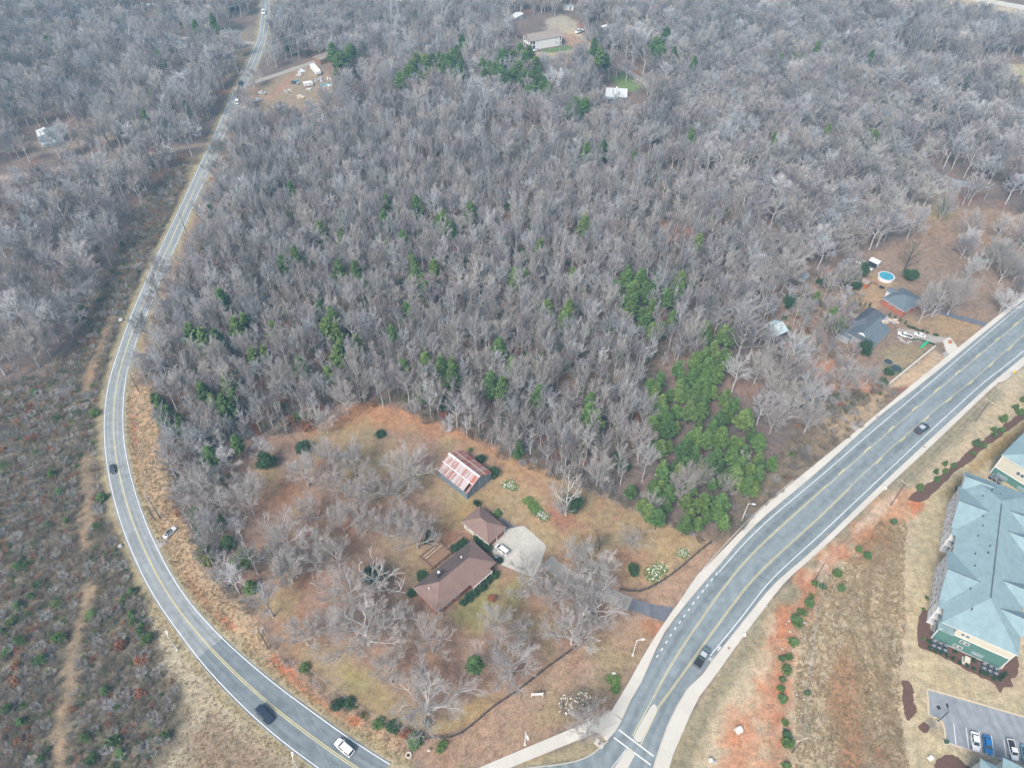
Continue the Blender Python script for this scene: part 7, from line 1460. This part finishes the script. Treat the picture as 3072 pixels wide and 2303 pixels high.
# sparse trees in the gardens on the right
for x, y in fill(W2([(2260,960),(2400,870),(2560,790),(2600,860),(2530,930),(2540,1000),(2560,1090),(2420,1120),(2270,1050)]), 6.2, fg):
    if all(math.hypot(x-bx, y-by) > r_*.8 and not (abs(x-bx) < r_*.8 and -14 < y-by < 0) for bx, by, r_ in BUILD) and fg.random() < .6: WOOD.append((x, y, 'forest', fg.uniform(9, 15), fg.uniform(2.6, 4)))
for x, y in fill(W2([(2850,700),(3072,640),(3150,760),(3100,900),(2960,960),(2900,860)]), 9, fg):
    if fg.random() < .45: WOOD.append((x, y, 'spread', fg.uniform(12, 17), fg.uniform(4, 6)))
W_ = np.array([(a, b) for a, b, *_ in WOOD]); vis = view(W_, 8, 0)
sz = np.array([w[4]*w[3] for w in WOOD]); dist = np.sqrt(W_[:, 0]**2+W_[:, 1]**2+170**2)
score = np.where(vis, sz/dist**2, 0); order = np.argsort(-score); n_solo = sum(1 for s in SOLO if NM[s[0]] == 'bare_tree')
single = set(order[:max(0, 300-n_solo)].tolist())
MARK = [('the barn', (1390,1420)), ('the orange clearing', (1130,1250)), ('the parked white sedan', (510,1600)), ('the roadside pine stand', (2080,1350)), ('the middle right pine group', (1950,900)), ('the pale tin shed', (2320,985)), ('the pool garden', (2650,830)), ('the brick house', (2710,900)), ('the left bend', (340,1250)), ('the large pale boulder', (364,961)), ('the white-roofed patchwork house', (157,418)), ('the scrap yard', (920,250)), ('the white two-storey building', (1640,130)), ('the pale flat-roofed house', (1850,280)), ('the lattice tower', (1192,112)), ('the brown hidden house', (2254,452)), ('the lean-to', (2005,528)), ('the upper right grass', (2900,680)), ('the far tan field', (3050,230)), ('the centre of the picture', (1536,1000)), ('the first utility poles', (476,888)), ('the ivy tree', (1700,1530))]
MW = [(n, G(*p)) for n, p in MARK]
def wood_label(x, y):
    nm = min(MW, key=lambda q: (q[1].x-x)**2+(q[1].y-y)**2)[0]
    if sdist(np.array([x]), np.array([y]), CW)[0] > -2: r_ = 'wood between the two roads'
    elif x < -20 and (np.interp(y, rdA[::-1, 1], rdA[::-1, 0]) > x): r_ = 'wood left of the two-lane road'
    elif x > 90 and y < 260: r_ = 'gardens right of the wood'
    else: r_ = 'upper right wood'
    return 'large bare tree in the %s, towards %s' % (r_.replace('wood between the two roads', 'central wood'), nm), 'large bare trees near %s, %s' % (nm, r_)
for i in single:
    x, y, k, h, r_ = WOOD[i]; lb, gr = wood_label(x, y); k = 'spreadpale' if k == 'spread' and y < 200 else k; plant(k, Vector((x, y, 0)), h, r_, lb, gr)
# ---------------------------------------------------------------- stuff by geometry nodes
def gn_scatter(name, protos, pts, idx, scl, rot, label, cat_):
    """one object: prototypes (meshes) instanced on points with attributes"""
    coll = bpy.data.collections.new(name+'_prototypes')
    for i, me in enumerate(protos): coll.objects.link(bpy.data.objects.new('%s_prototype_%02d' % (name, i), me))
    m = bpy.data.meshes.new(name); n = len(pts); m.vertices.add(n); m.vertices.foreach_set('co', np.asarray(pts, np.float32).ravel())
    a = m.attributes.new('pick', 'INT', 'POINT'); a.data.foreach_set('value', np.asarray(idx, np.int32))
    a = m.attributes.new('size', 'FLOAT_VECTOR', 'POINT'); a.data.foreach_set('vector', np.asarray(scl, np.float32).ravel())
    a = m.attributes.new('turn', 'FLOAT_VECTOR', 'POINT'); a.data.foreach_set('vector', np.c_[np.zeros(n), np.zeros(n), rot].astype(np.float32).ravel())
    m.update(); o = new_obj(name, m); tag(o, label, cat_, kind='stuff')
    ng = bpy.data.node_groups.new(name+'_scatter', 'GeometryNodeTree'); ng.interface.new_socket('Geometry', in_out='INPUT', socket_type='NodeSocketGeometry'); ng.interface.new_socket('Geometry', in_out='OUTPUT', socket_type='NodeSocketGeometry')
    N, L = ng.nodes, ng.links; gi, go = N.new('NodeGroupInput'), N.new('NodeGroupOutput'); ip = N.new('GeometryNodeInstanceOnPoints'); ci = N.new('GeometryNodeCollectionInfo')
    ci.inputs['Collection'].default_value = coll; ci.inputs['Separate Children'].default_value = True; ci.inputs['Reset Children'].default_value = True
    def at(nm, ty): q = N.new('GeometryNodeInputNamedAttribute'); q.data_type = ty; q.inputs['Name'].default_value = nm; return q.outputs['Attribute']
    e2r = N.new('FunctionNodeEulerToRotation'); L.new(at('turn', 'FLOAT_VECTOR'), e2r.inputs[0])
    L.new(gi.outputs[0], ip.inputs['Points']); L.new(ci.outputs[0], ip.inputs['Instance']); ip.inputs['Pick Instance'].default_value = True
    L.new(at('pick', 'INT'), ip.inputs['Instance Index']); L.new(e2r.outputs[0], ip.inputs['Rotation']); L.new(at('size', 'FLOAT_VECTOR'), ip.inputs['Scale'])
    L.new(ip.outputs[0], go.inputs[0]); md = o.modifiers.new('scatter', 'NODES'); md.node_group = ng; return o
def joined(tm, cm):
    def arr(me): V = np.empty(len(me.vertices)*3, np.float32); me.vertices.foreach_get('co', V); F = np.empty(len(me.loops), np.int32); me.loops.foreach_get('vertex_index', F); return V.reshape(-1, 3), F.reshape(-1, 4)
    V, F = cat(arr(tm), arr(cm)); me = np_mesh('tree', V, F); me.materials.append(tm.materials[0]); me.materials.append(cm.materials[0])
    mi = np.zeros(len(F), np.int32); mi[len(tm.polygons):] = 1; me.polygons.foreach_set('material_index', mi); return me
protos, pid = [], {}
for k in ('slim', 'forest', 'spread', 'spreadpale'):
    pid[k] = []
    for tm, cm in PR[k]: pid[k].append(len(protos)); protos.append(joined(tm, cm))
rest = [w for i, w in enumerate(WOOD) if i not in single]
gn_scatter('woodland', protos, [(w[0], w[1], 0) for w in rest], [pid[w[2]][fg.integers(len(pid[w[2]]))] for w in rest], [(w[4]/NOMR[w[2]], w[4]/NOMR[w[2]], w[3]/NOMH[w[2]]) for w in rest], fg.random(len(rest))*6.28, 'mass of bare grey winter trees covering the hillside', 'woodland')
# low brush: cleared ground on the left, wood floor, scrubby strips
pts, idx, scl = [], [], []
allb = BRUSH+BRUSHLEAF
def brush(poly, step, keep, h0, h1, leaf=.12, ok=None):
    P = fill(poly, step, fg)
    if ok is not None: P = P[ok(P)]
    P = P[view(P, 1, 40)]; k = np.minimum(sdline(P[:, 0], P[:, 1], rdA), sdline(P[:, 0], P[:, 1], rdB)) > 3.2; P = P[k]
    for x, y in P:
        if fg.random() > keep: continue
        s = fg.uniform(h0, h1); idx.append(3+fg.integers(2) if fg.random() < leaf else fg.integers(3)); pts.append((x, y, 0)); scl.append((s*fg.uniform(.8, 1.3), s*fg.uniform(.8, 1.3), s))
trk = [resample(W2(t[0]), 30, 1) for t in TRACKS[:3]]
def offtrack(P):
    k = np.ones(len(P), bool)
    for t in trk: k &= sdline(P[:, 0], P[:, 1], t) > 2.0
    return k
lf = W2([(0,1150),(130,1130),(240,1010),(320,840),(390,690),(470,560),(560,490),(540,620),(430,850),(325,1080),(285,1250),(290,1440),(340,1620),(420,1790),(470,1950),(540,2080),(520,2200),(440,2330),(-80,2330),(-80,1180)])
brush(lf, 1.55, .92, .5, 1.15, .2, offtrack); brush(W2([(-60,570),(0,560),(280,510),(450,480),(470,500),(280,560),(0,625),(-60,630)]), 2.2, .8, .6, 1.3, .15)
brush(CW, 3.4, .7, .9, 2.4, .3, lambda P: allowed(P, 0, False)); brush(W2(LAYERS[24][0]), 2.2, .6, .5, 1.2, .1)
brush(W2([(470,1150),(520,1190),(560,1480),(640,1660),(780,1850),(760,1860),(600,1680),(530,1540),(490,1340)]), 1.8, .8, .6, 1.4, .15); brush(W2([(2480,1190),(2620,1180),(2560,1240),(2470,1250)]), 1.7, .8, .6, 1.2, .15); brush(W2([(2400,870),(2560,800),(2600,900),(2520,1080),(2300,1060),(2280,960)]), 3.2, .55, .6, 1.5, .1)
brush(W2([(1480,1370),(1760,1470),(2040,1590),(2100,1640),(2120,1625),(1900,1510),(1760,1440),(1500,1340)]), 1.7, .7, .5, 1.1, .1); brush(W2([(820,1940),(900,2035),(1000,2112),(1190,2200),(1240,2225),(1190,2185),(1000,2085),(900,2000)]), 1.6, .7, .5, 1.0, .25)
gn_scatter('brush', allb, pts, idx, scl, fg.random(len(pts))*6.28, 'low tangle of brown leafless brush and saplings on the ground', 'brush')
pts, idx, scl = [], [], []
def grass(poly, step, keep, s0, s1):
    P = fill(poly, step, fg); P = P[view(P, 0, 20)]; nz = fbm(P[:, 0], P[:, 1], 9)
    for (x, y), n_ in zip(P, nz):
        if fg.random() > keep+n_*.9: continue
        s = fg.uniform(s0, s1); pts.append((x, y, 0)); idx.append(fg.integers(3)); scl.append((s*1.2, s*1.2, s))
fld = W2([(2440,1770),(2560,1660),(2640,1560),(2720,1560),(2712,1720),(2715,1900),(2700,2030),(2702,2160),(2730,2330),(2390,2330),(2385,2060),(2400,1880)])
grass(fld, .62, .75, .7, 1.5); grass(W2(LAYERS[3][0]), .8, .55, .5, 1.1); grass(W2(LAYERS[1][0]), .75, .6, .6, 1.3); grass(W2(LAYERS[36][0] if len(LAYERS) > 36 else LAYERS[-1][0]), 1.0, .4, .4, .9); grass(W2(LAYERS[19][0]), .95, .4, .4, .9)
k = np.minimum(sdline(np.array([p[0] for p in pts]), np.array([p[1] for p in pts]), rdA), sdline(np.array([p[0] for p in pts]), np.array([p[1] for p in pts]), rdB)) > 1.0
pts = [p for p, q in zip(pts, k) if q]; idx = [p for p, q in zip(idx, k) if q]; scl = [p for p, q in zip(scl, k) if q]
gn_scatter('dry_grass', TUFT, pts, idx, scl, fg.random(len(pts))*6.28, 'tussocky dry straw coloured grass of the field and banks', 'grass')
# ---------------------------------------------------------------- haze: one closed box of even air round everything
hz_ = MB().box(-900, 900, -120, 1000, -1.0, 186.0).build('haze', None); tag(hz_, 'thin even blue haze over the whole valley', 'haze', kind='stuff')
mh = bpy.data.materials.new('haze_air'); mh.use_nodes = True; t = mh.node_tree; t.nodes.clear(); out = t.nodes.new('ShaderNodeOutputMaterial'); pv = t.nodes.new('ShaderNodeVolumePrincipled')
pv.inputs['Color'].default_value = (.38, .74, 1.0, 1); pv.inputs['Density'].default_value = .00034; pv.inputs['Anisotropy'].default_value = 0.0
t.links.new(pv.outputs['Volume'], out.inputs['Volume']); hz_.data.materials.append(mh)
print('COUNTS', len(WOOD), 'single', len(single), 'solo', n_solo, 'objs', len(scene.objects))
